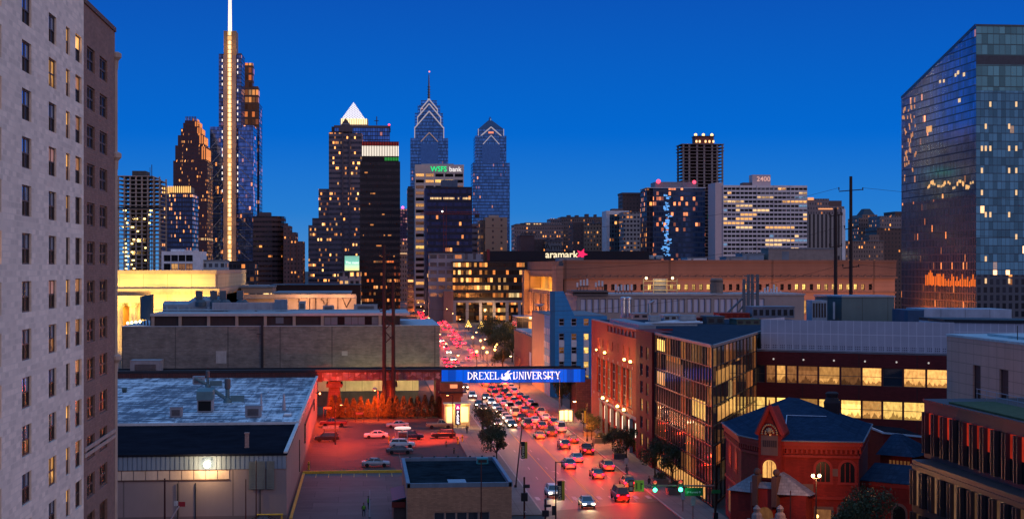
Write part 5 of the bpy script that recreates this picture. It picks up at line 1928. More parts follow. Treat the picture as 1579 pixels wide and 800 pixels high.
f = Far('long_apartment_slab', 'long white gridded apartment slab with the lit number 2400 on its roof house', 1103, 1245, 1020, 24)
zt = f.lz(286, 1180)
m = MB()
xa, xb = f.lx(1115), f.lx(1244)
fl_ = 2.86
hs_ = []
nf = 17
for k in range(nf):
 z = zt - 1.0 - (k + 1) * fl_ + .75
 for i in range(20):
  p = (xb - xa) / 20
  a = i * p + (.35 if i % 4 == 0 else .15)
  hs_.append((a, (i + 1) * p - .15, z, z + 1.55))
wall_holes(m, xa, 0, 1, 0, xb - xa, 0, zt, hs_, .5, 0)
m.box(xa, xb, .7, f.dep, 0, zt)
m.build('wall', mat('slab_white', (.66, .60, .60), .8, var=.1, scale=.1), f.th)
f.tier('end_wall', 1103, 1115, 281.5, None, mat('slab_end', (.55, .43, .43), .8, var=.08), .3)
f.tier('roof_house', 1162, 1190, 269, 286, MATS['slab_end'], 4, 14)
f.tier('roof_house', 1148, 1162, 281, 286, M_grn, 5, 14)
runlit = {}


def pk_2400():
 runlit['n'] = runlit.get('n', 0) - 1
 if runlit['n'] <= 0:
  runlit['n'] = rnd.choice((1, 2, 2, 3, 4, 6))
  r = rnd.random()
  runlit['m'] = G_dk if r < .60 else G_sky if r < .70 else glass('slab_blue_lit', (.02, .03, .05), .2, lit=.5, litcol=(.3, .6, 1.0)) if r < .77 else G_wm if r < .86 else glass('slab_lit', (.05, .04, .03), .2, lit=1.4, litcol=(1.0, .62, .26))
 return runlit['m']


windows(f.th, xa, 0, 1, 0, hs_, .45, pk_2400, None, cap=100, off=(0, 0, 0))
put('number_sign', text_mesh('2400', 4.3, .05, emi('sign_2400', (1.0, .55, .45), .6), 'CENTER', 1.1, .03), f.th, (f.lx(1179), 3.8, f.lz(279, 1179)))
m = MB()
for i in range(5):
 p = (xb - xa) / 5
 m.box(xa + i * p - .12, xa + i * p + .12, -.25, -.01, 0, zt)
m.build('pier', MATS['slab_white'], f.th)

f = Far('columned_tower', 'stepped stone tower with tall dark vertical bays and a warm lit top', 1245, 1303, 1120, 28)
f.tier('shaft', 1246, 1302, 330, None, fac('tallbays', (.26, .23, .22), (.012, .012, .018), 3.1, 46, (.30, .82), (.03, .90), 0, 0, .2))
f.tier('upper_storey', 1246, 1302, 318, 330, FB2, .6)
f.tier('setback', 1247, 1280, 306, 318, FB2, 3, 22)
f.tier('setback', 1262, 1300, 309, 318, M_grn, 4, 24)
m = MB().box(f.lx(1247), f.lx(1256), 2.4, 2.95, f.lz(306), f.lz(302)).box(f.lx(1262), f.lx(1284), .2, .55, f.lz(321), f.lz(319))
m.build('crown_light', emi('top_orange', (1, .4, .16), 1.0, False), f.th)
f.tier('end_pier', 1298, 1303, 322, None, MATS['roof_white'], -.4, 4)

for nm, lab, tiers_, Y in (
 ('stone_hotel', 'stone hotel tower with a dark pointed roof beside the slanted glass tower', ((1324, 1358, 336, None, FB), (1330, 1353, 331, 336, FB)), 1230),
 ('brick_hotel', 'wide dark brick hotel with a pale top storey beyond the utility poles', ((1352, 1394, 352, None, FB3), (1357, 1394, 333, 352, FB2)), 1190),
 ('low_hotel', 'low pale stone block with sparse lit windows at the foot of the pointed hotel', ((1300, 1362, 372, None, FB), (1340, 1356, 362, 372, FB)), 1120),
 ('slim_tower', 'slim dark tower seen through the gap next to the slanted glass tower', ((1380, 1396, 327, None, FB3),), 1270)):
 f = Far(nm, lab, tiers_[0][0], tiers_[0][1], Y, 30, 'building')
 for i, (a, c, t_, b_, mm) in enumerate(tiers_):
  f.tier('wall' if i == 0 else 'wing', a, c, t_, b_, mm, .4 * i)
 a, c, t_ = tiers_[0][:3]
 if nm == 'stone_hotel':
  p0, p1, p2 = f.lx(1332), f.lx(1352), f.lx(1345)
  z0, z1 = f.lz(331), f.lz(319)
  MB().loft([[(p0, 2, z0), (p1, 2, z0), (p1, 24, z0), (p0, 24, z0)], [(p0 + 3, 9, z1), (p1 - 3, 9, z1), (p1 - 3, 16, z1), (p0 + 3, 16, z1)]]).build('roof', mat('slate_dark', (.035, .045, .06), .6), f.th)
 else:
  f.tier('roof', a - .4, c + .4, t_ - .9, t_, M_roofgr, -.5)

# slanted glass tower at the right
EY = 600.0
ex0 = X(1505, EY)
ev = thing('slanted_glass_tower', 'big blue glass tower with a slanting roofline and an orange lit lower band', 'tower', (ex0, EY, 0))
eyb = at_x(1390, ex0)
zc = Z(40, 1505, EY)
t2 = T(1390, eyb)
zl = CH + (HZ - 152) / F * t2
L = eyb - EY
ew = X(1640, EY) - ex0
M_evu = fac('evo_side', (.02, .035, .06), (.15, .31, .45), 1.75, 3.2, (.06, .94), (.06, .94), .014, 1.6, .85, .09, run=4, tints=((0, (1, .35, .1)), (1, (1, .62, .35))))
M_evl = fac('evo_side_low', (.17, .10, .085), (.10, .14, .20), 1.75, 3.2, (.20, .82), (.06, .94), .04, 1.2, .6, .1, run=2, tints=((0, (1, .25, .06)), (1, (1, .55, .25))))  # browner lower copy: orange light and dark reflections put into the colour
M_evf = fac('evo_front', (.03, .07, .11), (.075, .21, .30), 1.75, 3.2, (.04, .96), (.05, .95), .022, 2.2, .75, .09, run=3, tints=((0, (1, .5, .2)), (.6, (1, .7, .4)), (1, (1, .9, .75))))
M_evt = fac('evo_top', (.05, .10, .11), (.10, .27, .30), 2.4, 4.2, (.04, .96), (.05, .95), .0, 1, .5, .1)
zm = 62.0
m = MB()
m.poly([(0, L, zm + .01), (0, 0, zm + .01), (0, 0, zc), (0, L, zl)], 0)
m.poly([(0, L, 0), (0, 0, 0), (0, 0, zm), (0, L, zm)], 1)
m.build('side_glazing', [M_evu, M_evl], ev)
m = MB()
z1, z2, z3 = Z(86, 1540, EY), Z(100, 1540, EY), Z(140, 1540, EY)
for a, c, k in ((0, 30, 1), (30, z3, 0), (z3, z2, 2), (z2, z1, 3), (z1, zc, 2)):
 m.poly([(0, 0, a + .002), (ew, 0, a + .002), (ew, 0, c), (0, 0, c)], k)
m.build('front_glazing', [M_evf, fac('evo_front_low', (.05, .07, .10), (.012, .02, .035), 2.6, 3.2, (.2, .75), (.15, .85), .06, 1.2, .4, .1), M_evt, mat('evo_louvre', (.05, .06, .08), .6, .2)], ev)
m = MB().poly([(0, 0, zc), (ew, 0, zc), (ew, L, zl), (0, L, zl)]).poly([(0, L, 0), (0, L, zl), (ew, L, zl), (ew, L, 0)]).poly([(ew, 0, 0), (ew, L, 0), (ew, L, zl), (ew, 0, zc)])
m.build('roof', M_dark, ev)
m = MB()
for i in range(16):
 y0_, y1_ = L * i / 16, L * (i + 1) / 16
 za, zb_ = zc + (zl - zc) * i / 16, zc + (zl - zc) * (i + 1) / 16
 m.poly([(-.25, y0_, za - .2), (-.25, y1_, zb_ - .2), (-.25, y1_, zb_ + .9), (-.25, y0_, za + .9)])
m.box(-.2, ew, -.25, -.02, zc - .2, zc + .6)
m.build('roof_edge', mat('evo_edge', (.05, .07, .09), .4, .4), ev)
# amber terrace band, glowing boxes for lamp reflections on the glass, lit loft windows
m = MB()
yz = lambda p: at_x(p, ex0) - EY
zt_, zb_ = CH - (418 - HZ) / F * 640, CH - (442 - HZ) / F * 640
for i in range(30):
 y0_, y1_ = yz(1505) + .5 + (yz(1426) - yz(1505) - .5) * i / 30, yz(1505) + .5 + (yz(1426) - yz(1505) - .5) * (i + .75) / 30
 hh = rnd.choice((2.4, 3.2, 4.2, 5.2)) + (1.5 if i > 24 else 0)
 m.box(-.12, -.02, y0_, y0_ + (y1_ - y0_) * rnd.uniform(.5, 1), zb_ + rnd.uniform(0, .5), zb_ + hh)
m.build('terrace_glow', emi('terrace_amber', (1.0, .20, .02), .75, False), ev)
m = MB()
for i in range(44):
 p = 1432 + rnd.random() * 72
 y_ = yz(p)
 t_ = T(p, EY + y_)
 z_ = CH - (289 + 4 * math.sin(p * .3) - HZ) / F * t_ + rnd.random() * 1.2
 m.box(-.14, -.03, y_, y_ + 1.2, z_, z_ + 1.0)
 m.build('lamp_reflection_glow', emi('lamp_reflection_glow', (1.0, .55, .2), .8, False), ev)
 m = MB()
m = MB()
for i in range(46):
 p = 1392 + abs(rnd.gauss(0, 12))
 y_ = yz(min(p, 1440))
 t_ = T(p, EY + y_)
 z_ = CH - (160 + rnd.random() * 130 - (p - 1392) * .8 - HZ) / F * t_
 m.box(-.14, -.03, y_, y_ + .9, z_, z_ + .8 + 1.4 * rnd.random())
 m.build('lit_window', emi('loft_window', (1.0, .40, .14), .6, False), ev)
 m = MB()
for p, q, w_, h_ in ((1434, 199, 8, 10), (1478, 112, 2.4, 6), (1474, 116, 2, 5), (1487, 115, 2.4, 6), (1456, 125, 2, 5), (1450, 126, 2, 5), (1480, 155, 3, 6)):
 y_ = yz(p)
 t_ = T(p, EY + y_)
 z_ = CH - (q - HZ) / F * t_
 MB().box(-.16, -.03, y_ - w_ * .3, y_ + w_ * .5, z_ - h_ * .13, z_ + h_ * .13).build('window', G_wm if w_ > 4 else emi('tower_room', (1, .62, .3), .9, False), ev)
for q in range(9):
 for p in (1514, 1520, 1527, 1556, 1567):
  if rnd.random() < .42:
   MB().box(X(p - 1.5, EY) - ex0, X(p + 1.5, EY) - ex0, -.12, -.02, Z(165 + q * 34, p, EY), Z(157 + q * 34, p, EY)).build('window', emi('tower_room', (1, .62, .3), .9, False), ev)

for i in range(4):
 point('terrace_light', (-9, 6 + i * 16, 10 + 2 * (i % 2)), 8000, (1.0, .26, .04), ev, .5)

# ------------------------------------------------------------------ old post office
PYY = 585.0
px0, px1 = X(870, PYY), X(1380, PYY)
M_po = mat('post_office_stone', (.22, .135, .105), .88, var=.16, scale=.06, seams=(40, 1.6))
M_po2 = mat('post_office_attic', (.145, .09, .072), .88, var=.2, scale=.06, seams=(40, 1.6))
po = thing('post_office', 'very long brown stone post office with flood lit porch and small square windows', 'building', (px0, PYY, 0))
m = MB()
zt = Z(402, 1000, PYY)
zmid = Z(428, 1000, PYY)
L = px1 - px0
hs_ = []
wz0, wz1 = Z(447.5, 1000, PYY), Z(438, 1000, PYY)
p = 931
while p < 1345:
 a, c = X(p, PYY) - px0, X(p + 5.2, PYY) - px0
 hs_.append((a, c, wz0, wz1, G_yl if (998 < p < 1095 or 1215 < p < 1320) and rnd.random() < .92 else (G_wm if rnd.random() < .25 else G_dk)))
 p += 11.35
big = [(X(1236, PYY) - px0, X(1244, PYY) - px0, Z(484, 1240, PYY), Z(463, 1240, PYY), G_wm)]
big += [(X(q, PYY) - px0, X(q + 8, PYY) - px0, Z(484, 1240, PYY), Z(463, 1240, PYY), G_dk) for q in (1150, 1180, 1208, 1268, 1300, 1330)]
wall_holes(m, px0, PYY, 1, 0, L, 0, zmid, hs_ + big, .8)
m.box(px0 + 5, px1, PYY + 1, PYY + 128, 0, zmid - .05, skip='fb')
m.build('wall', M_po, po, po.location)
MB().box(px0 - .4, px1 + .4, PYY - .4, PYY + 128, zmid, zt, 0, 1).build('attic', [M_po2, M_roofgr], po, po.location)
m = MB()
m.box(px0 - .8, px1 + .8, PYY - .8, PYY - .41, zmid - .5, zmid + .3).box(px0 - .7, px1 + .7, PYY - .7, PYY - .41, zt - .6, zt + .3)
m.box(px0 - .5, px1 + .5, PYY - .35, PYY - .003, Z(452, 1000, PYY), Z(450, 1000, PYY))
for i in range(40):
 x = px0 + 6 + i * (L - 12) / 39
 m.box(x - .3, x + .3, PYY - .75, PYY - .41, zmid + .31, zmid + .9)
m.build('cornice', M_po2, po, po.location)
windows(po, px0, PYY, 1, 0, hs_ + big, .7, lambda: G_dk, M_dark, 2, 2, .12, cap=60)
# street side: porch recess
S0, S1 = PYY + 2, PYY + 126
m = MB()
zs1 = 31.5
h_ = [(S1 - (PYY + 118), S1 - (PYY + 14), 23.5, 30.2)]
wall_holes(m, px0 - .5, S1, 0, -1, S1 - S0, 0, zs1, h_, 5.0)
m.box(px0 - 3.0, px0 - .51, PYY - 1, PYY + 13, 0, 33.5).box(px0 - 3.0, px0 - .51, PYY + 119, PYY + 127, 0, 31.8)
m.build('side_wall', M_po, po, po.location)
m = MB().box(px0 + 4.5, px0 + 4.52, S0, S1, 20, 32)
m.build('recess_wall', mat('recess_gold', (.55, .36, .14), .8), po, po.location)
m = MB()
for i in range(12):
 y = PYY + 18 + i * 9
 m.box(px0 - 1.2, px0 - .52, y, y + 3, 2, 22)
m.build('pilaster', M_po, po, po.location)
for i in range(4):
 point('porch_light', (px0 + 2.0, PYY + 24 + i * 28, 24.6), 9000, (1.0, .46, .06), None, .4)
for i in range(4):
 point('porch_uplight', (px0 - 6.0, PYY + 16 + i * 30, 12), 16000, (1.0, .36, .08), None, .5)
for i in range(9):
 point('facade_uplight', (px0 + 18 + i * 14.5, PYY - 13, 18.5), 4600, (1.0, .36, .19), None, .6)
M_tanroof = mat('tan_plant', (.24, .19, .17), .8)
for p0, p1, t_, lab, mm in ((1185, 1290, 384, 'long tan plant house on the post office roof', M_tanroof), (1120, 1145, 397, 'low blue grey box on the post office roof', M_acg), (1145, 1178, 392, 'blue grey plant box left of the long tan plant house', mat('roof_blue_box', (.17, .22, .28), .6)), (862, 900, 398, 'bluish flat plant deck above the lit porch', M_acg), (1060, 1090, 398, 'low white domes on the post office roof', MATS['roof_white'])):
 th_ = thing('roof_plant_house', lab, 'rooftop unit', (X(p0, PYY + 40), PYY + 40, zt + .01), 0, 'plant on the post office roof')
 w_ = X(p1, PYY + 40) - X(p0, PYY + 40)
 h_ = Z(t_, p0, PYY + 40) - zt
 MB().box(0, w_, 0, 12, 0, h_).build('casing', mm, th_)
 MB().box(-.3, w_ + .3, -.3, 12.3, h_, h_ + .35).box(w_ * .2, w_ * .3, -.1, -.01, .3, h_ * .8).build('roof', M_roofgr, th_)

# ------------------------------------------------------------------ panelled building and steel frame in front of the post office
PB = 440.0
pb = thing('panelled_building', 'long low building with pale vertical window panels in front of the post office', 'building', (X(890, PB), PB, 0))
o_ = pb.location
M_pbw = mat('panel_wall', (.30, .25, .235), .85, var=.15, scale=.2)
bx0, bx1 = X(890, PB), X(1240, PB)
zt = Z(455.5, 1000, PB)
pz0, pz1 = Z(482, 1000, PB), Z(460.5, 1000, PB)
hs_ = []
for g_ in range(6):
 for i in range(4):
  p = 937 + g_ * 41 + i * 9.6
  hs_.append((X(p, PB) - bx0, X(p + 7.8, PB) - bx0, pz0, pz1))
hs_ += [(X(895 + i * 10.2, PB) - bx0, X(903.4 + i * 10.2, PB) - bx0, pz0, pz1) for i in range(4)]
m = MB()
wall_holes(m, bx0, PB, 1, 0, bx1 - bx0, 0, zt, hs_, .4)
m.box(bx0, bx1, PB + .6, PB + 24, 0, zt - .05)
m.build('wall', M_pbw, pb, o_)
MB().box(bx0 - .3, bx1 + .3, PB - .3, PB + 24, zt, zt + .5).build('roof', mat('pale_coping', (.34, .32, .33), .7), pb, o_)
MB().box(X(883, PB), X(937, PB), PB - .9, PB - .005, Z(456, 900, PB), Z(451, 900, PB)).box(X(883, PB), X(937, PB), PB - .9, PB + 14, zt + .51, Z(448, 900, PB)).build('brick_attic', mat('attic_brown', (.12, .09, .085), .85), pb, o_)
M_panel = mat('pale_panel', (.46, .45, .54), .5, var=.1, scale=.3)
windows(pb, bx0, PB, 1, 0, hs_, .3, lambda: M_panel, M_dark, 1, 1, .1, off=o_)


def antenna(lab, px, py0, py1, Y, n):
 z = Z(py1, px, Y)
 t_ = thing('antenna_cluster', lab, 'antenna', (X(px, Y), Y, z), 0, 'antennas on the mid city roofs')
 m1, m2 = MB(), MB()
 h = Z(py0, px, Y) - z
 for i in range(n):
  x = (i - n / 2) * .95 + rnd.random() * .3
  hh = h * (.55 + .45 * rnd.random())
  m1.tube((x, 0, 0), (x, 0, hh), .09, n=5)
  m2.box(x - .26, x + .26, -.3, -.1, hh * .45, hh)
 m1.box(-n / 2 * .95, n / 2 * .95, -.06, .06, h * .3, h * .36)
 m1.build('mast', M_dkmetal, t_)
 m2.build('panel', mat('antenna_panel', (.5, .5, .52), .5), t_)
 return t_


antenna('upright antenna panels on the brown attic corner of the panelled building', 899, 428, 448, PB + 4, 4)
antenna('upright antenna panels beside the brown attic corner', 925, 428, 448, PB + 4, 3)
antenna('crowded antenna panels on the flat roof next to the small square windows', 963, 434, 455, PB + 6, 6)
antenna('dark antenna mast crowded with panels beside the steel stair tower', 1190, 438, 462, PB + 6, 7)
tk = thing('water_tank', 'round brown tank on the panelled building roof', 'tank', (X(1105, PB + 8), PB + 8, zt + .5))
MB().lathe([(1.9, 0), (1.9, 4.0), (1.5, 4.4)], 0, 0, 14).build('drum', mat('tank_brown', (.16, .12, .10), .7), tk)
MB().lathe([(2.0, 3.3), (2.0, 3.6)], 0, 0, 14).build('hoop', M_dkmetal, tk)
yl = thing('roof_stair_frame', 'yellow lit pipe frame on the panelled building roof', 'roof frame', (X(1018, PB + 10), PB + 10, zt + .5))
m = MB()
for z in (.9, 2.3, 3.5):
 m.tube((-5, 0, z), (5, 0, z), .12, n=5)
for x in (-5, -2, 2, 5):
 m.tube((x, 0, 0), (x, 0, 4.2), .14, n=5)
m.build('rail', mat('yellow_pipe', (.6, .45, .2), .5), yl)
MB().box(-1.8, 1.8, .4, 2.4, 0, 4.2).build('cabinet', M_acg, yl)
m = MB()
for x in (-4.2, 3.6):
 m.ball((x, -.4, 4.4), .4, 8, 6)
m.build('lamp', emi('frame_lamp', (1, .72, .35), 4, False), yl)
point('frame_light', (0, -2.5, 4.2), 500, (1, .66, .25), yl, .3)

SF = 400.0
sf = thing('steel_stair_tower', 'blue grey open steel frame tower with a diagonal brace on the red building roofs', 'steel frame', (X(1158, SF), SF, 0))
m = MB()
zt_ = Z(423, 1158, SF)
for p in (1147, 1154, 1160, 1168):
 m.box(X(p, SF) - .35, X(p, SF) + .35, SF - .3, SF + .3, 15, zt_ if p > 1150 else zt_ - 1.2)
for r in (425, 434, 452):
 m.box(X(1147, SF), X(1168, SF), SF - .25, SF + .25, Z(r, 1158, SF) - .3, Z(r, 1158, SF))
m.tube((X(1122, SF), SF, Z(482, 1122, SF)), (X(1147, SF), SF, Z(458, 1147, SF)), .3, n=6)
m.tube((X(1138, SF), SF, Z(482, 1122, SF)), (X(1147, SF), SF, Z(470, 1147, SF)), .22, n=6)
m.build('frame', mat('blue_steel', (.075, .105, .135), .5, .3), sf, sf.location)
MB().box(X(1143, SF), X(1171, SF), SF - 2, SF + 3, 0, 14.9).build('base', M_acg, sf, sf.location)

# ------------------------------------------------------------------ blue university building by the street
BX = 47.3
BYY = 393.0
M_blu = mat('blue_paint', (.022, .20, .46), .75, var=.16, scale=.3, seams=(60, 1.1))
M_bge = mat('beige_facing', (.34, .20, .14), .85, var=.15, scale=.3)
M_wpn = mat('white_spandrel', (.52, .50, .54), .7)
bu = thing('blue_building', 'bright blue painted building with a sloping parapet behind the bridge sign', 'building', (BX, BYY, 0))
o_ = bu.location
xe = X(936, BYY)
zf, zpk = Z(487, 890, BYY), Z(449, 850, BYY)
m = MB()
hs_ = []
for i, p in enumerate((862, 881, 900)):
 for r0, r1 in ((491, 502), (514, 524.5), (535, 545), (557, 567), (578, 588), (599, 609)):
  r = rnd.random()
  hs_.append((X(p, BYY) - BX, X(p + 8, BYY) - BX, Z(r1, p, BYY), Z(r0, p, BYY), (G_yl if r0 > 510 else G_dim) if i == 2 else (G_dk if r < .8 else G_dim)))
wall_holes(m, BX, BYY, 1, 0, xe - BX, 0, zf, hs_, .35)
xa, xb = X(869, BYY), X(886, BYY)
m.poly([(BX, BYY, zf), (xb, BYY, zf), (xa, BYY, zpk), (BX, BYY, zpk)])
m.poly([(BX, BYY + .8, zf), (xb, BYY + .8, zf), (xa, BYY + .8, zpk), (BX, BYY + .8, zpk)])
m.poly([(xb, BYY, zf), (xb, BYY + .8, zf), (xa, BYY + .8, zpk), (xa, BYY, zpk)])
m.poly([(BX, BYY, zpk), (xa, BYY, zpk), (xa, BYY + .8, zpk), (BX, BYY + .8, zpk)])
m.poly([(BX, BYY + .8, zf), (BX, BYY, zf), (BX, BYY, zpk), (BX, BYY + .8, zpk)])
m.build('wall', M_blu, bu, o_)
windows(bu, BX, BYY, 1, 0, hs_, .3, lambda: G_dk, M_wpn, 1, 2, .09, off=o_)
m = MB()
for p in (862, 881, 900):
 for r0, r1 in ((524.7, 534.8), (545.2, 556.8), (567.2, 577.8)):
  m = MB().box(X(p, BYY), X(p + 8, BYY), BYY - .06, BYY - .004, Z(r1, p, BYY), Z(r0, p, BYY))
  m.build('spandrel', M_wpn, bu, o_)
m = MB()
ye = at_x(820, BX)
Ls = ye - BYY
hs_ = []
for k in range(5):
 z = zf - 3.1 - k * 3.55
 for i in range(6):
  s = Ls * (.02 + .165 * i)
  hs_.append((s, s + Ls * .07, z, z + 1.9))
wall_holes(m, BX, ye, 0, -1, Ls * .72, 0, zf, [h for h in hs_ if h[1] < Ls * .71], .25)
m.box(BX + .01, xe, BYY + .5, ye, 0, zf - .02)
m.build('side_wall', M_bge, bu, o_)
windows(bu, BX, ye, 0, -1, [h for h in hs_ if h[1] < Ls * .71], .2, lambda: G_dk if rnd.random() < .8 else G_dim, M_wpn, 1, 1, .08, off=o_)
m = MB()
m.box(BX - .05, BX, BYY + .003, BYY + Ls * .28, 0, zf)
m.build('blue_bay', M_blu, bu, o_)
m = MB()
for k in range(4):
 z = zf - 4.9 - k * 3.55
 for i in range(4):
  y = BYY + 1 + i * 3.4
  m.box(BX - .09, BX - .053, y, y + 1.7, z, z + 1.6)
m.build('spandrel', M_wpn, bu, o_)
m = MB().box(BX + .5, xe, BYY + .81, ye, zf, zf + .15)
m.build('roof', M_roofgr, bu, o_)
for i in range(2):
 point('street_wash', (BX - 7, BYY + 14 + i * 24, 7), 2500, (1, .45, .15), None, .5)
dish = thing('satellite_dish', 'white dish on the beige corner roof of the blue building', 'dish', (BX + 2, BYY + 42, zf + .15))
MB().lathe([(.1, 1.2), (.9, 1.35), (1.5, 1.9)], 0, 0, 12).build('reflector', M_wpn, dish)
MB().tube((0, 0, 0), (0, 0, 1.3), .12, n=6).build('post', M_dkmetal, dish)
lb = thing('brick_storehouse', 'low dark red storehouse with pale roof patches before the blue building', 'building', (49, 455, 0))
m = MB().box(49, 76, 452, 505, 0, 12.5)
m.build('wall', mat('store_red', (.17, .05, .045), .85, brick=(1.2, .4, (.6, .6, .6))), lb, lb.location)
MB().box(48.8, 76.2, 451.8, 505.2, 12.5, 12.8).build('roof', mat('store_roof', (.12, .10, .11), .8), lb, lb.location)
m = MB()
for i in range(7):
 m.box(49.2, 52 + rnd.random() * 3, 454 + i * 7, 457 + i * 7 + rnd.random() * 2, 12.81, 13.3)
m.build('roof_patch', mat('store_patch', (.5, .45, .45), .8), lb, lb.location)
MB().box(48.93, 48.997, 453, 458, 4, 8).build('wall_panel', M_wpn, lb, lb.location)
kb_ = thing('blue_glass_box', 'small dark blue glass building left of the blue painted one', 'building', (X(797, 640), 640, 0))
MB().box(X(797, 640), X(835, 640), 640, 660, 0, Z(489, 810, 640)).build('wall', fac('bluebox', (.02, .025, .05), (.02, .03, .07), 2.4, 3.6, (.05, .95), (.05, .95), .02, 1, .5, .1), kb_, kb_.location)
MB().box(X(796.5, 640), X(835.5, 640), 639.7, 660, Z(489, 810, 640), Z(488, 810, 640)).build('roof', M_steel, kb_, kb_.location)
# ------------------------------------------------------------------ red university building with the glass corner
BXR = 47.6
RZ = 22.0
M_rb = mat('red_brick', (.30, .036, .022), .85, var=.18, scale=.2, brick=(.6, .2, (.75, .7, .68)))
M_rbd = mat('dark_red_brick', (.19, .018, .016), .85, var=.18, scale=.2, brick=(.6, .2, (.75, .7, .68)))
M_mull = mat('bronze_mullion', (.055, .045, .04), .4, .5)
M_gfr = mat('grey_window_frame', (.09, .09, .11), .5, .2)
rb = thing('red_brick_building', 'red brick university building with wall lamps, tall windows and a glazed street corner', 'building', (BXR, 209, 0))
o_ = rb.location
ya = lambda p: at_x(p, BXR)
yE, yM, yP, yC = ya(912), ya(985), ya(1010), 209.5
# window field, niches and arcade; the wall runs from far (yE) to near (yM)
f0, f1 = ya(919.5), ya(975)
hs_ = []
nb = 7
bw = (f0 - f1) / nb
for i in range(nb):
 s0 = yE - f0 + i * bw + .45
 hs_.append((s0, s0 + bw - .9, 7.7, 14.7))
slots = []
for i in range(7):
 s0 = yE - f0 + i * bw + bw * .35
 slots.append((s0, s0 + 1.0, 16.9, 18.7))
nich = []
n0, n1 = ya(927), ya(984)
for i in range(6):
 w_ = (n0 - n1) / 6
 s0 = yE - n0 + i * w_ + w_ * .22
 nich.append((s0, s0 + w_ * .52, 2.9, 5.7))
arc = [(h[0] - .5, h[1] + .5, .3, 2.5) for h in nich]
cl0, cl1 = yE - ya(936), yE - ya(981)
cler = [(cl0 + (cl1 - cl0) * i / 8 + .25, cl0 + (cl1 - cl0) * (i + 1) / 8 - .1, 20.5, 21.6) for i in range(8)]
m = MB()
wall_holes(m, BXR, yE, 0, -1, yE - yM, 0, RZ, hs_ + slots + nich + arc + cler, .55)
m.poly([(BXR, yE, 0), (BXR, yE, RZ), (BXR + 40, yE, RZ), (BXR + 40, yE, 0)])
m.build('wall', M_rb, rb, o_)
G_tall = glass('tall_window_glass', (.03, .02, .015), .12, lit=.40, litcol=(1, .42, .14))
windows(rb, BXR, yE, 0, -1, hs_, .45, lambda: G_tall if rnd.random() < .6 else G_sky, M_gfr, 2, 4, .22, off=o_)
windows(rb, BXR, yE, 0, -1, slots, .2, lambda: glass('slot_glass', (.3, .27, .24), .2, lit=.22, litcol=(1, .8, .6)) if rnd.random() < .75 else G_dk, M_mull, 1, 2, .06, off=o_)
windows(rb, BXR, yE, 0, -1, arc, .5, lambda: G_dim, M_mull, 2, 1, .08, off=o_, name='shop_window')
windows(rb, BXR, yE, 0, -1, cler, .3, lambda: mat('clerestory_tan', (.25, .17, .13), .6), M_gfr, 1, 1, .08, off=o_, name='clerestory_window')
m = MB()
for h in nich:
 y = yE - (h[0] + h[1]) / 2
 m.box(BXR + .18, BXR + .5, y - .12, y + .30, 3.0, 5.5)
m.build('niche_light', emi('niche_white', (1.0, .88, .66), 1.6), rb, o_)
m = MB()
for h in nich:
 y = yE - h[0] - .1
 m.box(BXR - .55, BXR - .003, y - .02, y + .5, .14, 6.3)
m.box(BXR - .4, BXR - .003, yM + .6, n0 + 1, 6.31, 6.7)
m.build('grey_pier', mat('pier_grey', (.16, .17, .20), .7), rb, o_)
# near pier block with window pairs
hs_ = []
for k in range(7):
 z = 19.2 - k * 2.98
 for p in (993.5, 1002.5):
  y = ya(p)
  hs_.append((yM - y - 1.1, yM - y + 1.1, z - 1.6, z + .45))
m = MB()
wall_holes(m, BXR - .5, yM, 0, -1, yM - yP, 0, RZ + .3, hs_, .3)
m.box(BXR - .49, BXR + 6, yM + .001, yM + .01, 0, RZ + .3)
m.poly([(BXR - .5, yP, 0), (BXR + .2, yP, 0), (BXR + .2, yP, RZ + .3), (BXR - .5, yP, RZ + .3)])
m.poly([(BXR - .5, yM, RZ + .3), (BXR - .5, yP, RZ + .3), (BXR + 3, yP, RZ + .3), (BXR + 3, yM, RZ + .3)])
m.build('pier_wall', M_rbd, rb, o_)  # the pier's shading is put into a darker copy of the red brick
windows(rb, BXR - .5, yM, 0, -1, hs_, .25, lambda: rnd.choice((G_tall, G_tall, G_sky, G_wm)), M_gfr, 1, 2, .1, off=o_)
# glazed corner: panes with rooms behind, bronze grid in front
corner = (BXR, yC)
far_end = (67.0, 257.5)
GLS = fac('corner_glazing', (.02, .016, .014), (.13, .10, .08), 3.7, 2.75, (.01, .99), (.02, .98), .38, .22, .5, .05, run=2, tints=((0, (1, .24, .05)), (.5, (1, .40, .10)), (1, (1, .60, .22))))
m = MB()
m.poly([(BXR, yP, .4), (BXR, yC, .4), (BXR, yC, RZ), (BXR, yP, RZ)])
m.poly([(*corner, .4), (*far_end, .4), (*far_end, RZ), (*corner, RZ)])
m.build('glazing', GLS, rb, o_)
m = MB()
nv = 22
for i in range(nv + 1):
 y = yC + (yP - .1 - yC) * i / nv
 w_ = .06
 m.box(BXR - .14, BXR - .003, y - w_, y + w_, .3, RZ)
for k in range(9):
 z = .4 + k * 2.7
 m.box(BXR - .10, BXR - .004, yC + .07, yP - .2, z - .06, z + .06)
dx, dy = far_end[0] - corner[0], far_end[1] - corner[1]
Lc = math.hypot(dx, dy)
dx, dy = dx / Lc, dy / Lc
nx_, ny_ = dy, -dx
for i in range(15):
 s = Lc * i / 14
 c0 = (corner[0] + dx * s, corner[1] + dy * s)
 m.prism([(c0[0] + nx_ * .12 - dx * .06, c0[1] + ny_ * .12 - dy * .06), (c0[0] + nx_ * .12 + dx * .06, c0[1] + ny_ * .12 + dy * .06), (c0[0] + dx * .06, c0[1] + dy * .06), (c0[0] - dx * .06, c0[1] - dy * .06)], .3, RZ)
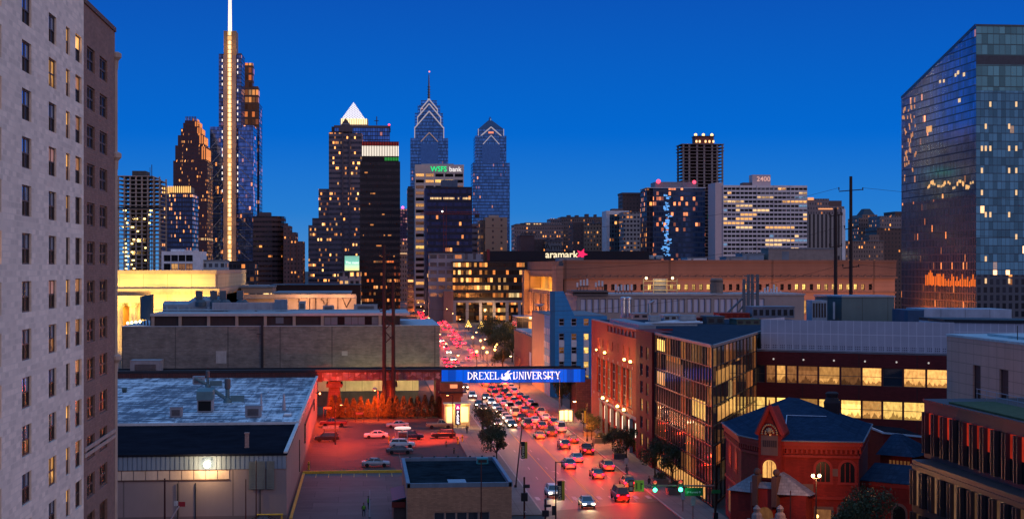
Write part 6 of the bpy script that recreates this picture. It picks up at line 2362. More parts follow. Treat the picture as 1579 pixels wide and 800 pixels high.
for k in range(9):
 z = .4 + k * 2.7
 a, c = corner, far_end
 m.prism([(a[0] + nx_ * .09, a[1] + ny_ * .09), (c[0] + nx_ * .09, c[1] + ny_ * .09), (c[0] + nx_ * .005, c[1] + ny_ * .005), (a[0] + nx_ * .005, a[1] + ny_ * .005)], z - .05, z + .05)
m.build('mullion', M_mull, rb, o_)


def face_patch(s0, s1, z0, z1, side=False):
 """room seen through the glass, a little behind nothing: lies just proud of the glass"""
 if side:
  a, c = (BXR - .02, yC + s0), (BXR - .02, yC + s1)
 else:
  a = (corner[0] + dx * s0 + nx_ * .02, corner[1] + dy * s0 + ny_ * .02)
  c = (corner[0] + dx * s1 + nx_ * .02, corner[1] + dy * s1 + ny_ * .02)
 return [(*a, z0), (*c, z0), (*c, z1), (*a, z1)]


for s0, s1, z0, z1, side, gm in ((3, 15, 16.6, 18.6, 0, G_wm), (17, 27, 16.2, 18.9, 0, G_sky), (4, 21, 11.5, 13.5, 0, G_wm), (26, 34, 6.2, 7.4, 0, G_yl),
        (4, 13, 11.6, 14.2, 1, G_yl), (5, 12, 8.8, 10.8, 1, G_wm), (18, 30, 9.0, 10.8, 1, G_dim), (34, 40.5, 19.6, 21.4, 1, G_yl), (34, 40, 14.2, 16.2, 1, G_wm), (20, 33, 16.8, 18.4, 1, G_dim), (4, 40, .6, 2.6, 1, G_wm)):
 MB().poly(face_patch(s0, s1, z0, z1, side)).build('lit_room', gm, rb, o_)
# floor lines: dark spandrels behind the grid
m = MB()
for z in (3.0, 8.2, 14.6, 19.2):
 pass
MB().prism([(BXR + .05, yE - .05), (BXR + .05, yC), (far_end[0], far_end[1]), (BXR + 42, 262), (BXR + 42, yE - .05)], RZ - .15, RZ + .02).build('roof', mat('navy_roofing', (.03, .045, .07), .8, var=.4, spec=0.0), rb, o_)
m = MB()
m.box(BXR - .16, BXR + .25, yC, yP, RZ + .001, RZ + .35)
m.prism([(corner[0] + nx_ * .12, corner[1] + ny_ * .12), (far_end[0] + nx_ * .12, far_end[1] + ny_ * .12), (far_end[0] - nx_ * .25, far_end[1] - ny_ * .25), (corner[0] - nx_ * .25, corner[1] - ny_ * .25)], RZ + .001, RZ + .35)
m.build('roof_edge', mat('copper_edge', (.30, .22, .19), .5, .4), rb, o_)
m = MB().box(BXR + .003, BXR + .4, yM, yE, RZ, RZ + .25).box(BXR + .5, BXR + 3.5, ya(981), ya(936), RZ + .03, RZ + .9)
m.build('coping', mat('grey_coping', (.20, .22, .26), .7), rb, o_)
# wall lamps
ix = 0
for p, z, big in ((924, 16.0, .7), (937, 16.0, 1), (967.5, 16.0, 1), (977, 16.0, 1), (934, 6.95, 1.2), (941, 6.9, .6), (957, 6.9, 1.1), (967, 6.9, 1.1)):
 y = ya(p)
 nearby = {924: 'small upper wall lamp nearest the blue building', 937: 'upper wall lamp second from the blue building', 967.5: 'upper wall lamp left of the pair by the dark pier', 977: 'upper wall lamp closest to the dark pier', 934: 'brightest lower wall lamp over the first niche', 941: 'faint lower wall lamp between two bright ones', 957: 'lower wall lamp in the middle of the niches', 967: 'lower wall lamp nearest the dark pier'}[p]
 L_ = thing('wall_lamp', 'glowing yellow ' + nearby, 'wall lamp', (BXR, y, z), 0, 'lamps on the red brick wall')
 MB().box(-.7, -.003, -.07, .07, -.12, 0).box(-.75, -.35, -.18, .18, -.0, .12).build('bracket', M_dkmetal, L_)
 MB().ball((-.6, 0, .32), .26 * big, 8, 6).build('lens', emi('wall_lamp_yellow', (1, .70, .16), 12), L_)
 point('wall_lamp_light', (-.9, 0, .5), 1500 * big, (1, .42, .10), L_, .15)
m = MB()
for i in range(9):
 y = ya(916 + i * 7.4)
 for z in (15.1, 7.25):
  m.box(BXR - .05, BXR - .003, y - .22, y + .22, z - .25, z + .25)
m.build('wall_plaque', mat('plaque_pale', (.42, .3, .28), .7), rb, o_)

# roof plant of the red building
for p0, p1, t_, b_, Y, lab, mm in (
 (1055, 1086, 493, 508, 300, 'red brick stair house with a flat top on the red building roof', M_rb), (1090, 1117, 489, 509, 296, 'dark gridded cooling unit beside the red brick stair house', mat('cooling_dark', (.05, .075, .09), .5, .3)),
 (1110, 1156, 485, 505, 330, 'wider red brick stair house behind the cooling unit', M_rb), (1136, 1172, 500, 520, 292, 'olive green plant at the glazed end of the roof', mat('olive_plant', (.06, .085, .07), .6)),
 (1024, 1054, 495, 504, 318, 'low blue grey duct block behind the white roof pipes', M_duct), (976, 1000, 500, 506, 330, 'flat grey roof hatch on the red building roof', M_acg), (1160, 1225, 474, 497, 330, 'large grey plant house beside the steel stair tower', mat('plant_grey2', (.17, .19, .23), .6, .1, var=.3))):
 zb_ = RZ + .02
 x0_, x1_ = X(p0, Y), X(p1, Y)
 t0 = thing('roof_plant', lab, 'rooftop unit', (x0_, Y, zb_), 0, 'plant on the red building roof')
 h_ = max(.9, Z(t_, p0, Y) - zb_)
 MB().box(0, x1_ - x0_, 0, 6, 0, h_).box(-.12, x1_ - x0_ + .12, -.12, 6.12, h_, h_ + .2).build('casing', mm, t0)
 mb = MB()
 k = max(2, int((x1_ - x0_) / 1.2))
 for i in range(k):
  mb.box((x1_ - x0_) * (i + .2) / k, (x1_ - x0_) * (i + .8) / k, -.06, -.004, h_ * .25, h_ * .8)
 mb.build('louvre', M_dkmetal if mm is not M_rb else M_rbd, t0)
for p, lab in ((961, 'shiny twin flue pipe nearer the brown attic'), (969, 'shiny twin flue pipe nearer the bent vent')):
 t0 = thing('flue_pipe', lab + ' on the red building roof', 'roof vent', (X(p, 335), 335, RZ), 0, 'flues on the red building roof')
 MB().lathe([(.55, 0), (.5, 3.9), (.7, 4.0), (.7, 4.4), (.3, 4.6)], 0, 0, 12).build('pipe', mat('shiny_steel', (.5, .52, .55), .25, .8), t0)
 MB().lathe([(.8, 0), (.8, .3)], 0, 0, 12).build('collar', M_steel, t0)
t0 = thing('bent_vent', 'grey goose neck vent on the red building roof', 'roof vent', (X(1001, 335), 335, RZ))
MB().tube((0, 0, 0), (0, 0, 3.2), .28, n=8).tube((0, 0, 3.1), (1.1, 0, 3.7), .28, n=8).build('pipe', M_steel, t0)
MB().lathe([(.6, 0), (.6, .25)], 0, 0, 12).build('collar', M_steel, t0)
t0 = thing('roof_pipework', 'cluster of whitish pipes and ducts in the middle of the red building roof', 'roof pipes', (X(1035, 288), 288, RZ + .02))
m = MB()
for i in range(5):
 m.tube((-5 + i * .6, i * .8, .5), (6 - i * .4, i * .8, .6 + .1 * i), .22, n=6)
m.build('pipe', mat('pale_pipe', (.42, .48, .54), .5, .2), t0)
MB().box(-4, -2, 0, 2, .9, 1.9).box(2, 5, 1, 3, 1.0, 2.0).box(-4, 5, 0, .2, 0, .3).build('duct', M_duct, t0)

# ------------------------------------------------------------------ brick laboratory wing with ribbon windows
A_, B_ = D(1152, 257), D(1470, 242.5)
dx, dy = B_[0] - A_[0], B_[1] - A_[1]
Ll = math.hypot(dx, dy)
dx, dy = dx / Ll, dy / Ll
lab_ = thing('laboratory_wing', 'dark red brick laboratory wing with glowing ribbon windows under a pale perforated screen', 'building', (A_[0], A_[1], 0))
o_ = lab_.location
hs_ = []
r0, r1 = .6, Ll - .2
brks = [0, .055, .11, .165, .225, .335, .45, .56, .665, .77, .885, 1.0]
for z0, z1, k in ((14.1, 17.0, 0), (8.85, 11.75, 1), (3.9, 6.3, 2)):
 for i in range(len(brks) - 1):
  a, c = 1.5 + (Ll - 2) * brks[i], 1.5 + (Ll - 2) * brks[i + 1] - .18
  r = (i * 7 + k * 5) % 11
  g_ = G_yl if k == 1 and i in (0, 1, 2, 5, 6, 8, 9, 10) else G_wm if (k == 0 and i in (2, 5, 9, 10, 7)) or (k == 1) else G_sky if r < 6 else G_dim
  hs_.append((a, c, z0, z1, g_))
m = MB()
wall_holes(m, A_[0], A_[1], dx, dy, Ll, 0, 19.2, hs_, .3)
m.build('wall', mat('lab_brick', (.105, .014, .016), .85, var=.15, scale=.15, brick=(.8, .25, (.8, .75, .72)), seams=(9.2, 60)), lab_, o_)
windows(lab_, A_[0], A_[1], dx, dy, hs_, .25, lambda: G_yl, mat('ribbon_frame', (.12, .10, .09), .5, .3), 1, 2, .08, off=o_)
m = MB()
nx_, ny_ = dy, -dx
for k in range(6):
 s = 4.5 + k * 5
 p = (A_[0] + dx * s + nx_ * .08, A_[1] + dy * s + ny_ * .08)
 m.ball((p[0], p[1], 18.0), .16, 6, 4)
m.build('soffit_lamp', emi('dim_soffit', (.9, .8, .7), .5, False), lab_, o_)
# screen of perforated panels
M_scrn, nt, b = newmat('perforated_screen')
tc = nn(nt, 'ShaderNodeTexCoord')
sx = nn(nt, 'ShaderNodeSeparateXYZ')
nt.links.new(tc.outputs['UV'], sx.inputs[0])
u, v = sx.outputs[0], sx.outputs[1]
seam = ma(nt, 'MAXIMUM', ma(nt, 'LESS_THAN', ma(nt, 'FRACT', ma(nt, 'DIVIDE', u, 1.25)), .07), ma(nt, 'LESS_THAN', ma(nt, 'ABSOLUTE', ma(nt, 'SUBTRACT', v, 22.2)), .05))
row = ma(nt, 'LESS_THAN', v, 20.35)
du = ma(nt, 'SUBTRACT', ma(nt, 'FRACT', ma(nt, 'DIVIDE', u, .30)), .5)
dv = ma(nt, 'SUBTRACT', ma(nt, 'FRACT', ma(nt, 'DIVIDE', v, .34)), .5)
hole = ma(nt, 'MULTIPLY', ma(nt, 'LESS_THAN', ma(nt, 'ADD', ma(nt, 'MULTIPLY', du, du), ma(nt, 'MULTIPLY', dv, dv)), .075), row)
hole = ma(nt, 'MULTIPLY', hole, ma(nt, 'GREATER_THAN', ma(nt, 'FRACT', ma(nt, 'DIVIDE', u, 1.25)), .25))
f1 = noise(nt, scaled(nt, tc.outputs['Object'], (.3, .3, .5)), 1.0, 4)
base = mixc(nt, f1, (.33, .32, .37), (.45, .44, .50))
base = mixc(nt, seam, base, (.62, .60, .64))
base = mixc(nt, hole, base, (.05, .05, .08))
nt.links.new(base, b.inputs['Base Color'])
b.inputs['Roughness'].default_value = .55
b.inputs['Metallic'].default_value = .15
q0 = 2.2
p0 = (A_[0] + dx * q0 - nx_ * .5, A_[1] + dy * q0 - ny_ * .5)
p1 = (A_[0] + dx * Ll - nx_ * .5, A_[1] + dy * Ll - ny_ * .5)
m = MB().prism([p0, p1, (p1[0] - nx_ * .2, p1[1] - ny_ * .2), (p0[0] - nx_ * .2, p0[1] - ny_ * .2)], 19.45, 24.4)
m.poly([(p0[0], p0[1], 19.45), (p0[0], p0[1], 24.4), (p0[0] - nx_ * 14, p0[1] - ny_ * 14, 24.4), (p0[0] - nx_ * 14, p0[1] - ny_ * 14, 19.45)])
m.build('perforated_screen', M_scrn, lab_, o_)
w1_ = lambda s, d: (A_[0] + dx * s - nx_ * d, A_[1] + dy * s - ny_ * d)
MB().prism([w1_(0, .003), w1_(Ll, .003), w1_(Ll, 46), w1_(0, 46)], 19.2, 19.42).build('roof', M_roofgr, lab_, o_)
MB().prism([w1_(0, -.1), w1_(Ll, -.1), w1_(Ll, .3), w1_(0, .3)], 19.425, 19.6).build('coping', mat('pale_coping2', (.30, .30, .33), .6), lab_, o_)
m = MB()
m.prism([w1_(0, .32), w1_(Ll, .32), w1_(Ll, .4), w1_(0, .4)], 0, 19)
m.build('inner_wall', M_dark, lab_, o_)
# second screen part and box further right
s2 = thing('screen_annex', 'pale seamed rooftop screen with a dark rounded cap above the stone building', 'building', (*D(1456, 262), 0))
a, c = D(1456, 262), D(1620, 255)
MB().prism([a, c, (c[0], c[1] + 12), (a[0], a[1] + 12)], 0, Z(497, 1456, a[1])).build('screen', M_scrn, s2, s2.location)
MB().prism([(a[0], a[1] - .2), (c[0], c[1] - .2), (c[0], c[1] + 12), (a[0], a[1] + 12)], Z(497, 1456, a[1]) + .003, Z(492, 1456, a[1])).build('cap', M_dark, s2, s2.location)
s3 = thing('pale_plant_box', 'long pale metal plant box in front of the slanted glass tower', 'building', (*D(1413, 300), 0))
a, c = D(1425, 300), D(1560, 296)
MB().prism([a, c, (c[0], c[1] + 10), (a[0], a[1] + 10)], 0, Z(476, 1425, a[1])).build('casing', mat('plant_pale', (.36, .40, .46), .5, .2, seams=(4.5, 30)), s3, s3.location)
a2 = D(1400, 301)
MB().prism([a2, (a[0] - .01, a[1]), (a[0] - .01, a[1] + 9), (a2[0], a2[1] + 9)], 0, Z(478, 1425, a[1])).build('dark_end', mat('plant_blue', (.05, .09, .15), .5, .2), s3, s3.location)
gb = thing('green_plant_house', 'big plain grey green plant house at the foot of the utility poles', 'building', (*D(1290, 318), 0))
a, c = D(1298, 318), D(1379, 318)
M_gg = mat('grey_green_panel', (.105, .155, .155), .6, .15, var=.1, seams=(5.2, 40))
zt_ = Z(458, 1330, a[1])
MB().prism([a, c, (c[0], c[1] + 10), (a[0], a[1] + 10)], 0, zt_).build('casing', M_gg, gb, gb.location)
a2 = D(1276, 322)
MB().prism([a2, (a[0] - .01, a[1] + .01), (a[0] - .01, a[1] + 9), (a2[0], a2[1] + 9)], 0, zt_ - .1).build('side_casing', mat('grey_green_dark', (.055, .085, .09), .6, .15), gb, gb.location)
MB().prism([(a2[0] - .2, a2[1] - .2), (a[0], a[1] - .2), (c[0] + .2, c[1] - .2), (c[0] + .2, c[1] + 10), (a2[0], a2[1] + 10)], zt_ + .003, zt_ + .3).build('roof_edge', M_steel, gb, gb.location)
MB().box(D(1284, 319)[0], D(1287, 319)[0], D(1284, 319)[1] - .3, D(1284, 319)[1] - .1, zt_ - 4.5, zt_ - 1).build('pipe', mat('pale_blue_pipe', (.25, .33, .42), .5), gb, gb.location)
hv = thing('louvred_air_handler', 'pale blue louvred air handler left of the grey green plant house', 'rooftop unit', (*D(1252, 316), 19.4))
h0 = Z(463, 1263, hv.location[1]) - 19.4
w_ = (1276 - 1252) / F * 316
MB().box(0, w_, 0, 4, h0 * .4, h0).box(w_ * .1, w_ * .9, .2, 3.8, 0, h0 * .39).build('casing', mat('air_handler_pale', (.20, .28, .36), .5, .2), hv)
m = MB()
for i in range(5):
 m.box(.2 + i * w_ / 5.4, .2 + i * w_ / 5.4 + w_ * .12, -.06, -.004, h0 * .5, h0 * .92)
m.build('louvre', M_dkmetal, hv)

# ------------------------------------------------------------------ stone building and the finned brown building
SX = 76.0
sb = thing('stone_building', 'pinkish stone clad building with two slim dark windows above the finned brown building', 'building', (SX, 198, 0))
o_ = sb.location
sy0, sy1 = at_x(1579, SX) - 25, at_x(1460, SX)
zt_ = CH - (518 - HZ) / F * T(1460, sy1)
hs_ = []
for p in (1500, 1512), (1541, 1555), (1598, 1614):
 a, c = sy1 - at_x(p[0], SX), sy1 - at_x(p[1], SX)
 t_ = T(p[0], at_x(p[0], SX))
 hs_.append((a, c, 14.6, 20.8, (G_dk, mat('brown_spandrel', (.08, .035, .03), .7))))
m = MB()
wall_holes(m, SX, sy1, 0, -1, sy1 - sy0, 0, zt_, hs_, .4)
m.poly([(SX, sy1, 0), (SX, sy1, zt_), (SX + 30, sy1, zt_), (SX + 30, sy1, 0)])
m.poly([(SX, sy0, 0), (SX, sy0, zt_), (SX + 30, sy0, zt_), (SX + 30, sy0, 0)])
m.build('wall', mat('pink_limestone', (.46, .29, .23), .8, var=.12, scale=.2, seams=(2.4, 1.3)), sb, o_)
windows(sb, SX, sy1, 0, -1, hs_, .35, lambda: G_dk, M_dark, 1, 3, .06, off=o_)
MB().box(SX - .1, SX + 30, sy0, sy1 + .1, zt_ + .003, zt_ + .3).box(SX + 3, SX + 30, sy0, sy1 - 6, zt_ + .31, zt_ + .6).build('roof', mat('pale_green_roof', (.34, .42, .45), .7), sb, o_)
MB().tube((SX + 2, at_x(1544, SX), zt_ + .3), (SX + 2, at_x(1544, SX), zt_ + 2), .06, n=5).build('mast', M_dkmetal, sb, o_)
pt = MB().box(D(1497, 176)[0], D(1505, 176)[0], D(1497, 176)[1], D(1497, 176)[1] + .1, 13.0, 13.3)

FX = 62.0
fb_ = thing('finned_building', 'dark brown building with paired vertical fins and red lit upper glazing', 'building', (FX, 168, 0))
o_ = fb_.location
M_fin = mat('bronze_fin', (.065, .036, .036), .55, .2, var=.15)
M_fing = glass('fin_glass', (.012, .012, .016), .08, spec=.8)
M_finr = glass('fin_red_glow', (.03, .01, .01), .12, lit=.42, litcol=(1.0, .055, .02))  # red light on the upper panes put in as their own glow
M_fina = glass('fin_warm_glass', (.04, .03, .02), .15, lit=.18, litcol=(1.0, .5, .25))
yt = at_x(1425, FX)
y0_ = 96.0
m = MB()
m.box(FX, FX + 30, y0_, yt, 17.0, 18.1, 0)
m.box(FX - .15, FX + 30, y0_, yt + .1, 18.11, 18.4, 0)
m.box(FX, FX + 30, y0_, yt, 11.95, 12.5, 0)
m.build('spandrel', M_fin, fb_, o_)
yl = at_x(1406, FX - 2)
m = MB()
m.box(FX - 2, FX + 28, y0_, yl, 10.9, 11.94).box(FX - 2.15, FX + 28, y0_, yl + .1, 11.2, 11.45)
m.box(FX - 2, FX + 28, y0_, yl, 6.3, 7.1).box(FX - 2, FX + 28, y0_, yl, 0, 1.6)
m.build('lower_spandrel', mat('bronze_fin_low', (.055, .034, .034), .55, .2, var=.15), fb_, o_)
m = MB()
k = 0
y = yt - .35
bays = []
while y > y0_ + 2:
 for q in (0, .75):
  m.box(FX - .42, FX + .05, y - q - .26, y - q, 12.51, 16.99)
 bays.append((y - 1.05, y - 2.65))
 y -= 2.7
m.build('fin', M_fin, fb_, o_)
m = MB()
y = yl - .35
lb_ = []
while y > y0_ + 2:
 for q in (0, .75):
  m.box(FX - 2.38, FX - 1.95, y - q - .26, y - q, 7.11, 10.89).box(FX - 2.38, FX - 1.95, y - q - .26, y - q, 1.61, 6.29)
 lb_.append((y - 1.05, y - 2.65))
 y -= 2.7
m.build('lower_fin', MATS['bronze_fin_low'], fb_, o_)
for i, (a, c) in enumerate(bays):
 MB().box(FX + .06, FX + .1, c - .9, a + .9, 12.5, 14.6).build('window', M_fing, fb_, o_)
 MB().box(FX + .06, FX + .1, c - .9, a + .9, 14.62, 17.0).build('window', M_finr if i % 4 != 3 else M_fing, fb_, o_)
for i, (a, c) in enumerate(lb_):
 MB().box(FX - 1.94, FX - 1.9, c - .9, a + .9, 7.1, 10.9).build('window', M_fina if i % 2 == 0 else M_fing, fb_, o_)
 MB().box(FX - 1.94, FX - 1.9, c - .9, a + .9, 1.6, 6.3).build('window', M_fing if i % 3 else M_fina, fb_, o_)
m = MB()
m.box(FX + .12, FX + 29, y0_, yt - .1, 12.4, 17.05).box(FX - 1.88, FX + 28, y0_, yl - .1, 0, 10.95)
m.build('core', mat('fin_core', (.02, .012, .012), .9), fb_, o_)
m = MB()
for i in range(26):
 y = y0_ + 4 + i * 2.7
 m.tube((FX + 6, y, 18.4), (FX + 6, y, 19.5), .04, n=5)
for z in (19.0, 19.5):
 m.tube((FX + 6, y0_, z), (FX + 6, yt, z), .04, n=5)
m.build('roof_rail', M_steel, fb_, o_)
MB().box(FX + .5, FX + 5.5, y0_ + 1, yt - 6, 18.41, 18.6).build('green_roof', mat('sedum_roof', (.05, .07, .03), .95, var=.5, scale=1.5), fb_, o_)

# ------------------------------------------------------------------ small flat-roofed brick building by the kerb
KB = 194.6
kz = 6.0
kx0, kx1 = X(628, KB), X(789, KB)
ky1 = 220.5
M_kb = mat('buff_brick', (.36, .21, .13), .9, var=.2, scale=.5, brick=(.5, .17, (.68, .62, .58)))
kk = thing('corner_kiosk_building', 'small flat roofed buff brick building between the yard and the street', 'building', (kx0, KB, 0))
o_ = kk.location
hs_ = []
for i in range(5):
 a = X(669 + i * 17.4, KB) - kx0
 c = X(669 + i * 17.4 + 16.6, KB) - kx0
 hs_.append((a, c, .6, CH - (789 - HZ) / F * T(700, KB)))
m = MB()
wall_holes(m, kx0, KB, 1, 0, kx1 - kx0, 0, kz, hs_, .25)
m.poly([(kx0, KB, 0), (kx0, ky1, 0), (kx0, ky1, kz), (kx0, KB, kz)])
m.poly([(kx1, KB, 0), (kx1, ky1, 0), (kx1, ky1, kz), (kx1, KB, kz)])
m.poly([(kx0, ky1, 0), (kx1, ky1, 0), (kx1, ky1, kz), (kx0, ky1, kz)])
m.build('wall', M_kb, kk, o_)
windows(kk, kx0, KB, 1, 0, hs_, .2, lambda: G_sky, M_sill, 1, 1, .09, off=o_)
MB().box(kx0 + .36, kx1 - .36, KB + .36, ky1 - .36, kz - .5, kz - .35).build('roof', mat('wet_black_roof', (.014, .022, .03), .6, var=.7, scale=.25, spec=0.0), kk, o_)
m = MB()
m.box(kx0 - .1, kx0 + .35, KB, ky1, kz - .5, kz + .12).box(kx1 - .35, kx1 + .1, KB, ky1, kz - .5, kz + .12).box(kx0 + .351, kx1 - .351, ky1 - .35, ky1 + .1, kz - .5, kz + .12).box(kx0 + .351, kx1 - .351, KB - .03, KB + .35, kz - .5, kz + .05)
m.build('parapet', mat('blue_coping', (.13, .19, .25), .5, .2), kk, o_)
m = MB()
for i in range(8):
 m.box(kx0 + 1 + i * 1.7, kx0 + 1.25 + i * 1.7, ky1 - .05, ky1 + .2, kz + .12, kz + .3)
m.build('parapet_clip', M_dark, kk, o_)
MB().box(kx0 + 5.3, kx0 + 7.6, KB + 3, KB + 6, kz - .35, kz - .3).build('hatch', M_steel, kk, o_)
t0 = thing('rooftop_unit', 'small turquoise box on the small flat roofed brick building', 'rooftop unit', (*G(744, 716, kz - .35), kz - .35))
MB().box(-.8, .8, 0, 1.2, .1, .9).box(-.6, .6, .2, 1, 0, .1).build('casing', mat('turquoise_box', (.03, .25, .28), .5), t0)
MB().box(-.6, .6, -.05, -.004, .3, .7).build('grille', M_dkmetal, t0)
ln = thing('lean_to', 'dark blue roofed lean to with red fascia against the small brick building', 'lean-to', (kx0 - 1.6, 200, 0))
MB().box(0, 1.55, 0, 11, 0, 3.0).build('wall', mat('lean_wall', (.10, .07, .06), .8), ln)
MB().loft([[(-.2, -.2, 3.0), (1.58, -.2, 3.4), (1.58, -.2, 3.6), (-.2, -.2, 3.15)], [(-.2, 11.2, 3.0), (1.58, 11.2, 3.4), (1.58, 11.2, 3.6), (-.2, 11.2, 3.15)]]).build('roof', mat('lean_blue', (.03, .045, .08), .6), ln)
MB().box(-.24, 1.5, -.26, -.205, 2.3, 3.0).build('fascia', mat('lean_red', (.22, .03, .02), .6), ln)

# ------------------------------------------------------------------ old red bank with the blue slate roof
M_pk = mat('bank_brick', (.20, .016, .011), .88, var=.42, scale=.3, brick=(.5, .17, (.66, .62, .6)))
M_pkt = mat('bank_terracotta', (.26, .020, .015), .7, var=.15)
M_slate = mat('blue_slate', (.020, .040, .075), .8, var=.3, scale=.5, spec=0.0, brick=(.6, .42, (.6, .6, .65)))
M_stone = mat('bank_stone', (.15, .085, .07), .85, var=.2, scale=.5)
bk = thing('old_bank', 'old red brick bank with a blue slate roof, gabled entrance bay and stone porch', 'building', (*D(1222, 202), 0))
o_ = bk.location
P0, P1, PA, PB_, P2, P3, P4 = D(1119, 208), D(1143, 193.5), D(1172, 189), D(1210, 187.5), D(1324, 186), D(1338, 206), D(1240, 226)
ZE = 12.2
plan = [P0, P1, PA, PB_, P2, P3, P4]
m = MB().prism(plan, 0, ZE)
m.build('wall', M_pk, bk, o_)


def grow(pl_, k):
 gx = sum(p[0] for p in pl_) / len(pl_)
 gy = sum(p[1] for p in pl_) / len(pl_)
 return [(gx + (p[0] - gx) * k, gy + (p[1] - gy) * k) for p in pl_]


m = MB().prism(grow(plan, 1.03), ZE - 1.0, ZE - .55).prism(grow(plan, 1.055), ZE - .549, ZE)
m.prism(grow(plan, 1.012), 5.2, 5.55).prism(grow(plan, 1.018), 10.2, 10.5)
for i in range(7):
 e0, e1 = Vector((*plan[i], 0)), Vector((*plan[(i + 1) % 7], 0))
 n_d = int((e1 - e0).length / .55)
 w_ = (e1 - e0).normalized()
 nn_ = Vector((w_.y, -w_.x, 0))
 for k in range(n_d):
  p = e0 + (e1 - e0) * (k + .5) / n_d
  q = [p - w_ * .13, p + w_ * .13]
  m.prism([(q[0] + nn_ * .30)[:2], (q[1] + nn_ * .30)[:2], (q[1] - nn_ * .01)[:2], (q[0] - nn_ * .01)[:2]][::1], ZE - 1.5, ZE - 1.02)
m.build('cornice_moulding', M_pkt, bk, o_)
m = MB()
for i in range(7):
 e0, e1 = Vector((*grow(plan, 1.065)[i], ZE)), Vector((*grow(plan, 1.065)[(i + 1) % 7], ZE))
 m.tube(e0, e1, .1, n=6)
m.build('gutter', mat('gutter_grey', (.12, .12, .15), .5, .3), bk, o_)
ap1, ap2 = D(1216, 204), D(1232, 204)
zr = Z(612, 1222, ap1[1])
ev_ = [(p[0], p[1], ZE + .003) for p in grow(plan, 1.06)]
m = MB()
A1, A2 = (ap1[0], ap1[1], zr), (ap2[0], ap2[1], zr - .15)
tops = [A1, A1, A1, A1, A2, A2, A1]
for i in range(7):
 j = (i + 1) % 7
 if tops[i] == tops[j]:
  m.poly([ev_[i], ev_[j], tops[i]])
 else:
  m.poly([ev_[i], ev_[j], tops[j], tops[i]])
m.build('roof', M_slate, bk, o_)
m = MB()
q0, q1 = Vector(ev_[3]), Vector(ev_[4])
a = q0.lerp(Vector(A1), .55)
c = q1.lerp(Vector(A2), .55)
m.tube(a + Vector((0, -.05, .1)), c + Vector((0, -.05, .1)), .06, n=5)
m.tube(a + Vector((0, -.05, .1)), q0.lerp(Vector(A1), .2) + Vector((0, -.05, .1)), .06, n=5)
m.build('snow_guard', mat('guard_pale', (.45, .5, .6), .5), bk, o_)
# gabled entrance bay
u_ = Vector((PB_[0] - PA[0], PB_[1] - PA[1], 0))
bw = u_.length
u_.normalize()
n_ = Vector((u_.y, -u_.x, 0))
O = Vector((PA[0], PA[1], 0))


def bp(s, d, z):
 p = O + u_ * s + n_ * d
 return (p.x, p.y, z)


zg = CH - (628 - HZ) / F * 187
m = MB()
m.loft([[bp(.15, 1.0, 0), bp(bw - .15, 1.0, 0), bp(bw - .15, 1.0, 13.0), bp(bw / 2, 1.0, zg), bp(.15, 1.0, 13.0)], [bp(.15, -2.2, 0), bp(bw - .15, -2.2, 0), bp(bw - .15, -2.2, 13.0), bp(bw / 2, -2.2, zg), bp(.15, -2.2, 13.0)]])
m.build('gable_bay', M_pk, bk, o_)
m = MB()
for s0, s1 in ((-.05, bw / 2), (bw + .05, bw / 2)):
 m.tube(bp(s0, 1.1, 12.9), bp(s1, 1.1, zg + .15), .30, n=6)
m.tube(bp(bw / 2, 1.1, zg), bp(bw / 2, 1.1, zg + .9), .14, .05, n=6)
m.box(*sorted((bp(0, 0, 0)[0], bp(.3, 0, 0)[0])), *sorted((bp(0, 1.05, 0)[1], bp(0, 1.3, 0)[1])), 5, 12.9)
m.build('gable_moulding', M_pkt, bk, o_)
m = MB()
m.poly([bp(.5, 1.03, 10.4), bp(bw - .5, 1.03, 10.4), bp(bw - .5, 1.03, 12.8), bp(.5, 1.03, 12.8)])
m.build('inscription_panel', M_stone, bk, o_)
m = MB()
for k in range(14):
 a = PI * k / 13
 cxs, czs = bw / 2 + .95 * math.cos(a), 13.0 + 1.1 * math.sin(a)
 m.ball(bp(cxs, 1.08, czs), .13, 6, 4)
 if k % 2:
  m.ball(bp(bw / 2 + .5 * math.cos(a), 1.08, 13.0 + .6 * math.sin(a)), .16, 6, 4)
m.box(bp(.8, 0, 0)[0], bp(bw - .8, 0, 0)[0], bp(bw / 2, 1.15, 0)[1], bp(bw / 2, 1.02, 0)[1], 12.75, 12.95)
m.ball(bp(bw / 2, 1.1, 13.3), .3, 8, 6)
m.build('crest', mat('crest_gilt', (.42, .30, .17), .45, .5), bk, o_)
m = MB()
for k in range(7):
 s = .7 + (bw - 1.4) * k / 6.6
 m.poly([bp(s, 1.05, 11.4), bp(s + .22, 1.05, 11.4), bp(s + .22, 1.05, 12.2), bp(s, 1.05, 12.2)])
m.build('carved_band', mat('carved_dark', (.05, .03, .03), .8), bk, o_)


def arch(mb, P, s, z0, zs, w, d, n=8, mi=0):
 pts = [P(s - w / 2, d, z0), P(s + w / 2, d, z0), P(s + w / 2, d, zs)]
 pts += [P(s + w / 2 * math.cos(PI * k / n), d, zs + w / 2 * math.sin(PI * k / n)) for k in range(1, n)]
 pts += [P(s - w / 2, d, zs)]
 mb.poly(pts, mi)


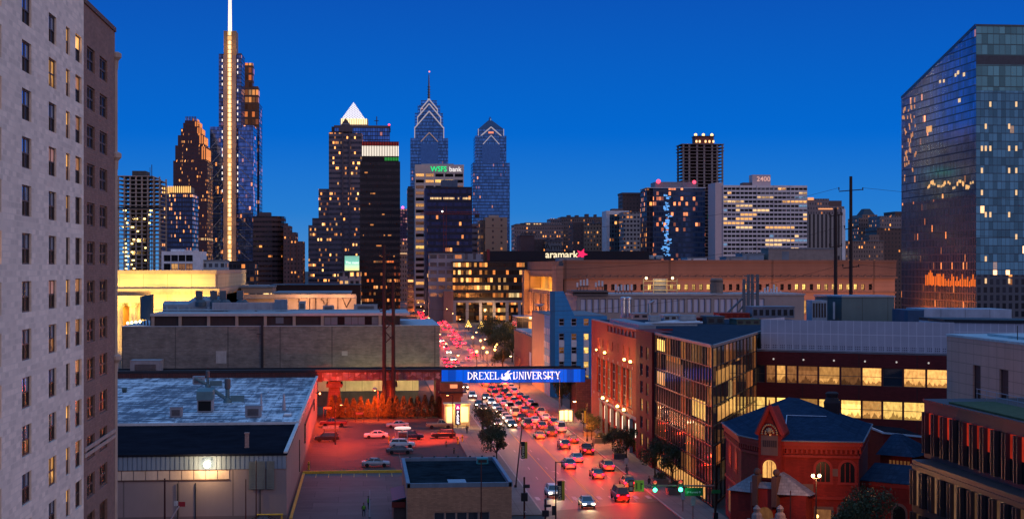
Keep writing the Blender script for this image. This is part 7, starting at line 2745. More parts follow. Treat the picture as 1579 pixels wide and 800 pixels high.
def arch_window(P, s, z0, zs, w, d, gm, lab=None):
 b_ = MB()
 n = 10
 for k in range(n):
  a0, a1 = PI * k / n, PI * (k + 1) / n
  r0, r1 = w / 2, w / 2 + .32
  b_.poly([P(s + r0 * math.cos(a0), d + .06, zs + r0 * math.sin(a0)), P(s + r1 * math.cos(a0), d + .06, zs + r1 * math.sin(a0)), P(s + r1 * math.cos(a1), d + .06, zs + r1 * math.sin(a1)), P(s + r0 * math.cos(a1), d + .06, zs + r0 * math.sin(a1))])
 for e in (-1, 1):
  b_.poly([P(s + e * w / 2, d + .06, z0), P(s + e * (w / 2 + .3), d + .06, z0), P(s + e * (w / 2 + .3), d + .06, zs), P(s + e * w / 2, d + .06, zs)])
 b_.poly([P(s - w / 2 - .4, d + .12, z0 - .3), P(s + w / 2 + .4, d + .12, z0 - .3), P(s + w / 2 + .4, d + .12, z0), P(s - w / 2 - .4, d + .12, z0)])
 for q in (-.17, .17):
  b_.poly([P(s + q * w - .05, d + .05, z0), P(s + q * w + .05, d + .05, z0), P(s + q * w + .05, d + .05, zs + w * .4), P(s + q * w - .05, d + .05, zs + w * .4)])
 fr = b_.build('window', M_pkt, bk, o_)
 g_ = MB()
 arch(g_, P, s, z0, zs, w, d + .03)
 g_.build('pane', gm, fr, o_)


arch_window(bp, bw / 2, 7.7, 9.0, 1.7, 1.0, G_wm)
u2 = Vector((P2[0] - PB_[0], P2[1] - PB_[1], 0))
w2 = u2.length
u2.normalize()
n2 = Vector((u2.y, -u2.x, 0))
O2 = Vector((PB_[0], PB_[1], 0))
u3 = Vector((P1[0] - P0[0], P1[1] - P0[1], 0))
w3 = u3.length
u3.normalize()
n3 = Vector((u3.y, -u3.x, 0))
O3 = Vector((P0[0], P0[1], 0))


def mk(O, u, n):
 def P(s, d, z):
  p = O + u * s + n * d
  return (p.x, p.y, z)
 return P


fp, lp = mk(O2, u2, n2), mk(O3, u3, n3)
for p in (1268, 1305):
 arch_window(fp, (p - 1210) / F * 187, 7.3, 8.9, 1.65, 0, G_dk)
for k in (.3, .68):
 arch_window(lp, w3 * k, 7.3, 8.9, 1.9, 0, G_dk)
for P, s, z0, z1, w_ in ((fp, 4.6, 1.2, 4.0, 1.7), (fp, 7.3, 1.2, 4.0, 1.7), (lp, w3 * .3, 1.2, 4.2, 1.8), (lp, w3 * .7, 1.2, 4.2, 1.8)):
 b_ = MB()
 b_.poly([P(s - w_ / 2 - .3, .04, z0 - .3), P(s + w_ / 2 + .3, .04, z0 - .3), P(s + w_ / 2 + .3, .04, z1 + .35), P(s - w_ / 2 - .3, .04, z1 + .35)])
 fr = b_.build('window', M_stone, bk, o_)
 g_ = MB().poly([P(s - w_ / 2, .08, z0), P(s + w_ / 2, .08, z0), P(s + w_ / 2, .08, z1), P(s - w_ / 2, .08, z1)])
 g_.build('pane', G_dk if s > 5 else G_dim, fr, o_)
m = MB()
for s, P in ((2.6, fp), (8.3, fp)):
 pass
for k in range(3):
 s = (1286 - 1210) / F * 187
m.poly([fp(5.4, .05, 8.0), fp(6.6, .05, 8.0), fp(6.6, .05, 8.9), fp(5.4, .05, 8.9)])
m.poly([fp(.6, .05, 5.6), fp(3.4, .05, 5.6), fp(3.4, .05, 7.0), fp(.6, .05, 7.0)])
m.build('stone_panel', M_stone, bk, o_)
# stone porch with slate roof
ctr = bw / 2
m = MB()
for s0, s1 in ((-3.2, .3), (bw - .3, bw + 3.4)):
 m.loft([[bp(s0, .02, 0), bp(s1, .02, 0), bp(s1, 2.4, 0), bp(s0, 1.6, 0)], [bp(s0, .02, 6.0), bp(s1, .02, 6.0), bp(s1, 2.4, 6.0), bp(s0, 1.6, 6.0)]])
m.build('porch_wall', M_pk, bk, o_)
m = MB()
m.loft([[bp(-3.6, -.2, 6.0), bp(.4, -.2, 6.0), bp(.4, 2.7, 6.0), bp(-3.6, 1.9, 6.0)], [bp(.1, -.2, 8.4), bp(.42, -.2, 8.4), bp(.42, 1.0, 8.4), bp(.1, 1.0, 8.4)]])
m.loft([[bp(bw - .4, -.2, 6.0), bp(bw + 3.8, -.2, 6.0), bp(bw + 3.8, 1.9, 6.0), bp(bw - .4, 2.7, 6.0)], [bp(bw - .42, -.2, 8.4), bp(bw - .1, -.2, 8.4), bp(bw - .1, 1.0, 8.4), bp(bw - .42, 1.0, 8.4)]])
m.build('porch_roof', mat('porch_slate', (.20, .20, .23), .7, var=.4, scale=.8, brick=(.6, .35, (.5, .5, .5))), bk, o_)
m = MB()
for s in (.35, bw - .35):
 m.loft([[bp(s - .32, 1.05, 4.5), bp(s + .32, 1.05, 4.5), bp(s + .32, 2.9, 4.5), bp(s - .32, 2.9, 4.5)], [bp(s - .32, 1.05, 8.1), bp(s + .32, 1.05, 8.1), bp(s + .32, 2.9, 8.1), bp(s - .32, 2.9, 8.1)]])
 m.ball(bp(s, 2.0, 8.5), .45, 8, 6)
m.build('porch_pier', mat('porch_dark_stone', (.10, .05, .042), .85), bk, o_)
m = MB().loft([[bp(.68, 1.02, 0), bp(bw - .68, 1.02, 0), bp(bw - .68, 2.5, 0), bp(.68, 2.5, 0)], [bp(.68, 1.02, 6.6), bp(bw - .68, 1.02, 6.6), bp(bw - .68, 2.5, 6.6), bp(.68, 2.5, 6.6)]])
m.build('porch_front', M_pkt, bk, o_)
m = MB()
arch(m, bp, ctr, .2, 3.4, 2.0, 2.56)
m.build('door', G_dim, bk, o_)
m = MB().loft([[bp(.3, 1.03, 6.62), bp(bw - .3, 1.03, 6.62), bp(bw - .3, 2.7, 6.62), bp(.3, 2.7, 6.62)], [bp(.5, 1.03, 7.2), bp(bw - .5, 1.03, 7.2), bp(bw - .5, 2.0, 7.2), bp(.5, 2.0, 7.2)]])
m.build('porch_balcony', MATS['porch_slate'], bk, o_)
for p in (1167, 1203):
 t0 = thing('gate_pillar', 'pale stone gate pillar with a tiered cap %s the bank door' % ('before' if p < 1190 else 'east of'), 'pillar', (*D(p, 181), 0), 0, 'stone pillars at the bank')
 MB().box(-.75, .75, -.75, .75, 0, 3.4).box(-.95, .95, -.95, .95, 3.4, 3.7).build('shaft', mat('pillar_pale', (.24, .18, .165), .8, var=.2), t0)
 MB().lathe([(.7, 3.7), (.6, 4.3), (.35, 4.6), (.45, 5.0), (.1, 5.4)], 0, 0, 10).build('cap', MATS['pillar_pale'], t0)
# chimney
t0 = MB().lathe([(.95, 12.6), (1.05, 13.6), (1.0, 14.0), (1.1, 15.3), (.75, 16.0), (.9, 16.5), (.6, 16.7)], *D(1283, 204), 9)
t0.build('chimney', mat('chimney_dark', (.035, .02, .022), .8), bk, o_)
# east wing
wg = thing('bank_wing', 'lower red brick wing with a blue roof and arched window joined to the old bank', 'building', (*D(1330, 190), 0))
o2 = wg.location
W0, W1 = D(1327, 189), D(1425, 184)
u_w = Vector((W1[0] - W0[0], W1[1] - W0[1], 0)).normalized()
n_w = Vector((u_w.y, -u_w.x, 0))
wp = mk(Vector((W0[0], W0[1], 0)), u_w, n_w)
zw = CH - (742 - HZ) / F * 188
m = MB().loft([[wp(0, 0, 0), wp(8, 0, 0), wp(8, -14, 0), wp(0, -14, 0)], [wp(0, 0, zw), wp(8, 0, zw), wp(8, -14, zw), wp(0, -14, zw)]])
m.build('wall', M_pk, wg, o2)
m = MB().loft([[wp(0, .25, zw), wp(8, .25, zw), wp(8, .25, zw + .12), wp(0, .25, zw + .12)], [wp(0, -4, zw + 1.6), wp(8, -4, zw + 1.6), wp(8, -4, zw + 1.8), wp(0, -4, zw + 1.8)]])
m.build('roof', M_slate, wg, o2)
MB().loft([[wp(0, .1, zw - .5), wp(8, .1, zw - .5), wp(8, .1, zw - .003), wp(0, .1, zw - .003)], [wp(0, 0, zw - .5), wp(8, 0, zw - .5), wp(8, 0, zw - .003), wp(0, 0, zw - .003)]]).build('cornice', M_pkt, wg, o2)
b_ = MB()
arch(b_, wp, 5.0, 2.2, 3.8, 2.1, .03)
b_.build('window', M_stone, wg, o2)
b_ = MB()
arch(b_, wp, 5.0, 2.5, 3.7, 1.6, .06)
b_.build('pane', G_dk, wg, o2)
m = MB().loft([[wp(-.2, -6, zw), wp(4.0, -6, zw), wp(4.0, -12, zw), wp(-.2, -12, zw)], [wp(-.2, -6, zw + 2.6), wp(4.0, -6, zw + 2.6), wp(4.0, -12, zw + 2.6), wp(-.2, -12, zw + 2.6)]])
m.build('upper_wall', M_pk, wg, o2)
m = MB()
for k in range(6):
 m.poly([wp(1.0 + k * .48, -5.96, zw + 1.1), wp(1.3 + k * .48, -5.96, zw + 1.1), wp(1.3 + k * .48, -5.96, zw + 2.0), wp(1.0 + k * .48, -5.96, zw + 2.0)])
m.build('upper_window', G_dim, wg, o2)
m = MB().loft([[wp(-.6, -5.5, zw + 2.6), wp(4.5, -5.5, zw + 2.6), wp(4.5, -12.5, zw + 2.6), wp(-.6, -12.5, zw + 2.6)], [wp(.2, -8.5, zw + 4.9), wp(1.2, -8.5, zw + 4.9), wp(1.2, -9.5, zw + 4.9), wp(.2, -9.5, zw + 4.9)]])
m.build('upper_roof', M_slate, wg, o2)
lo_ = thing('flat_brick_annex', 'flat roofed dark red annex with pale coping behind the bank wing', 'building', (*D(1360, 226), 0))
a, c = D(1362, 228), D(1432, 222)
z_ = Z(668, 1362, a[1])
MB().prism([a, c, (c[0] + 1, c[1] + 14), (a[0] + 1, a[1] + 14)], 0, z_, 0, 1).build('wall', [M_rbd, M_roofblk], lo_, lo_.location)
m = MB()
for e0, e1 in ((a, c), ((a[0] + 1, a[1] + 14), a)):
 m.tube((*e0, z_ + .1), (*e1, z_ + .1), .18, n=4)
m.build('coping', mat('guard_pale', (.45, .5, .6), .5), lo_, lo_.location)
# ------------------------------------------------------------------ vehicles
M_tyre = mat('tyre_rubber', (.012, .012, .012), .8)
M_rim = mat('alloy_rim', (.35, .35, .37), .3, .8)
M_cgl = glass('car_glass', (.01, .012, .015), .06, spec=.9)
PAINT = {k: mat('car_paint_' + k, c, .3, me, var=.05, spec=.6) for k, c, me in (
 ('white', (.70, .70, .70), 0), ('silver', (.42, .43, .45), .5), ('black', (.015, .015, .018), .2), ('grey', (.11, .115, .125), .4), ('navy', (.02, .03, .07), .3), ('red', (.26, .02, .02), .2), ('tan', (.40, .30, .17), .3))}
E_tail = emi('tail_lamp_red', (1.0, .008, .035), 9.0)
E_head = emi('head_lamp_white', (1.0, .80, .55), 26.0)
E_tail0 = mat('tail_lens', (.22, .01, .01), .25)
E_head0 = mat('head_lens', (.55, .55, .55), .15)
SHAPES = {
 'sedan': dict(L=4.7, W=1.82, hood=.92, base=.30, belt=(( -2.35, .62), (-2.2, .86), (-1.3, .95), (1.0, .98), (1.9, 1.0), (2.3, .90), (2.35, .6)), cab=((-1.25, .97), (-.35, 1.42), (.75, 1.45), (1.75, 1.0))),
 'suv': dict(L=4.7, W=1.9, hood=1.05, base=.38, belt=((-2.35, .70), (-2.22, 1.0), (-1.3, 1.08), (1.2, 1.12), (2.2, 1.12), (2.32, 1.0), (2.35, .65)), cab=((-1.25, 1.07), (-.5, 1.66), (1.7, 1.68), (2.22, 1.1))),
 'van': dict(L=5.3, W=1.98, hood=1.15, base=.42, belt=((-2.65, .75), (-2.5, 1.1), (-1.9, 1.2), (2.3, 1.25), (2.6, 1.2), (2.65, .7)), cab=((-2.05, 1.18), (-1.35, 2.05), (2.35, 2.08), (2.6, 1.2))),
 'pickup': dict(L=5.6, W=1.95, hood=1.1, base=.45, belt=((-2.8, .75), (-2.65, 1.08), (-1.6, 1.14), (.3, 1.16), (.31, 1.16), (2.75, 1.12), (2.8, .75)), cab=((-1.45, 1.12), (-.7, 1.78), (.15, 1.8), (.45, 1.15))),
}


def car_meshes(kind):
 sh = SHAPES[kind]
 W2 = sh['W'] / 2
 # the car looks along -y; body lofted along its length
 m = MB()
 rings = []
 for y, zt_ in sh['belt']:
  e = .86 if abs(y) > sh['L'] / 2 - .1 else 1.0
  w = W2 * e
  rings.append([(-w * .94, y, sh['base']), (w * .94, y, sh['base']), (w, y, sh['base'] + .28), (w * .97, y, zt_ - .08), (w * .86, y, zt_), (-w * .86, y, zt_), (-w * .97, y, zt_ - .08), (-w, y, sh['base'] + .28)])
 m.loft(rings, 0)
 c = sh['cab']
 # roof skin
 rw = W2 * .66
 ww = W2 * .86
 m.loft([[(-rw, c[1][0], c[1][1] - .03), (rw, c[1][0], c[1][1] - .03), (rw * .95, c[1][0], c[1][1] + .02), (-rw * .95, c[1][0], c[1][1] + .02)],
   [(-rw, c[2][0], c[2][1] - .03), (rw, c[2][0], c[2][1] - .03), (rw * .95, c[2][0], c[2][1] + .02), (-rw * .95, c[2][0], c[2][1] + .02)]], 0)
 for sx in (-1, 1):       # pillars
  for (y0, z0, x0), (y1, z1, x1) in (((c[0][0], c[0][1], ww), (c[1][0], c[1][1], rw)), ((c[3][0], c[3][1], ww), (c[2][0], c[2][1], rw)), (((c[0][0] + c[3][0]) / 2 + .1, c[0][1], ww + .01), ((c[1][0] + c[2][0]) / 2, c[1][1], rw + .01))):
   m.tube((sx * x0, y0, z0 - .03), (sx * x1, y1, z1), .05, n=4)
  m.box(*sorted((sx * W2, sx * (W2 + .16))), c[0][0] + .25, c[0][0] + .4, c[0][1] - .03, c[0][1] + .12, 0)
 if kind == 'pickup':
  m.box(-W2 * .80, W2 * .80, .55, 2.68, 1.13, 1.165, 1)
 m.box(-W2 * .7, W2 * .7, -sh['L'] / 2 - .03, -sh['L'] / 2 + .02, sh['base'] + .05, sh['base'] + .28, 1)
 body = m
 g = MB()
 g.loft([[(-ww * .985, c[0][0], c[0][1] - .02), (ww * .985, c[0][0], c[0][1] - .02), (ww * .985, c[3][0], c[3][1] - .02), (-ww * .985, c[3][0], c[3][1] - .02)],
   [(-rw * .985, c[1][0] + .02, c[1][1] - .035), (rw * .985, c[1][0] + .02, c[1][1] - .035), (rw * .985, c[2][0] - .02, c[2][1] - .035), (-rw * .985, c[2][0] - .02, c[2][1] - .035)]])
 w = MB()
 r = .34 if kind == 'sedan' else .38
 w.lathe([(r * .6, -.11), (r * .95, -.11), (r, -.06), (r, .06), (r * .95, .11), (r * .6, .11)], 0, 0, 16, 0)
 w.lathe([(r * .58, -.09), (r * .58, .09)], 0, 0, 12, 1)
 w.v = [(z, x, y) for x, y, z in w.v]
 hl = MB().box(-.22, .22, -.05, .06, -.08, .09)
 tl = MB().box(-.16, .16, -.06, .05, -.11, .13)
 return dict(body=body, glass=g, wheel=w, r=r, head=hl, tail=tl, sh=sh)


CARM = {}


def car_proto(kind, colour, lights):
 key = (kind, colour, lights)
 if key in CARM:
  return CARM[key]
 if kind not in CARM:
  CARM[kind] = car_meshes(kind)
  q = CARM[kind]
  q['mg'] = q['glass'].mesh('car_window', M_cgl)
  q['mw'] = q['wheel'].mesh('car_wheel', [M_tyre, M_rim], smooth=False)
 q = CARM[kind]
 if ('b', colour) not in q:
  q[('b', colour)] = q['body'].mesh('car_body', [PAINT[colour], M_dark])
 if ('h', lights) not in q:
  q[('h', lights)] = q['head'].mesh('car_headlight', E_head if lights in ('on', 'head') else E_head0)
  q[('t', lights)] = q['tail'].mesh('car_taillight', E_tail if lights in ('on', 'tail') else E_tail0)
 CARM[key] = (q, q[('b', colour)], q[('h', lights)], q[('t', lights)])
 return CARM[key]


def car(kind, colour, x, y, rz, label, group=None, lights='off', glow=0.0, cat=None):
 q, mb_, mh, mt = car_proto(kind, colour, lights)
 sh = q['sh']
 t_ = thing({'sedan': 'car', 'suv': 'suv', 'pickup': 'pickup_truck', 'van': 'van'}[kind], label, cat or {'sedan': 'car', 'suv': 'SUV', 'pickup': 'pickup truck', 'van': 'van'}[kind], (x, y, .006), rz, group)
 put('body', mb_, t_)
 put('window', q['mg'], t_)
 fr = sh['L'] * .30
 for sx in (-1, 1):
  for sy in (-fr, fr):
   put('wheel', q['mw'], t_, (sx * (sh['W'] / 2 - .06), sy, q['r']))
  put('headlight', mh, t_, (sx * sh['W'] * .33, -sh['L'] / 2 + .02, sh['hood'] - .24))
  put('taillight', mt, t_, (sx * sh['W'] * .36, sh['L'] / 2 - .02, sh['hood'] - .16))
 if glow and lights in ('tail', 'on'):
  point('brake_glow', (0, sh['L'] / 2 + .15, 1.0), 8500 * glow, (1.0, .045, .008), t_, .2, 150, (0, .55, -1), .6)
 if glow and lights in ('head', 'on'):
  point('head_beam', (0, -sh['L'] / 2 - .35, .7), 1300 * glow, (1.0, .58, .26), t_, .2, 110, (0, -1, -.32), .8)
 return t_


def at_ground(px, py):
 return G(px, py)


# parked cars in the red lit lot (all side on)
LEFT, RIGHT = PI / 2 + PI, PI / 2     # nose to the left / to the right of the picture
for kind, col, px, py, rz, lab in (
 ('pickup', 'red', 514, 659, LEFT, 'dark red pickup truck by the orange warehouse wall behind a striped barrier'),
 ('suv', 'black', 504, 682, LEFT, 'black hatchback SUV close to the warehouse wall'),
 ('sedan', 'white', 580, 677, LEFT, 'white sedan alone in the middle of the red lit lot'),
 ('sedan', 'silver', 613, 661, LEFT, 'pale grey sedan nearest the lit hedge'),
 ('suv', 'navy', 634, 679, RIGHT, 'dark blue SUV half hidden behind the white attendant booth'),
 ('suv', 'white', 620, 692, RIGHT, 'white SUV parked next to the dark saloon and the booth'),
 ('sedan', 'grey', 616, 701, RIGHT, 'dark grey saloon parked beside the white SUV'),
 ('sedan', 'silver', 579, 721, RIGHT, 'silver sedan parked at the yellow kerb of the lot'),
 ('pickup', 'tan', 678, 662, RIGHT, 'tan pickup truck by the glowing parking sign'),
 ('suv', 'black', 684, 677, LEFT, 'black SUV in front of the tan pickup truck')):
 x, y = at_ground(px, py - 2)
 car(kind, col, x, y, rz, lab, 'cars in the parking lot')

# traffic: the near street
rc = random.Random(11)
ordw = ('first', 'second', 'third', 'fourth', 'fifth', 'sixth', 'seventh', 'eighth', 'ninth', 'tenth', 'eleventh', 'twelfth', 'thirteenth', 'fourteenth', 'fifteenth', 'sixteenth', 'seventeenth', 'eighteenth', 'nineteenth', 'twentieth')
lanes_away = (('kerb lane by the red building', 6.6, (231, 252, 273, 292, 311, 322, 334, 346, 357, 368, 379, 391, 404, 418, 433, 449, 466)),
   ('lane beside the kerb lane', 3.6, (219, 243, 263, 283, 303, 316, 328, 341, 352, 363, 375, 388, 399, 412, 426, 441, 458, 473)),
   ('innermost lane leaving town', .9, (255, 300, 318, 331, 344, 356, 371, 384, 397, 411, 430, 452, 470)))
for nm, off_, ys in lanes_away:
 for i, y in enumerate(ys):
  kd = rc.choice(('sedan', 'sedan', 'suv', 'suv', 'pickup', 'van'))
  cl = rc.choice(('white', 'silver', 'grey', 'black', 'red', 'navy', 'grey', 'black', 'tan'))
  car(kd, cl, cx(y) + off_ + rc.uniform(-.25, .25), y + rc.uniform(-1, 1), PI, '%s car from the crossing in the %s, tail lamps glowing' % (ordw[i], nm), 'traffic driving away', 'tail', 1.0 if y < 420 else .7)
lanes_in = (('lane next to the centre line', -2.3, (213, 320, 327.5, 335, 342.5, 351, 360, 372, 388)),
   ('lane beside the far pavement', -5.4, (223, 321.5, 329, 337, 346, 356, 368, 392, 420)))
for nm, off_, ys in lanes_in:
 for i, y in enumerate(ys):
  kd = rc.choice(('sedan', 'sedan', 'suv'))
  cl = rc.choice(('white', 'silver', 'grey', 'black', 'white'))
  car(kd, cl, cx(y) + off_ + rc.uniform(-.2, .2), y, 0, '%s oncoming car from the crossing in the %s, headlamps lit' % (ordw[i], nm), 'oncoming traffic', 'head', 1.0)
# far traffic along the street towards the towers
k = 0
for y in range(490, 1500, 21):
 for off_, li in ((6.2, 'tail'), (2.8, 'tail'), (-2.6, 'head' if y % 2 else 'tail'), (-5.6, 'tail')):
  if rc.random() < (.62 if y < 800 else .8):
   yy = y + rc.uniform(-6, 6)
   kd = rc.choice(('sedan', 'suv'))
   q, mb_, mh, mt = car_proto(kd, rc.choice(('white', 'grey', 'silver', 'black')), li)
   t_ = thing('car', 'small distant car with glowing %s lamps in the crowded street beyond the bridge' % ('tail' if li == 'tail' else 'head'), 'car', (cx(yy) + off_, yy, .006), PI if li == 'tail' else 0, 'distant traffic with %s lamps' % li)
   sh = q['sh']
   put('body', mb_, t_)
   put('window', q['mg'], t_)
   for sx in (-1, 1):
    if li == 'tail':
     put('taillight', mt, t_, (sx * sh['W'] * .36, sh['L'] / 2 - .02, sh['hood'] - .16), 0, (2.2, 1, 1.8))
    else:
     put('headlight', mh, t_, (sx * sh['W'] * .33, -sh['L'] / 2 + .02, sh['hood'] - .24), 0, (1.4, 1, 1.4))
   k += 1
   if k % 3 == 0:
    point('brake_glow', (0, 2.6, 1.6), 16000, (1.0, .03, .012), t_, .3, 150, (0, .3, -1), .6)

# ------------------------------------------------------------------ street lamps
M_pole = mat('lamp_pole', (.030, .024, .024), .5, .3)
M_polr = mat('pole_dark_red', (.065, .018, .018), .6, .2)
E_lamp = emi('street_lamp_glow', (1.0, .55, .18), 22)


def cobra(x, y, h, side, label, power=2600, col=(1, .17, .015), head=True):
 t_ = thing('street_lamp', label, 'street lamp', (x, y, .13), 0, 'street lamps along the street')
 m = MB().tube((0, 0, 0), (0, 0, h), .11, .07, 8).tube((0, 0, 0), (0, 0, .5), .2, n=8)
 pts = [(0, 0, h - .1), (side * .6, 0, h + .35), (side * 1.5, 0, h + .5), (side * 2.4, 0, h + .45)]
 for a, c in zip(pts, pts[1:]):
  m.tube(a, c, .06, n=6)
 m.build('pole', M_pole, t_)
 MB().box(side * 2.4 - .35, side * 2.4 + .35, -.16, .16, h + .36, h + .55).build('lamp_head', M_dkmetal, t_)
 MB().box(side * 2.4 - .26, side * 2.4 + .26, -.12, .12, h + .24, h + .355).build('lens', E_lamp, t_)
 if power:
  point('lamp_spill', (side * 2.5, 0, h), power * .045, (1, .30, .10), t_, .2)
  point('lamp_light', (side * 2.4, 0, h + .1), power, col, t_, .2, 140, (side * .25, 0, -1), .7)
 return t_


xr = lambda y: cx(y) + 9.4
xl = lambda y: cx(y) - 9.4
cobra(xr(292), 292, 7.2, -1, 'tall lamp post with a banner in front of the red brick wall', 90000)
cobra(xr(333), 333, 9.0, -1, 'curved lamp post by the lit shelter below the bridge', 80000)
for i, y in enumerate((420, 470, 520, 575, 640, 720, 810, 900, 990, 1090, 1200, 1330, 1460)):
 cobra(xr(y), y, 8.5, -1, '%s lamp post past the bridge on the blue building pavement' % ordw[i], 110000)
for i, y in enumerate((425, 490, 560, 640, 740, 860, 960, 1060, 1170, 1290, 1420)):
 cobra(xl(y), y, 8.5, 1, '%s lamp post past the bridge on the station pavement' % ordw[i], 110000)
# globe lamps and tree shaped light clusters by the plaza
for px, py, Y, lab in ((722, 498, 800, 'pyramid shaped light cluster closer to the station side'), (742, 500, 780, 'pyramid shaped light cluster closer to the dark trees')):
 t_ = thing('light_cluster', 'bright yellow ' + lab, 'street lamp', (X(px, Y), Y, 0), 0, 'light clusters on the plaza')
 z0 = Z(py + 5, px, Y)
 MB().tube((0, 0, 0), (0, 0, z0 + 4), .2, n=6).build('post', M_pole, t_)
 m = MB()
 for r in range(4):
  n = 7 - r * 2 if r < 3 else 1
  for i in range(n):
   a = 2 * PI * i / n
   m.ball(((1.5 - .5 * r) * math.cos(a), (1.5 - .5 * r) * math.sin(a), z0 + r * .95), .33, 6, 4)
 m.build('globe', emi('cluster_yellow', (1.0, .62, .12), 2.2), t_)
for i, (px, py) in enumerate(((735, 542), (751, 543), (763, 539), (745, 536), (741, 525), (766, 531), (729, 520))):
 Y = 470 + i * 22
 t_ = thing('globe_lamp', '%s small orange globe lamp counted along the plaza trees' % ordw[i], 'street lamp', (X(px, Y), Y, .13), 0, 'globe lamps beyond the bridge')
 z0 = Z(py, px, Y)
 MB().tube((0, 0, 0), (0, 0, z0 - .5), .09, n=6).build('post', M_pole, t_)
 MB().ball((0, 0, z0 - .1), .42, 8, 6).build('globe', emi('globe_orange', (1.0, .50, .12), 7), t_)
 point('globe_light', (0, -.7, z0 - .2), 1800, (1, .30, .06), t_, .3, 150, (0, 0, -1))
t_ = thing('twin_lamp', 'twin globe lamp post standing in front of the old bank', 'street lamp', (*D(1258.5, 178), 0))
zl_ = CH - (733 - HZ) / F * 178
MB().tube((0, 0, 0), (0, 0, zl_ - .35), .1, .07, 8).tube((-.42, 0, zl_ - .3), (.42, 0, zl_ - .3), .05, n=6).tube((0, 0, 0), (0, 0, .9), .2, n=8).build('post', M_pole, t_)
for sx in (-.38, .38):
 MB().ball((sx, 0, zl_), .2, 10, 8).build('globe', emi('twin_globe', (1.0, .76, .38), 9), t_)
point('twin_light', (0, -.3, zl_ + .1), 2200, (1, .42, .16), t_, .25)
t_ = thing('low_lamp', 'low orange lamp at the foot of the twin globe lamp post', 'street lamp', (*D(1260, 184), 0))
MB().tube((0, 0, 0), (0, 0, 3.4), .06, n=6).build('post', M_pole, t_)
MB().ball((0, 0, 3.6), .2, 8, 6).build('globe', MATS['globe_orange'], t_)
# lot lamps
for x, y, lab, pw, c in ((-1.5, 331, 'arm lamp on a pole before the hedge in the parking lot', 6500, (1.0, .20, .05)),):
 t_ = thing('lot_lamp', lab, 'lamp', (X(583, 336), 336, 0))
 MB().tube((0, 0, 0), (0, 0, 6.6), .1, n=6).tube((0, 0, 6.5), (-.7, 0, 6.7), .06, n=6).build('pole', M_polr, t_)
 MB().lathe([(.1, 6.6), (.45, 6.75), (.5, 7.0), (.1, 7.25)], -.7, 0, 10).build('shade', M_acg, t_)
 MB().ball((-.7, 0, 6.62), .18, 8, 6).build('lens', emi('lot_lens', (1, .35, .1), 10), t_)
 point('lot_light', (-.7, -1.0, 6.2), 26000, (1.0, .085, .006), t_, .3, 140, (.1, .45, -.8))
t_ = thing('lot_lamp', 'orange flood lamp on the pole by the parking sign', 'lamp', (17.2, 300, 0))
MB().tube((0, 0, 0), (0, 0, 8.4), .12, n=6).tube((0, 0, 8.3), (-.9, 0, 8.5), .07, n=6).build('pole', M_polr, t_)
MB().box(-1.3, -.7, -.3, .3, 8.4, 8.7).build('lamp_head', M_dkmetal, t_)
MB().box(-1.2, -.8, -.2, .2, 8.3, 8.395).build('lens', emi('lot_lens', (1, .35, .1), 10), t_)
point('lot_light', (-1.1, .4, 7.9), 70000, (1.0, .05, .003), t_, .3, 130, (-.7, .1, -1))
t_ = thing('lot_lamp', 'slim lamp post in the bays beside the warehouse side wall', 'lamp', (-5.2, 292, 0))
MB().tube((0, 0, 0), (0, 0, 7.4), .1, n=6).tube((0, 0, 7.3), (1.1, 0, 7.5), .06, n=6).build('pole', M_polr, t_)
MB().box(.8, 1.4, -.2, .2, 7.4, 7.6).build('lamp_head', M_dkmetal, t_)
MB().box(.9, 1.3, -.15, .15, 7.32, 7.395).build('lens', emi('lot_lens', (1, .35, .1), 10), t_)
point('lot_light', (1.2, .8, 6.9), 13000, (1.0, .055, .005), t_, .3)
t_ = thing('wall_lamp', 'added red orange lamp under the pipe on the warehouse side wall', 'wall lamp', (WX1, 332, 6.4))  # extra lamp added to redden the side wall
MB().box(.003, .8, -.08, .08, -.1, .1).build('bracket', M_dkmetal, t_)
MB().ball((.85, 0, -.1), .2, 8, 6).build('lens', emi('lot_lens', (1, .35, .1), 10), t_)
point('added_wall_light', (1.6, 0, -.4), 21000, (1.0, .06, .006), t_, .3)

# ------------------------------------------------------------------ trees
M_bark = mat('bark', (.05, .035, .028), .9)
M_leaf, nt, b = newmat('street_tree_leaf')
oi = nn(nt, 'ShaderNodeObjectInfo')
tc = nn(nt, 'ShaderNodeTexCoord')
f1 = noise(nt, tc.outputs['Object'], 1.3, 3)
nt.links.new(mixc(nt, ma(nt, 'MULTIPLY_ADD', f1, 2, -.5, clamp=True), (.014, .028, .010), (.060, .080, .024)), b.inputs['Base Color'])
b.inputs['Roughness'].default_value = .7
M_needle, nt, b = newmat('conifer_needle')
tc = nn(nt, 'ShaderNodeTexCoord')
f1 = noise(nt, tc.outputs['Object'], 2.2, 3)
nt.links.new(mixc(nt, ma(nt, 'MULTIPLY_ADD', f1, 2, -.5, clamp=True), (.05, .04, .015), (.15, .11, .04)), b.inputs['Base Color'])
b.inputs['Roughness'].default_value = .8


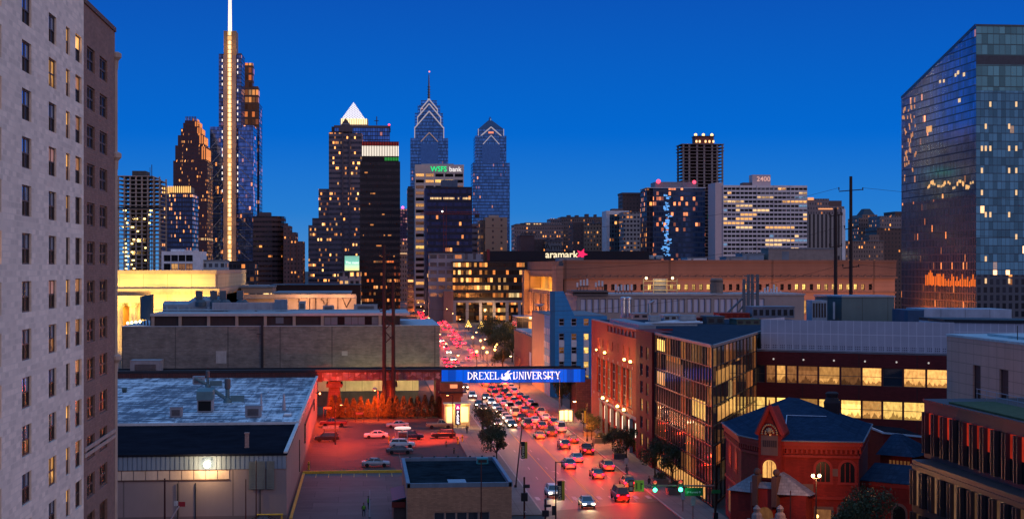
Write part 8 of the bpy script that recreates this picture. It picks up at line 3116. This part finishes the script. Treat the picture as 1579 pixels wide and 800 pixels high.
def leaf_cloud(r, clumps, n, size, seed):
 """clumps: (x,y,z,radius) blobs filled with small leaf faces"""
 q = random.Random(seed)
 m = MB()
 for i in range(n):
  c = q.choice(clumps)
  while True:
   v = Vector((q.uniform(-1, 1), q.uniform(-1, 1), q.uniform(-1, 1)))
   if .25 < v.length < 1:
    break
  p = Vector(c[:3]) + v * c[3] * (.75 + .4 * q.random())
  a = Vector((q.uniform(-1, 1), q.uniform(-1, 1), q.uniform(-.6, .6))).normalized()
  bb_ = a.orthogonal().normalized()
  bb_.rotate(Matrix.Rotation(q.uniform(0, 6.28), 3, a))
  s = size * q.uniform(.6, 1.3)
  c_ = a.cross(bb_)
  m.poly([p - bb_ * s, p + c_ * s * .5, p + bb_ * s, p - c_ * s * .5])
 return m


def tree_proto(h, w, seed, n=2600, size=.16):
 q = random.Random(seed)
 tr = MB()
 th_ = h * .32
 tr.tube((0, 0, 0), (.05, 0, th_), h * .022, h * .016, 7)
 cl = []
 for i in range(9):
  a = 2 * PI * i / 9 + q.random()
  rr = w * .5 * q.uniform(.35, .8)
  zz = h * q.uniform(.42, .86)
  tip = (rr * math.cos(a), rr * math.sin(a), zz)
  tr.tube((.05, 0, th_ * q.uniform(.8, 1.0)), tip, h * .011, h * .004, 5)
  cl.append((*tip, w * q.uniform(.15, .26)))
 cl.append((0, 0, h * .82, w * .25))
 cl.append((0, 0, h * .6, w * .3))
 tr.tube((.05, 0, th_), (0, 0, h * .85), h * .014, h * .004, 5)
 return tr.mesh('tree_trunk', M_bark), leaf_cloud(w, cl, n, size, seed).mesh('tree_crown', M_leaf)


TP = [tree_proto(6.2, 5.0, 1), tree_proto(5.4, 4.4, 2), tree_proto(7.0, 5.4, 3)]


def tree(k, x, y, sc, label, group, rz=0, z=.13):
 t_ = thing('street_tree', label, 'tree', (x, y, z), rz, group)
 put('trunk', TP[k][0], t_, sc=(sc,) * 3)
 put('crown', TP[k][1], t_, sc=(sc,) * 3)
 return t_


for i, (px, py, t, k, sc, lab) in enumerate((
 (752, 677, 298, 0, 1.0, 'small street tree nearest the banner pole on the station pavement'), (757, 690, 278, 1, 1.0, 'street tree in the middle of the pavement row above the brick building'), (766, 700, 262, 0, .95, 'street tree closest to the small brick building'),
 (745, 660, 316, 1, .95, 'street tree farthest along the pavement row by the parking sign'),
 (900, 668, 312, 1, .9, 'dark street tree under the bridge end by the red building'), (912, 682, 297, 0, .8, 'dark street tree before the wall lamp niches'),
 (945, 700, 279, 1, .8, 'reddish lit street tree beside the tall bannered lamp'), (966, 716, 265, 0, .95, 'street tree before the dark pier of the red building'),
 (1010, 745, 243, 2, .9, 'wide street tree at the start of the glazed corner'), (1036, 757, 236, 0, 1.0, 'street tree behind the traffic signal arm'))):
 x, y = D(px, t)
 tree(k, x, y, sc, lab, 'street trees on the pavements', i * 1.3)
for i, (px, Y, sc, lab) in enumerate(((762, 560, 2.0, 'big dark plaza tree right of the yellow light clusters'), (778, 610, 2.3, 'big dark plaza tree by the blue glass box'), (754, 660, 1.8, 'dark plaza tree under the light clusters'), (790, 540, 1.8, 'dark plaza tree over the dark red storehouse'), (775, 500, 1.4, 'low dark plaza tree near the orange lamps'), (880, 356, 1.35, 'dark tree below the right end of the bridge sign'), (866, 366, 1.1, 'dark tree behind the curved lamp post'))):
 tree(i % 3, X(px, Y), Y, sc, lab, 'big trees beyond the bridge', i * 2.1, 0)
t_ = thing('tree', 'leafy green tree standing in front of the old bank wing', 'tree', (*D(1331, 171), 0))
tb = tree_proto(8.9, 8.0, 9, 7500, .15)
put('trunk', tb[0], t_)
put('crown', tb[1], t_)
# conifer hedge, lit from the lot


def conifer(h, w, seed):
 q = random.Random(seed)
 m = MB()
 for i in range(1500):
  f_ = q.random() ** 1.3
  z = h * (.05 + .95 * f_)
  r = w * .5 * (1 - f_) ** .75 * q.uniform(.55, 1.1) + .05
  a = q.uniform(0, 6.283)
  p = Vector((r * math.cos(a), r * math.sin(a), z))
  d = Vector((math.cos(a) * .5, math.sin(a) * .5, .9)).normalized()
  s_ = d.cross(Vector((q.uniform(-1, 1), q.uniform(-1, 1), .2))).normalized()
  L_ = q.uniform(.18, .42)
  m.poly([p - s_ * .07, p + d * L_ * .5 - s_ * .09, p + d * L_, p + d * L_ * .5 + s_ * .09])
 t = MB().tube((0, 0, 0), (0, 0, h * .9), .09, .02, 5)
 return t.mesh('tree_trunk', M_bark), m.mesh('tree_crown', M_needle)


CP = [conifer(4.8, 2.3, 1), conifer(5.2, 2.1, 2), conifer(4.3, 2.2, 3)]
hx0, hx1 = X(512, 341.5), X(688, 341.5)
nh = 17
for i in range(nh):
 a = CP[i % 3]
 t_ = thing('conifer', '%s orange lit conifer of the hedge counted from the warehouse' % ordw[i], 'conifer', (hx0 + (hx1 - hx0) * i / (nh - 1), 341.6 + rc.uniform(-.4, .4), 0), i * 1.1, 'conifer hedge behind the parking lot')
 s_ = rc.uniform(.85, 1.1)
 put('trunk', a[0], t_, sc=(1, 1, s_))
 put('crown', a[1], t_, sc=(1, 1, s_))

# ------------------------------------------------------------------ signs, banners, signals, kiosks
M_sgn = emi('sign_glow_cream', (1.0, .70, .28), 1.6)
ks = thing('parking_kiosk', 'glowing cream kiosk front carrying the tall dark parking sign', 'kiosk', (*D(705, 322), 0))
MB().box(-2.6, 2.6, .1, 3.4, 0, 4.6).box(-2.8, 2.8, -.1, 3.6, 4.61, 4.8).build('wall', mat('kiosk_cream', (.6, .45, .26), .7), ks)
MB().box(-2.2, -.75, .03, .095, 1.0, 4.2).box(.75, 2.3, .03, .095, 1.0, 4.2).build('lit_panel', M_sgn, ks)
MB().box(-2.2, 2.2, -.12, .0, 4.2, 4.55).build('awning', mat('awning_tan', (.4, .24, .12), .7), ks)
point('kiosk_light', (0, -1.6, 4.0), 1300, (1, .62, .22), ks, .3)
ps = thing('parking_sign', 'tall dark violet sign with white letters spelling park and a pink arrow', 'sign', (*D(706, 318.5), 0))
MB().tube((0, .1, 0), (0, .1, .8), .12, n=6).box(-.55, .55, 0, .2, .8, 5.1).build('panel', mat('sign_violet', (.06, .012, .07), .4), ps)
E_pw = emi('park_white', (1, .92, .95), 1.5)
for i, c_ in enumerate('PARK'):
 put('letter', text_mesh(c_, .78, .02, E_pw, 'CENTER', 1.1, .02), ps, (0, -.04, 3.1 - i * .62))
MB().box(-.5, .5, -.02, -.004, 3.85, 5.0).build('pink_field', emi('park_pink', (.7, .02, .25), .8), ps)
MB().poly([(-.35, -.03, 4.1), (.35, -.03, 4.1), (0, -.03, 4.75)]).build('arrow', E_pw, ps)
MB().poly([(-.3, -.03, 1.15), (.25, -.03, .95), (.25, -.03, 1.35)]).build('arrow', E_pw, ps)
gt = thing('gate_house', 'small brown two storey gate house under the bridge end', 'building', (*D(701, 338), 0))
MB().box(-3, 1.8, 0, 4, 4.9, 8.0).box(-2.6, 1.4, .2, 4, 0, 4.88).build('wall', mat('gate_brown', (.17, .085, .05), .8, var=.4), gt)
MB().box(-3.4, 2.6, -.5, 4.2, 5.7, 6.0).build('canopy', M_dark, gt)
MB().box(-1.0, .6, -.06, -.004, 6.8, 7.6).build('lit_sign', emi('gate_orange', (1, .34, .14), 1.0), gt)
sh_ = thing('bus_shelter', 'yellow lit glass shelter beside the stone bridge abutment', 'bus shelter', (*D(873, 330), .13))
MB().box(-1.6, 1.6, -.6, 1.0, 2.6, 2.8).build('roof', M_dark, sh_)
m = MB()
for x in (-1.5, -.4, .5, 1.5):
 m.box(x - .05, x + .05, -.5, -.4, 0, 2.6).box(x - .05, x + .05, .8, .9, 0, 2.6)
m.build('frame', M_mull, sh_)
MB().box(-1.4, 1.4, .84, .88, .2, 2.5).build('lit_panel', emi('shelter_glow', (1, .70, .30), 2.2), sh_)
MB().box(-1.2, 1.2, .3, .7, .42, .5).build('bench', M_rust, sh_)
point('shelter_light', (0, -1.4, 2.2), 900, (1, .55, .2), sh_, .3)


def drexel_banner(name, label, x, y, z0, h, tilt=0.0, rz=0.0):
 """yellow and black pavement banner lettered from foot to top"""
 t_ = thing(name, label, 'banner', (x, y, z0), rz, 'university banners on poles')
 w = .95
 MB().box(0, w * .62, -.02, .02, 0, h).build('black_field', mat('banner_black', (.012, .012, .02), .7), t_)
 MB().box(w * .621, w, -.02, .02, 0, h).build('yellow_field', mat('banner_yellow', (.42, .32, .03), .7), t_)
 me = text_mesh('Drexel', .62, .006, mat('banner_letter', (.62, .55, .36), .7), 'LEFT', 1.0, .01)
 me.transform(Matrix.Rotation(-PI / 2, 4, 'Y'))
 put('lettering', me, t_, (w * .5, -.035, .12))
 return t_


def pole(label, px, t, py0, rz=0, r=.1, cat='pole', lean=0.0, m_=None, base=None):
 x, y = D(px, t)
 h = CH - (py0 - HZ) / F * t
 t_ = thing('pole', label, cat, (x, y, 0), 0)
 m = MB().tube((0, 0, 0), (lean, 0, h), r, r * .75, 8)
 m.build('shaft', m_ or M_pole, t_)
 MB().tube((0, 0, 0), (0, 0, .5), r * 2, n=8).build('base', m_ or M_pole, t_)
 return t_, h


t_, h = pole('leaning dark pole holding a university banner at the corner of the brick building', 795, 233, 655, lean=1.0)
drexel_banner('street_banner', 'yellow and black banner on the leaning pole near the brick building', D(795, 233)[0] + .82, D(795, 233)[1], h - 5.0, 2.5)
t_, h = pole('dark pole with a banner by the parking sign pavement', 743.5, 312, 611, r=.14)
drexel_banner('street_banner', 'yellow and black banner beside the parking kiosk pavement', D(743.5, 312)[0] + .3, D(743.5, 312)[1], h - 5.6, 2.6)
x, y = D(857, 200)
h = CH - (711 - HZ) / F * 200
t_ = thing('signal_pole', 'dark lamp and signal post with an arm and a university banner above the oncoming cars', 'pole', (x, y, 0))
MB().tube((0, 0, 0), (0, 0, h), .11, .08, 8).tube((0, 0, 0), (0, 0, .6), .2, n=8).build('shaft', M_pole, t_)
MB().tube((0, 0, h - .1), (1.9, 0, h - .1), .06, n=6).build('arm', M_pole, t_)
MB().box(-.5, -.1, -.1, .1, 1.2, 2.4).build('control_box', M_dkmetal, t_)
drexel_banner('street_banner', 'large yellow and black banner on the signal post above the oncoming cars', x + .2, y, CH - (771 - HZ) / F * 200, 2.5)
x, y = xr(292) - .1, 292
drexel_banner('street_banner', 'yellow and black banner on the tall lamp post before the red brick wall', x - 1.1, y - .1, 3.6, 2.3)

# traffic signal arm at the crossing
E_grn = emi('signal_green', (.05, 1.0, .45), 9)
E_red0 = emi('signal_red_housing_glow', (1.0, .10, .05), .6)
px_, t0_ = 1103, 199
x, y = D(px_, t0_)
tsg = thing('traffic_signal', 'red brown signal mast with a long arm carrying two green lights', 'traffic signal', (x, y, 0))
za = CH - (747 - HZ) / F * t0_
MB().tube((0, 0, 0), (0, 0, CH - (690 - HZ) / F * t0_), .17, .13, 10).tube((0, 0, 0), (0, 0, .8), .3, n=10).build('mast', M_polr, tsg)
xl0 = D(966, t0_)[0] - x
MB().tube((0, 0, za - .15), (xl0, -.02, za + .15), .13, .07, 8).build('arm', mat('arm_pinkish', (.26, .12, .10), .5, .3), tsg)
for i, p in enumerate((1007.5, 1047.5)):
 xx = D(p, t0_)[0] - x
 o = MB().box(xx - .28, xx + .28, -.42, -.14, za - .75, za + .75).build('signal_head', M_dark, tsg)
 MB().ball((xx, -.42, za - .48), .26, 10, 8).build('green_lens', E_grn, o)
 MB().ball((xx, -.42, za + .48), .24, 10, 8).build('red_lens', E_red0, o)
 point('green_glow', (xx, -.9, za - .48), 60, (.08, 1, .45), tsg, .1)
xx = D(983, t0_)[0] - x
MB().box(xx - .62, xx + .62, -.22, -.16, za - .7, za + .75).build('lane_sign', mat('lane_sign_lime', (.45, .55, .06), .6), tsg)
m = MB()
for dx_ in (-.3, .25):
 m.box(xx + dx_ - .06, xx + dx_ + .06, -.24, -.221, za - .4, za + .4)
m.box(xx + .25, xx + .5, -.24, -.221, za + .2, za + .35)
m.build('lane_marks', M_dark, tsg)
xx = D(970.5, t0_)[0] - x
MB().box(xx - .35, xx + .35, -.2, -.02, za - .75, za + .8).build('signal_back', mat('signal_back', (.10, .04, .03), .6), tsg)
m = MB().box(xx - .2, xx + .2, -.24, -.203, za + .1, za + .6).box(xx - .2, xx + .2, -.24, -.203, za - .55, za - .1)
m.build('louvre', mat('signal_cream', (.42, .3, .2), .6), tsg)
sa, sc_ = D(1055, t0_)[0] - x, D(1083, t0_)[0] - x
MB().box(sa, sc_, -.12, -.06, za - 1.35, za - .3).build('street_sign', mat('sign_green_panel', (.01, .17, .045), .5), tsg)
put('lettering', text_mesh('J F Kennedy Bl', .34, .004, mat('sign_lettering', (.75, .8, .7), .5), 'CENTER', .9, .005), tsg, ((sa + sc_) / 2, -.13, za - .98))
MB().box(-.55, .6, -.24, -.19, za - 1.05, za - .6).build('street_sign', MATS['sign_green_panel'], tsg)
MB().box(-.3, .3, -.36, -.18, za - 4.4, za - 3.5).build('walk_signal', M_dark, tsg)
# left hand signals
for px, t, py0, lab in ((808.5, 205, 735, 'dark signal post with stacked heads at the brick building corner'), (841, 197, 769, 'short dark signal post at the near crossing edge')):
 x, y = D(px, t)
 h = CH - (py0 - HZ) / F * t
 t_ = thing('signal_post', lab, 'traffic signal', (x, y, 0), 0, 'signal posts at the crossing')
 MB().tube((0, 0, 0), (0, 0, h), .12, n=8).build('post', M_polr, t_)
 MB().box(-.42, .42, -.3, .3, h * .42, h * .62).build('signal_head', M_dark, t_)
 MB().box(-.15, .7, -.2, .2, h * .74, h * .82).build('side_head', M_dark, t_)
 MB().ball((.1, -.3, h * .16), .15, 6, 4).build('push_button', M_white, t_)
for i, (px, t, py0, py1, lab) in enumerate(((1068, 210, 760, 771, 'small white plate on a thin post by the pavement planter'), (1068.5, 203, 767, 780, 'white parking plate on a thin post near the signal mast'), (966, 250, 707, 716, 'round pale sign on a post before the glazed corner'))):
 x, y = D(px if i != 0 else 1053, t)
 z1, z0 = CH - (py0 - HZ) / F * t, CH - (py1 - HZ) / F * t
 t_ = thing('sign_post', lab, 'sign', (x, y, .13), 0, 'small plates along the kerb')
 MB().tube((0, 0, 0), (0, 0, z1), .05, n=6).build('post', M_pole, t_)
 MB().box(-.3, .3, -.1, -.06, z0, z1).build('plate', M_white, t_)
# planters along the glazed corner
for i, (px, t) in enumerate(((1018, 236), (1040, 226), (955, 268), (925, 292), (908, 304))):
 x, y = D(px, t)
 t_ = thing('planter', '%s square planter of low shrubs from the crossing on the glazed corner pavement' % ordw[(1, 0, 2, 3, 4)[i]], 'planter', (x, y, .13), 0, 'planters on the pavement')
 MB().box(-1.1, 1.1, -1.1, 1.1, 0, .9).build('box', mat('planter_grey', (.12, .10, .09), .8), t_)
 leaf_cloud(1, [(-.4, 0, 1.2, .7), (.5, .2, 1.3, .7), (0, -.3, 1.4, .6)], 420, .13, 40 + i).build('foliage', M_leaf, t_)
# pavement railings and bollards
for i in range(6):
 x, y = D(1012 - i * 11, 246 + i * 7)
for i, (px, py) in enumerate(((862, 660), (868, 664), (700, 700), (688, 690))):
 x, y = G(px, py)
 t_ = thing('bollard', '%s slim dark bollard near the bridge pavements' % ordw[i], 'bollard', (x, y, .13), 0, 'bollards by the bridge')
 MB().lathe([(.12, 0), (.1, .9), (.13, .95), (.03, 1.1)], 0, 0, 8).build('post', M_dkmetal, t_)
 MB().lathe([(.14, .7), (.14, .78)], 0, 0, 8).build('band', M_yel, t_)
# booth, barriers and yellow posts in the lot
x, y = G(621, 682)
t_ = thing('attendant_booth', 'white attendant booth under an oval canopy among the parked cars', 'booth', (x, y, 0))
MB().box(-.9, .9, -.7, .7, 0, 2.1).build('booth_wall', mat('booth_white', (.5, .42, .4), .6), t_)
MB().box(-.75, .75, -.73, -.705, 1.0, 1.9).build('window', M_cgl, t_)
m = MB()
m.loft([[(1.55 * math.cos(2 * PI * i / 20) * k, .8 * math.sin(2 * PI * i / 20) * k, z) for i in range(20)] for k, z in ((.9, 2.55), (1.0, 2.65), (1.0, 2.85), (.8, 3.0))])
m.build('canopy', emi('canopy_white', (1.0, .82, .72), .8), t_)
MB().tube((0, 0, 2.1), (0, 0, 2.55), .15, n=6).build('post', M_white, t_)
for i, (px, py, lab) in enumerate(((600, 683, 'yellow post left of the attendant booth'), (607, 684, 'yellow post touching the attendant booth'), (476, 724, 'yellow post where the warehouse wall meets the yellow kerb'), (713, 681, 'yellow post by the lot exit toward the street'), (706, 684, 'pair post at the lot exit next to the black SUV'))):
 x, y = G(px, py)
 t_ = thing('guard_post', lab, 'bollard', (x, y, 0), 0, 'yellow guard posts in the lot')
 MB().lathe([(.16, 0), (.16, 1.3), (.02, 1.42)], 0, 0, 8).build('post', M_yel, t_)
 MB().lathe([(.17, .8), (.17, .95)], 0, 0, 8).build('band', M_dark, t_)
x, y = G(510, 664)
t_ = thing('barrier', 'pale striped barrier board before the dark red pickup truck', 'barrier', (x, y, 0))
m = MB().box(-1.6, 1.6, -.06, .06, .5, .95)
m.build('board', M_white, t_)
m = MB()
for q in (-1.3, 1.3):
 m.box(q - .06, q + .06, -.3, .3, 0, .5)
m.build('leg', M_rust, t_)
for px, py, h_, lab in ((505, 634, 3.2, 'thin red frame sign by the warehouse corner of the lot'), (554, 648, 2.0, 'thin red frame sign before the conifer hedge')):
 x, y = G(px, 650)
 t_ = thing('frame_sign', lab, 'sign', (x, y, 0), 0, 'frame signs in the lot')
 m = MB().tube((-.8, 0, 0), (-.8, 0, h_), .06, n=5).tube((.8, 0, 0), (.8, 0, h_), .06, n=5)
 m.build('post', M_polr, t_)
 MB().box(-.85, .85, -.04, .04, h_ - .4, h_).build('board', mat('frame_board', (.3, .12, .1), .7), t_)
# poles and gate in front of the warehouse
for px, t, py0, lab in ((254, 190, 737, 'thick dark red post beside the raised barrier arm'), (379, 199, 738, 'short dark red post before the warehouse louvre'), (395, 197, 709, 'taller dark red post before the warehouse louvre'), (742, 190, 710, 'slim dark pole before the small brick building'), (1158, 178, 742, 'dark post before the bank steps'), (1219, 177, 756, 'dark post right of the bank door')):
 pole(lab, px, t, py0, r=.13 if px == 254 else .08, m_=M_polr)
x, y = D(256, 190)
t_ = thing('raised_barrier', 'raised white and red barrier arm with a red plate', 'barrier', (x, y, 0))
MB().box(-.1, .5, -.2, .2, 0, 1.1).build('housing', M_polr, t_)
MB().tube((.2, 0, 1.6), (1.6, 0, 3.9), .09, n=6).build('arm', mat('arm_white', (.5, .35, .33), .6), t_)
MB().box(1.5, 2.3, -.05, 0, 3.8, 4.4).build('plate', mat('plate_red', (.35, .02, .03), .6), t_)
MB().box(.95, 1.45, -.05, 0, 3.9, 4.5).build('white_plate', M_white, t_)
for i in range(6):
 x, y = D(188 + i * 19 + (3 if i % 2 else 0), 191)
 t_ = thing('guard_post', '%s yellow guard post in the row before the warehouse' % ordw[i], 'bollard', (x, y, 0), 0, 'yellow guard posts by the warehouse')
 MB().lathe([(.1, 0), (.1, 1.5), (.02, 1.58)], 0, 0, 8).build('post', M_yel, t_)
 MB().lathe([(.11, .9), (.11, 1.0)], 0, 0, 8).build('band', M_dark, t_)
t_ = thing('yellow_rail', 'yellow guard rail at the warehouse corner with a red tail light beyond', 'guard rail', (*D(420, 203), 0))
MB().tube((-2, 0, .8), (1.4, 0, .8), .12, n=6).build('rail', M_yel, t_)
m = MB()
for q in (-1.8, 1.2):
 m.tube((q, 0, 0), (q, 0, .8), .1, n=6)
m.build('post', M_yel, t_)
x, y = D(425, 200)
car('sedan', 'black', x - 1.2, y - 2, PI / 2, 'black car with a red tail lamp cut off at the warehouse corner', None, 'tail', .06)

# ------------------------------------------------------------------ utility poles and wires
M_util = mat('utility_rust', (.028, .017, .016), .8)


def utility(px, Y, py_top, py_bot, r, label, arms, col=M_util):
 x = X(px, Y)
 z1 = Z(py_top, px, Y)
 t_ = thing('utility_pole', label, 'utility pole', (x, Y, 0), 0, 'utility poles')
 MB().tube((0, 0, 0), (0, 0, z1), r, r * .7, 8).build('shaft', col, t_)
 m = MB()
 for z, w in arms:
  m.tube((-w, 0, z1 - z - .5), (w, 0, z1 - z), .12, n=5)
  for q in (-w, w):
   m.tube((q, 0, z1 - z - .2), (q, 0, z1 - z + .5), .14, n=5)
 m.build('crossarm', col, t_)
 return t_, x, z1


u1, ux1, uz1 = utility(1312, 372, 272, 495, .55, 'taller slim utility pole with cross arms near the slanted glass tower', ((3.2, 3.0), (12.5, 1.6), (22, 2.0)))
u2, ux2, uz2 = utility(1288.5, 366, 321, 495, .55, 'shorter dark utility pole next to the taller one', ((1.5, 1.6), (9, 1.5)))
u3, ux3, uz3 = utility(592.5, 342.5, 378, 640, .48, 'taller dark lattice braced pole rising from the railway viaduct', ((2.0, 1.1), (14, 1.0)))
u4, ux4, uz4 = utility(606.5, 342.5, 432, 640, .48, 'shorter dark pole paired with the tall one on the railway viaduct', ((1.0, 1.0),))
t_ = thing('pole_brace', 'zigzag steel bracing between the two poles on the viaduct', 'bracing', (ux3, 342.5, 12))
m = MB()
for z in (.2, 3.2):
 m.tube((0, -.6, z + 4), (ux4 - ux3, -.6, z + 6), .12, n=5).tube((0, -.6, z + 7), (ux4 - ux3, -.6, z + 4.6), .12, n=5)
m.build('strut', M_util, t_)


def wire(p0, p1, sag, label, group):
 m = MB()
 n = 10
 pr = None
 for i in range(n + 1):
  f_ = i / n
  p = [p0[k] + (p1[k] - p0[k]) * f_ for k in range(3)]
  p[2] -= sag * 4 * f_ * (1 - f_)
  if pr:
   m.tube(pr, p, .045, n=4, cap=False)
  pr = p
 o = m.build('overhead_wire', M_util)
 tag(o, label, 'wire', group)


for dz, w, nm in ((3.2, 2.9, 'topmost'), (12.5, 1.6, 'middle'), (22, 2.0, 'lowest')):
 wire((ux1 - w, 372, uz1 - dz + .4), (ux4 + 1, 342.5, uz1 - dz - 9), 5, '%s overhead wire sagging from the taller utility pole across the roofs' % nm, 'wires from the utility pole')
 wire((ux1 + w, 372, uz1 - dz + .4), (ux1 + 140, 372, uz1 - dz + 2), 4, '%s overhead wire running from the taller utility pole behind the glass tower' % nm, 'wires toward the glass tower')

# ------------------------------------------------------------------ people


def skin_mesh(name, joints, edges, m_, sub=2):
 me = bpy.data.meshes.new(name)
 me.from_pydata([j[0] for j in joints], edges, [])
 o = bpy.data.objects.new(name, me)
 COL.objects.link(o)
 md = o.modifiers.new('skin', 'SKIN')
 md.use_smooth_shade = True
 o.modifiers.new('sub', 'SUBSURF').levels = sub
 for v, j in zip(me.skin_vertices[0].data, joints):
  v.radius = (j[1], j[1] if len(j) < 3 else j[2])
 me.skin_vertices[0].data[0].use_root = True
 bpy.context.view_layer.update()
 dg = bpy.context.evaluated_depsgraph_get()
 out = bpy.data.meshes.new_from_object(o.evaluated_get(dg))
 bpy.data.objects.remove(o)
 out.materials.clear()
 out.materials.append(m_)
 return out


def person(x, y, rz, label, pants, vest, pose, group=None, hat=None):
 t_ = thing('person', label, 'person', (x, y, pose.get('z', .006)), rz, group)
 st = pose.get('step', .12)
 la, ra = pose['la'], pose['ra']
 J = [((0, 0, .95), .15, .11), ((0, 0, 1.15), .15, .10), ((0, 0, 1.38), .17, .11), ((0, .01, 1.50), .06), ((0, -.01, 1.60), .07),
  ((.1, 0, .90), .09), ((.11, -st, .50), .065), ((.11, -st * .6, .09), .045), ((.11, -st * .6 - .14, .04), .04),
  ((-.1, 0, .90), .09), ((-.11, st, .50), .065), ((-.11, st * 1.2, .09), .045), ((-.11, st * 1.2 - .14, .04), .04),
  ((.21, 0, 1.40), .06), (la[0], .045), (la[1], .035), ((-.21, 0, 1.40), .06), (ra[0], .045), (ra[1], .035)]
 E = [(0, 1), (1, 2), (2, 3), (3, 4), (0, 5), (5, 6), (6, 7), (7, 8), (0, 9), (9, 10), (10, 11), (11, 12), (2, 13), (13, 14), (14, 15), (2, 16), (16, 17), (17, 18)]
 put('body', skin_mesh('person_body', J, E, pants, 2), t_)
 hd_ = MB().loft([[(rx * math.cos(2 * PI * i / 12), -.02 + ry * math.sin(2 * PI * i / 12), z) for i in range(12)] for rx, ry, z in ((.03, .03, 1.55), (.062, .075, 1.59), (.078, .092, 1.66), (.08, .098, 1.72), (.072, .088, 1.78), (.03, .04, 1.82))])
 hd_.box(-.015, .015, -.135, -.10, 1.66, 1.70)
 hd_.build('head', mat('skin_tone', (.30, .17, .11), .6), t_, smooth=True)
 MB().loft([[(rx * math.cos(2 * PI * i / 12), .004 + ry * math.sin(2 * PI * i / 12), z) for i in range(12)] for rx, ry, z in ((.084, .09, 1.70), (.088, .102, 1.76), (.075, .09, 1.82), (.02, .03, 1.85))]).build('hair' if not hat else 'cap', hat or mat('hair_dark', (.015, .012, .01), .8), t_, smooth=True)
 if vest:
  MB().loft([[(rx * math.cos(2 * PI * i / 14), ry * math.sin(2 * PI * i / 14), z) for i in range(14)] for rx, ry, z in ((.20, .155, .98), (.205, .15, 1.15), (.225, .155, 1.36), (.15, .12, 1.47))]).build('vest', vest, t_, smooth=True)
 return t_


M_cloth = mat('dark_clothes', (.018, .018, .024), .9)
M_cl2 = mat('grey_clothes', (.10, .09, .09), .9)
M_vest = mat('lime_vest', (.20, .42, .04), .7)
arms = dict(la=((.27, -.03, 1.12), (.25, -.14, .90)), ra=((-.27, .02, 1.12), (-.25, -.10, .90)))
reach = dict(la=((.30, -.25, 1.28), (.28, -.50, 1.30)), ra=((-.27, .02, 1.12), (-.25, -.10, .90)), step=.04)
x, y = G(561, 796)
person(x, y, .4, 'person in dark clothes and a lime safety vest standing in the lower yard', M_cloth, M_vest, arms)
x, y = G(568, 785)
person(x, y, 1.9, 'person in a lime vest reaching toward the white pole in the lower yard', M_cloth, M_vest, reach)
t_ = thing('marker_pole', 'slim white pole standing in the lower yard beside the vested workers', 'pole', (*G(570, 798), 0))
MB().tube((0, 0, 0), (0, 0, 3.6), .05, n=8).build('shaft', mat('pole_white', (.5, .5, .55), .5), t_)
MB().lathe([(.22, 0), (.2, .08), (.06, .14)], 0, 0, 10).build('base', M_dkmetal, t_)
for px, py, rz, lab, c_ in ((720, 668, 2.8, 'person walking past the parking sign', M_cloth), (914, 694, .2, 'person walking under the trees before the niches', M_cl2), (966.5, 734, 3.0, 'person standing by the round sign before the glazed corner', M_cl2), (845, 645, .3, 'person waiting at the crossing near the lit shelter', M_cloth), (842, 644, 2.5, 'second person waiting beside the crossing near the shelter', M_cl2), (1001, 752, .6, 'person on the pavement near the wide street tree', M_cloth)):
 x, y = G(px, py, .13)
 person(x, y, rz, lab, c_, None, dict(arms, z=.13))
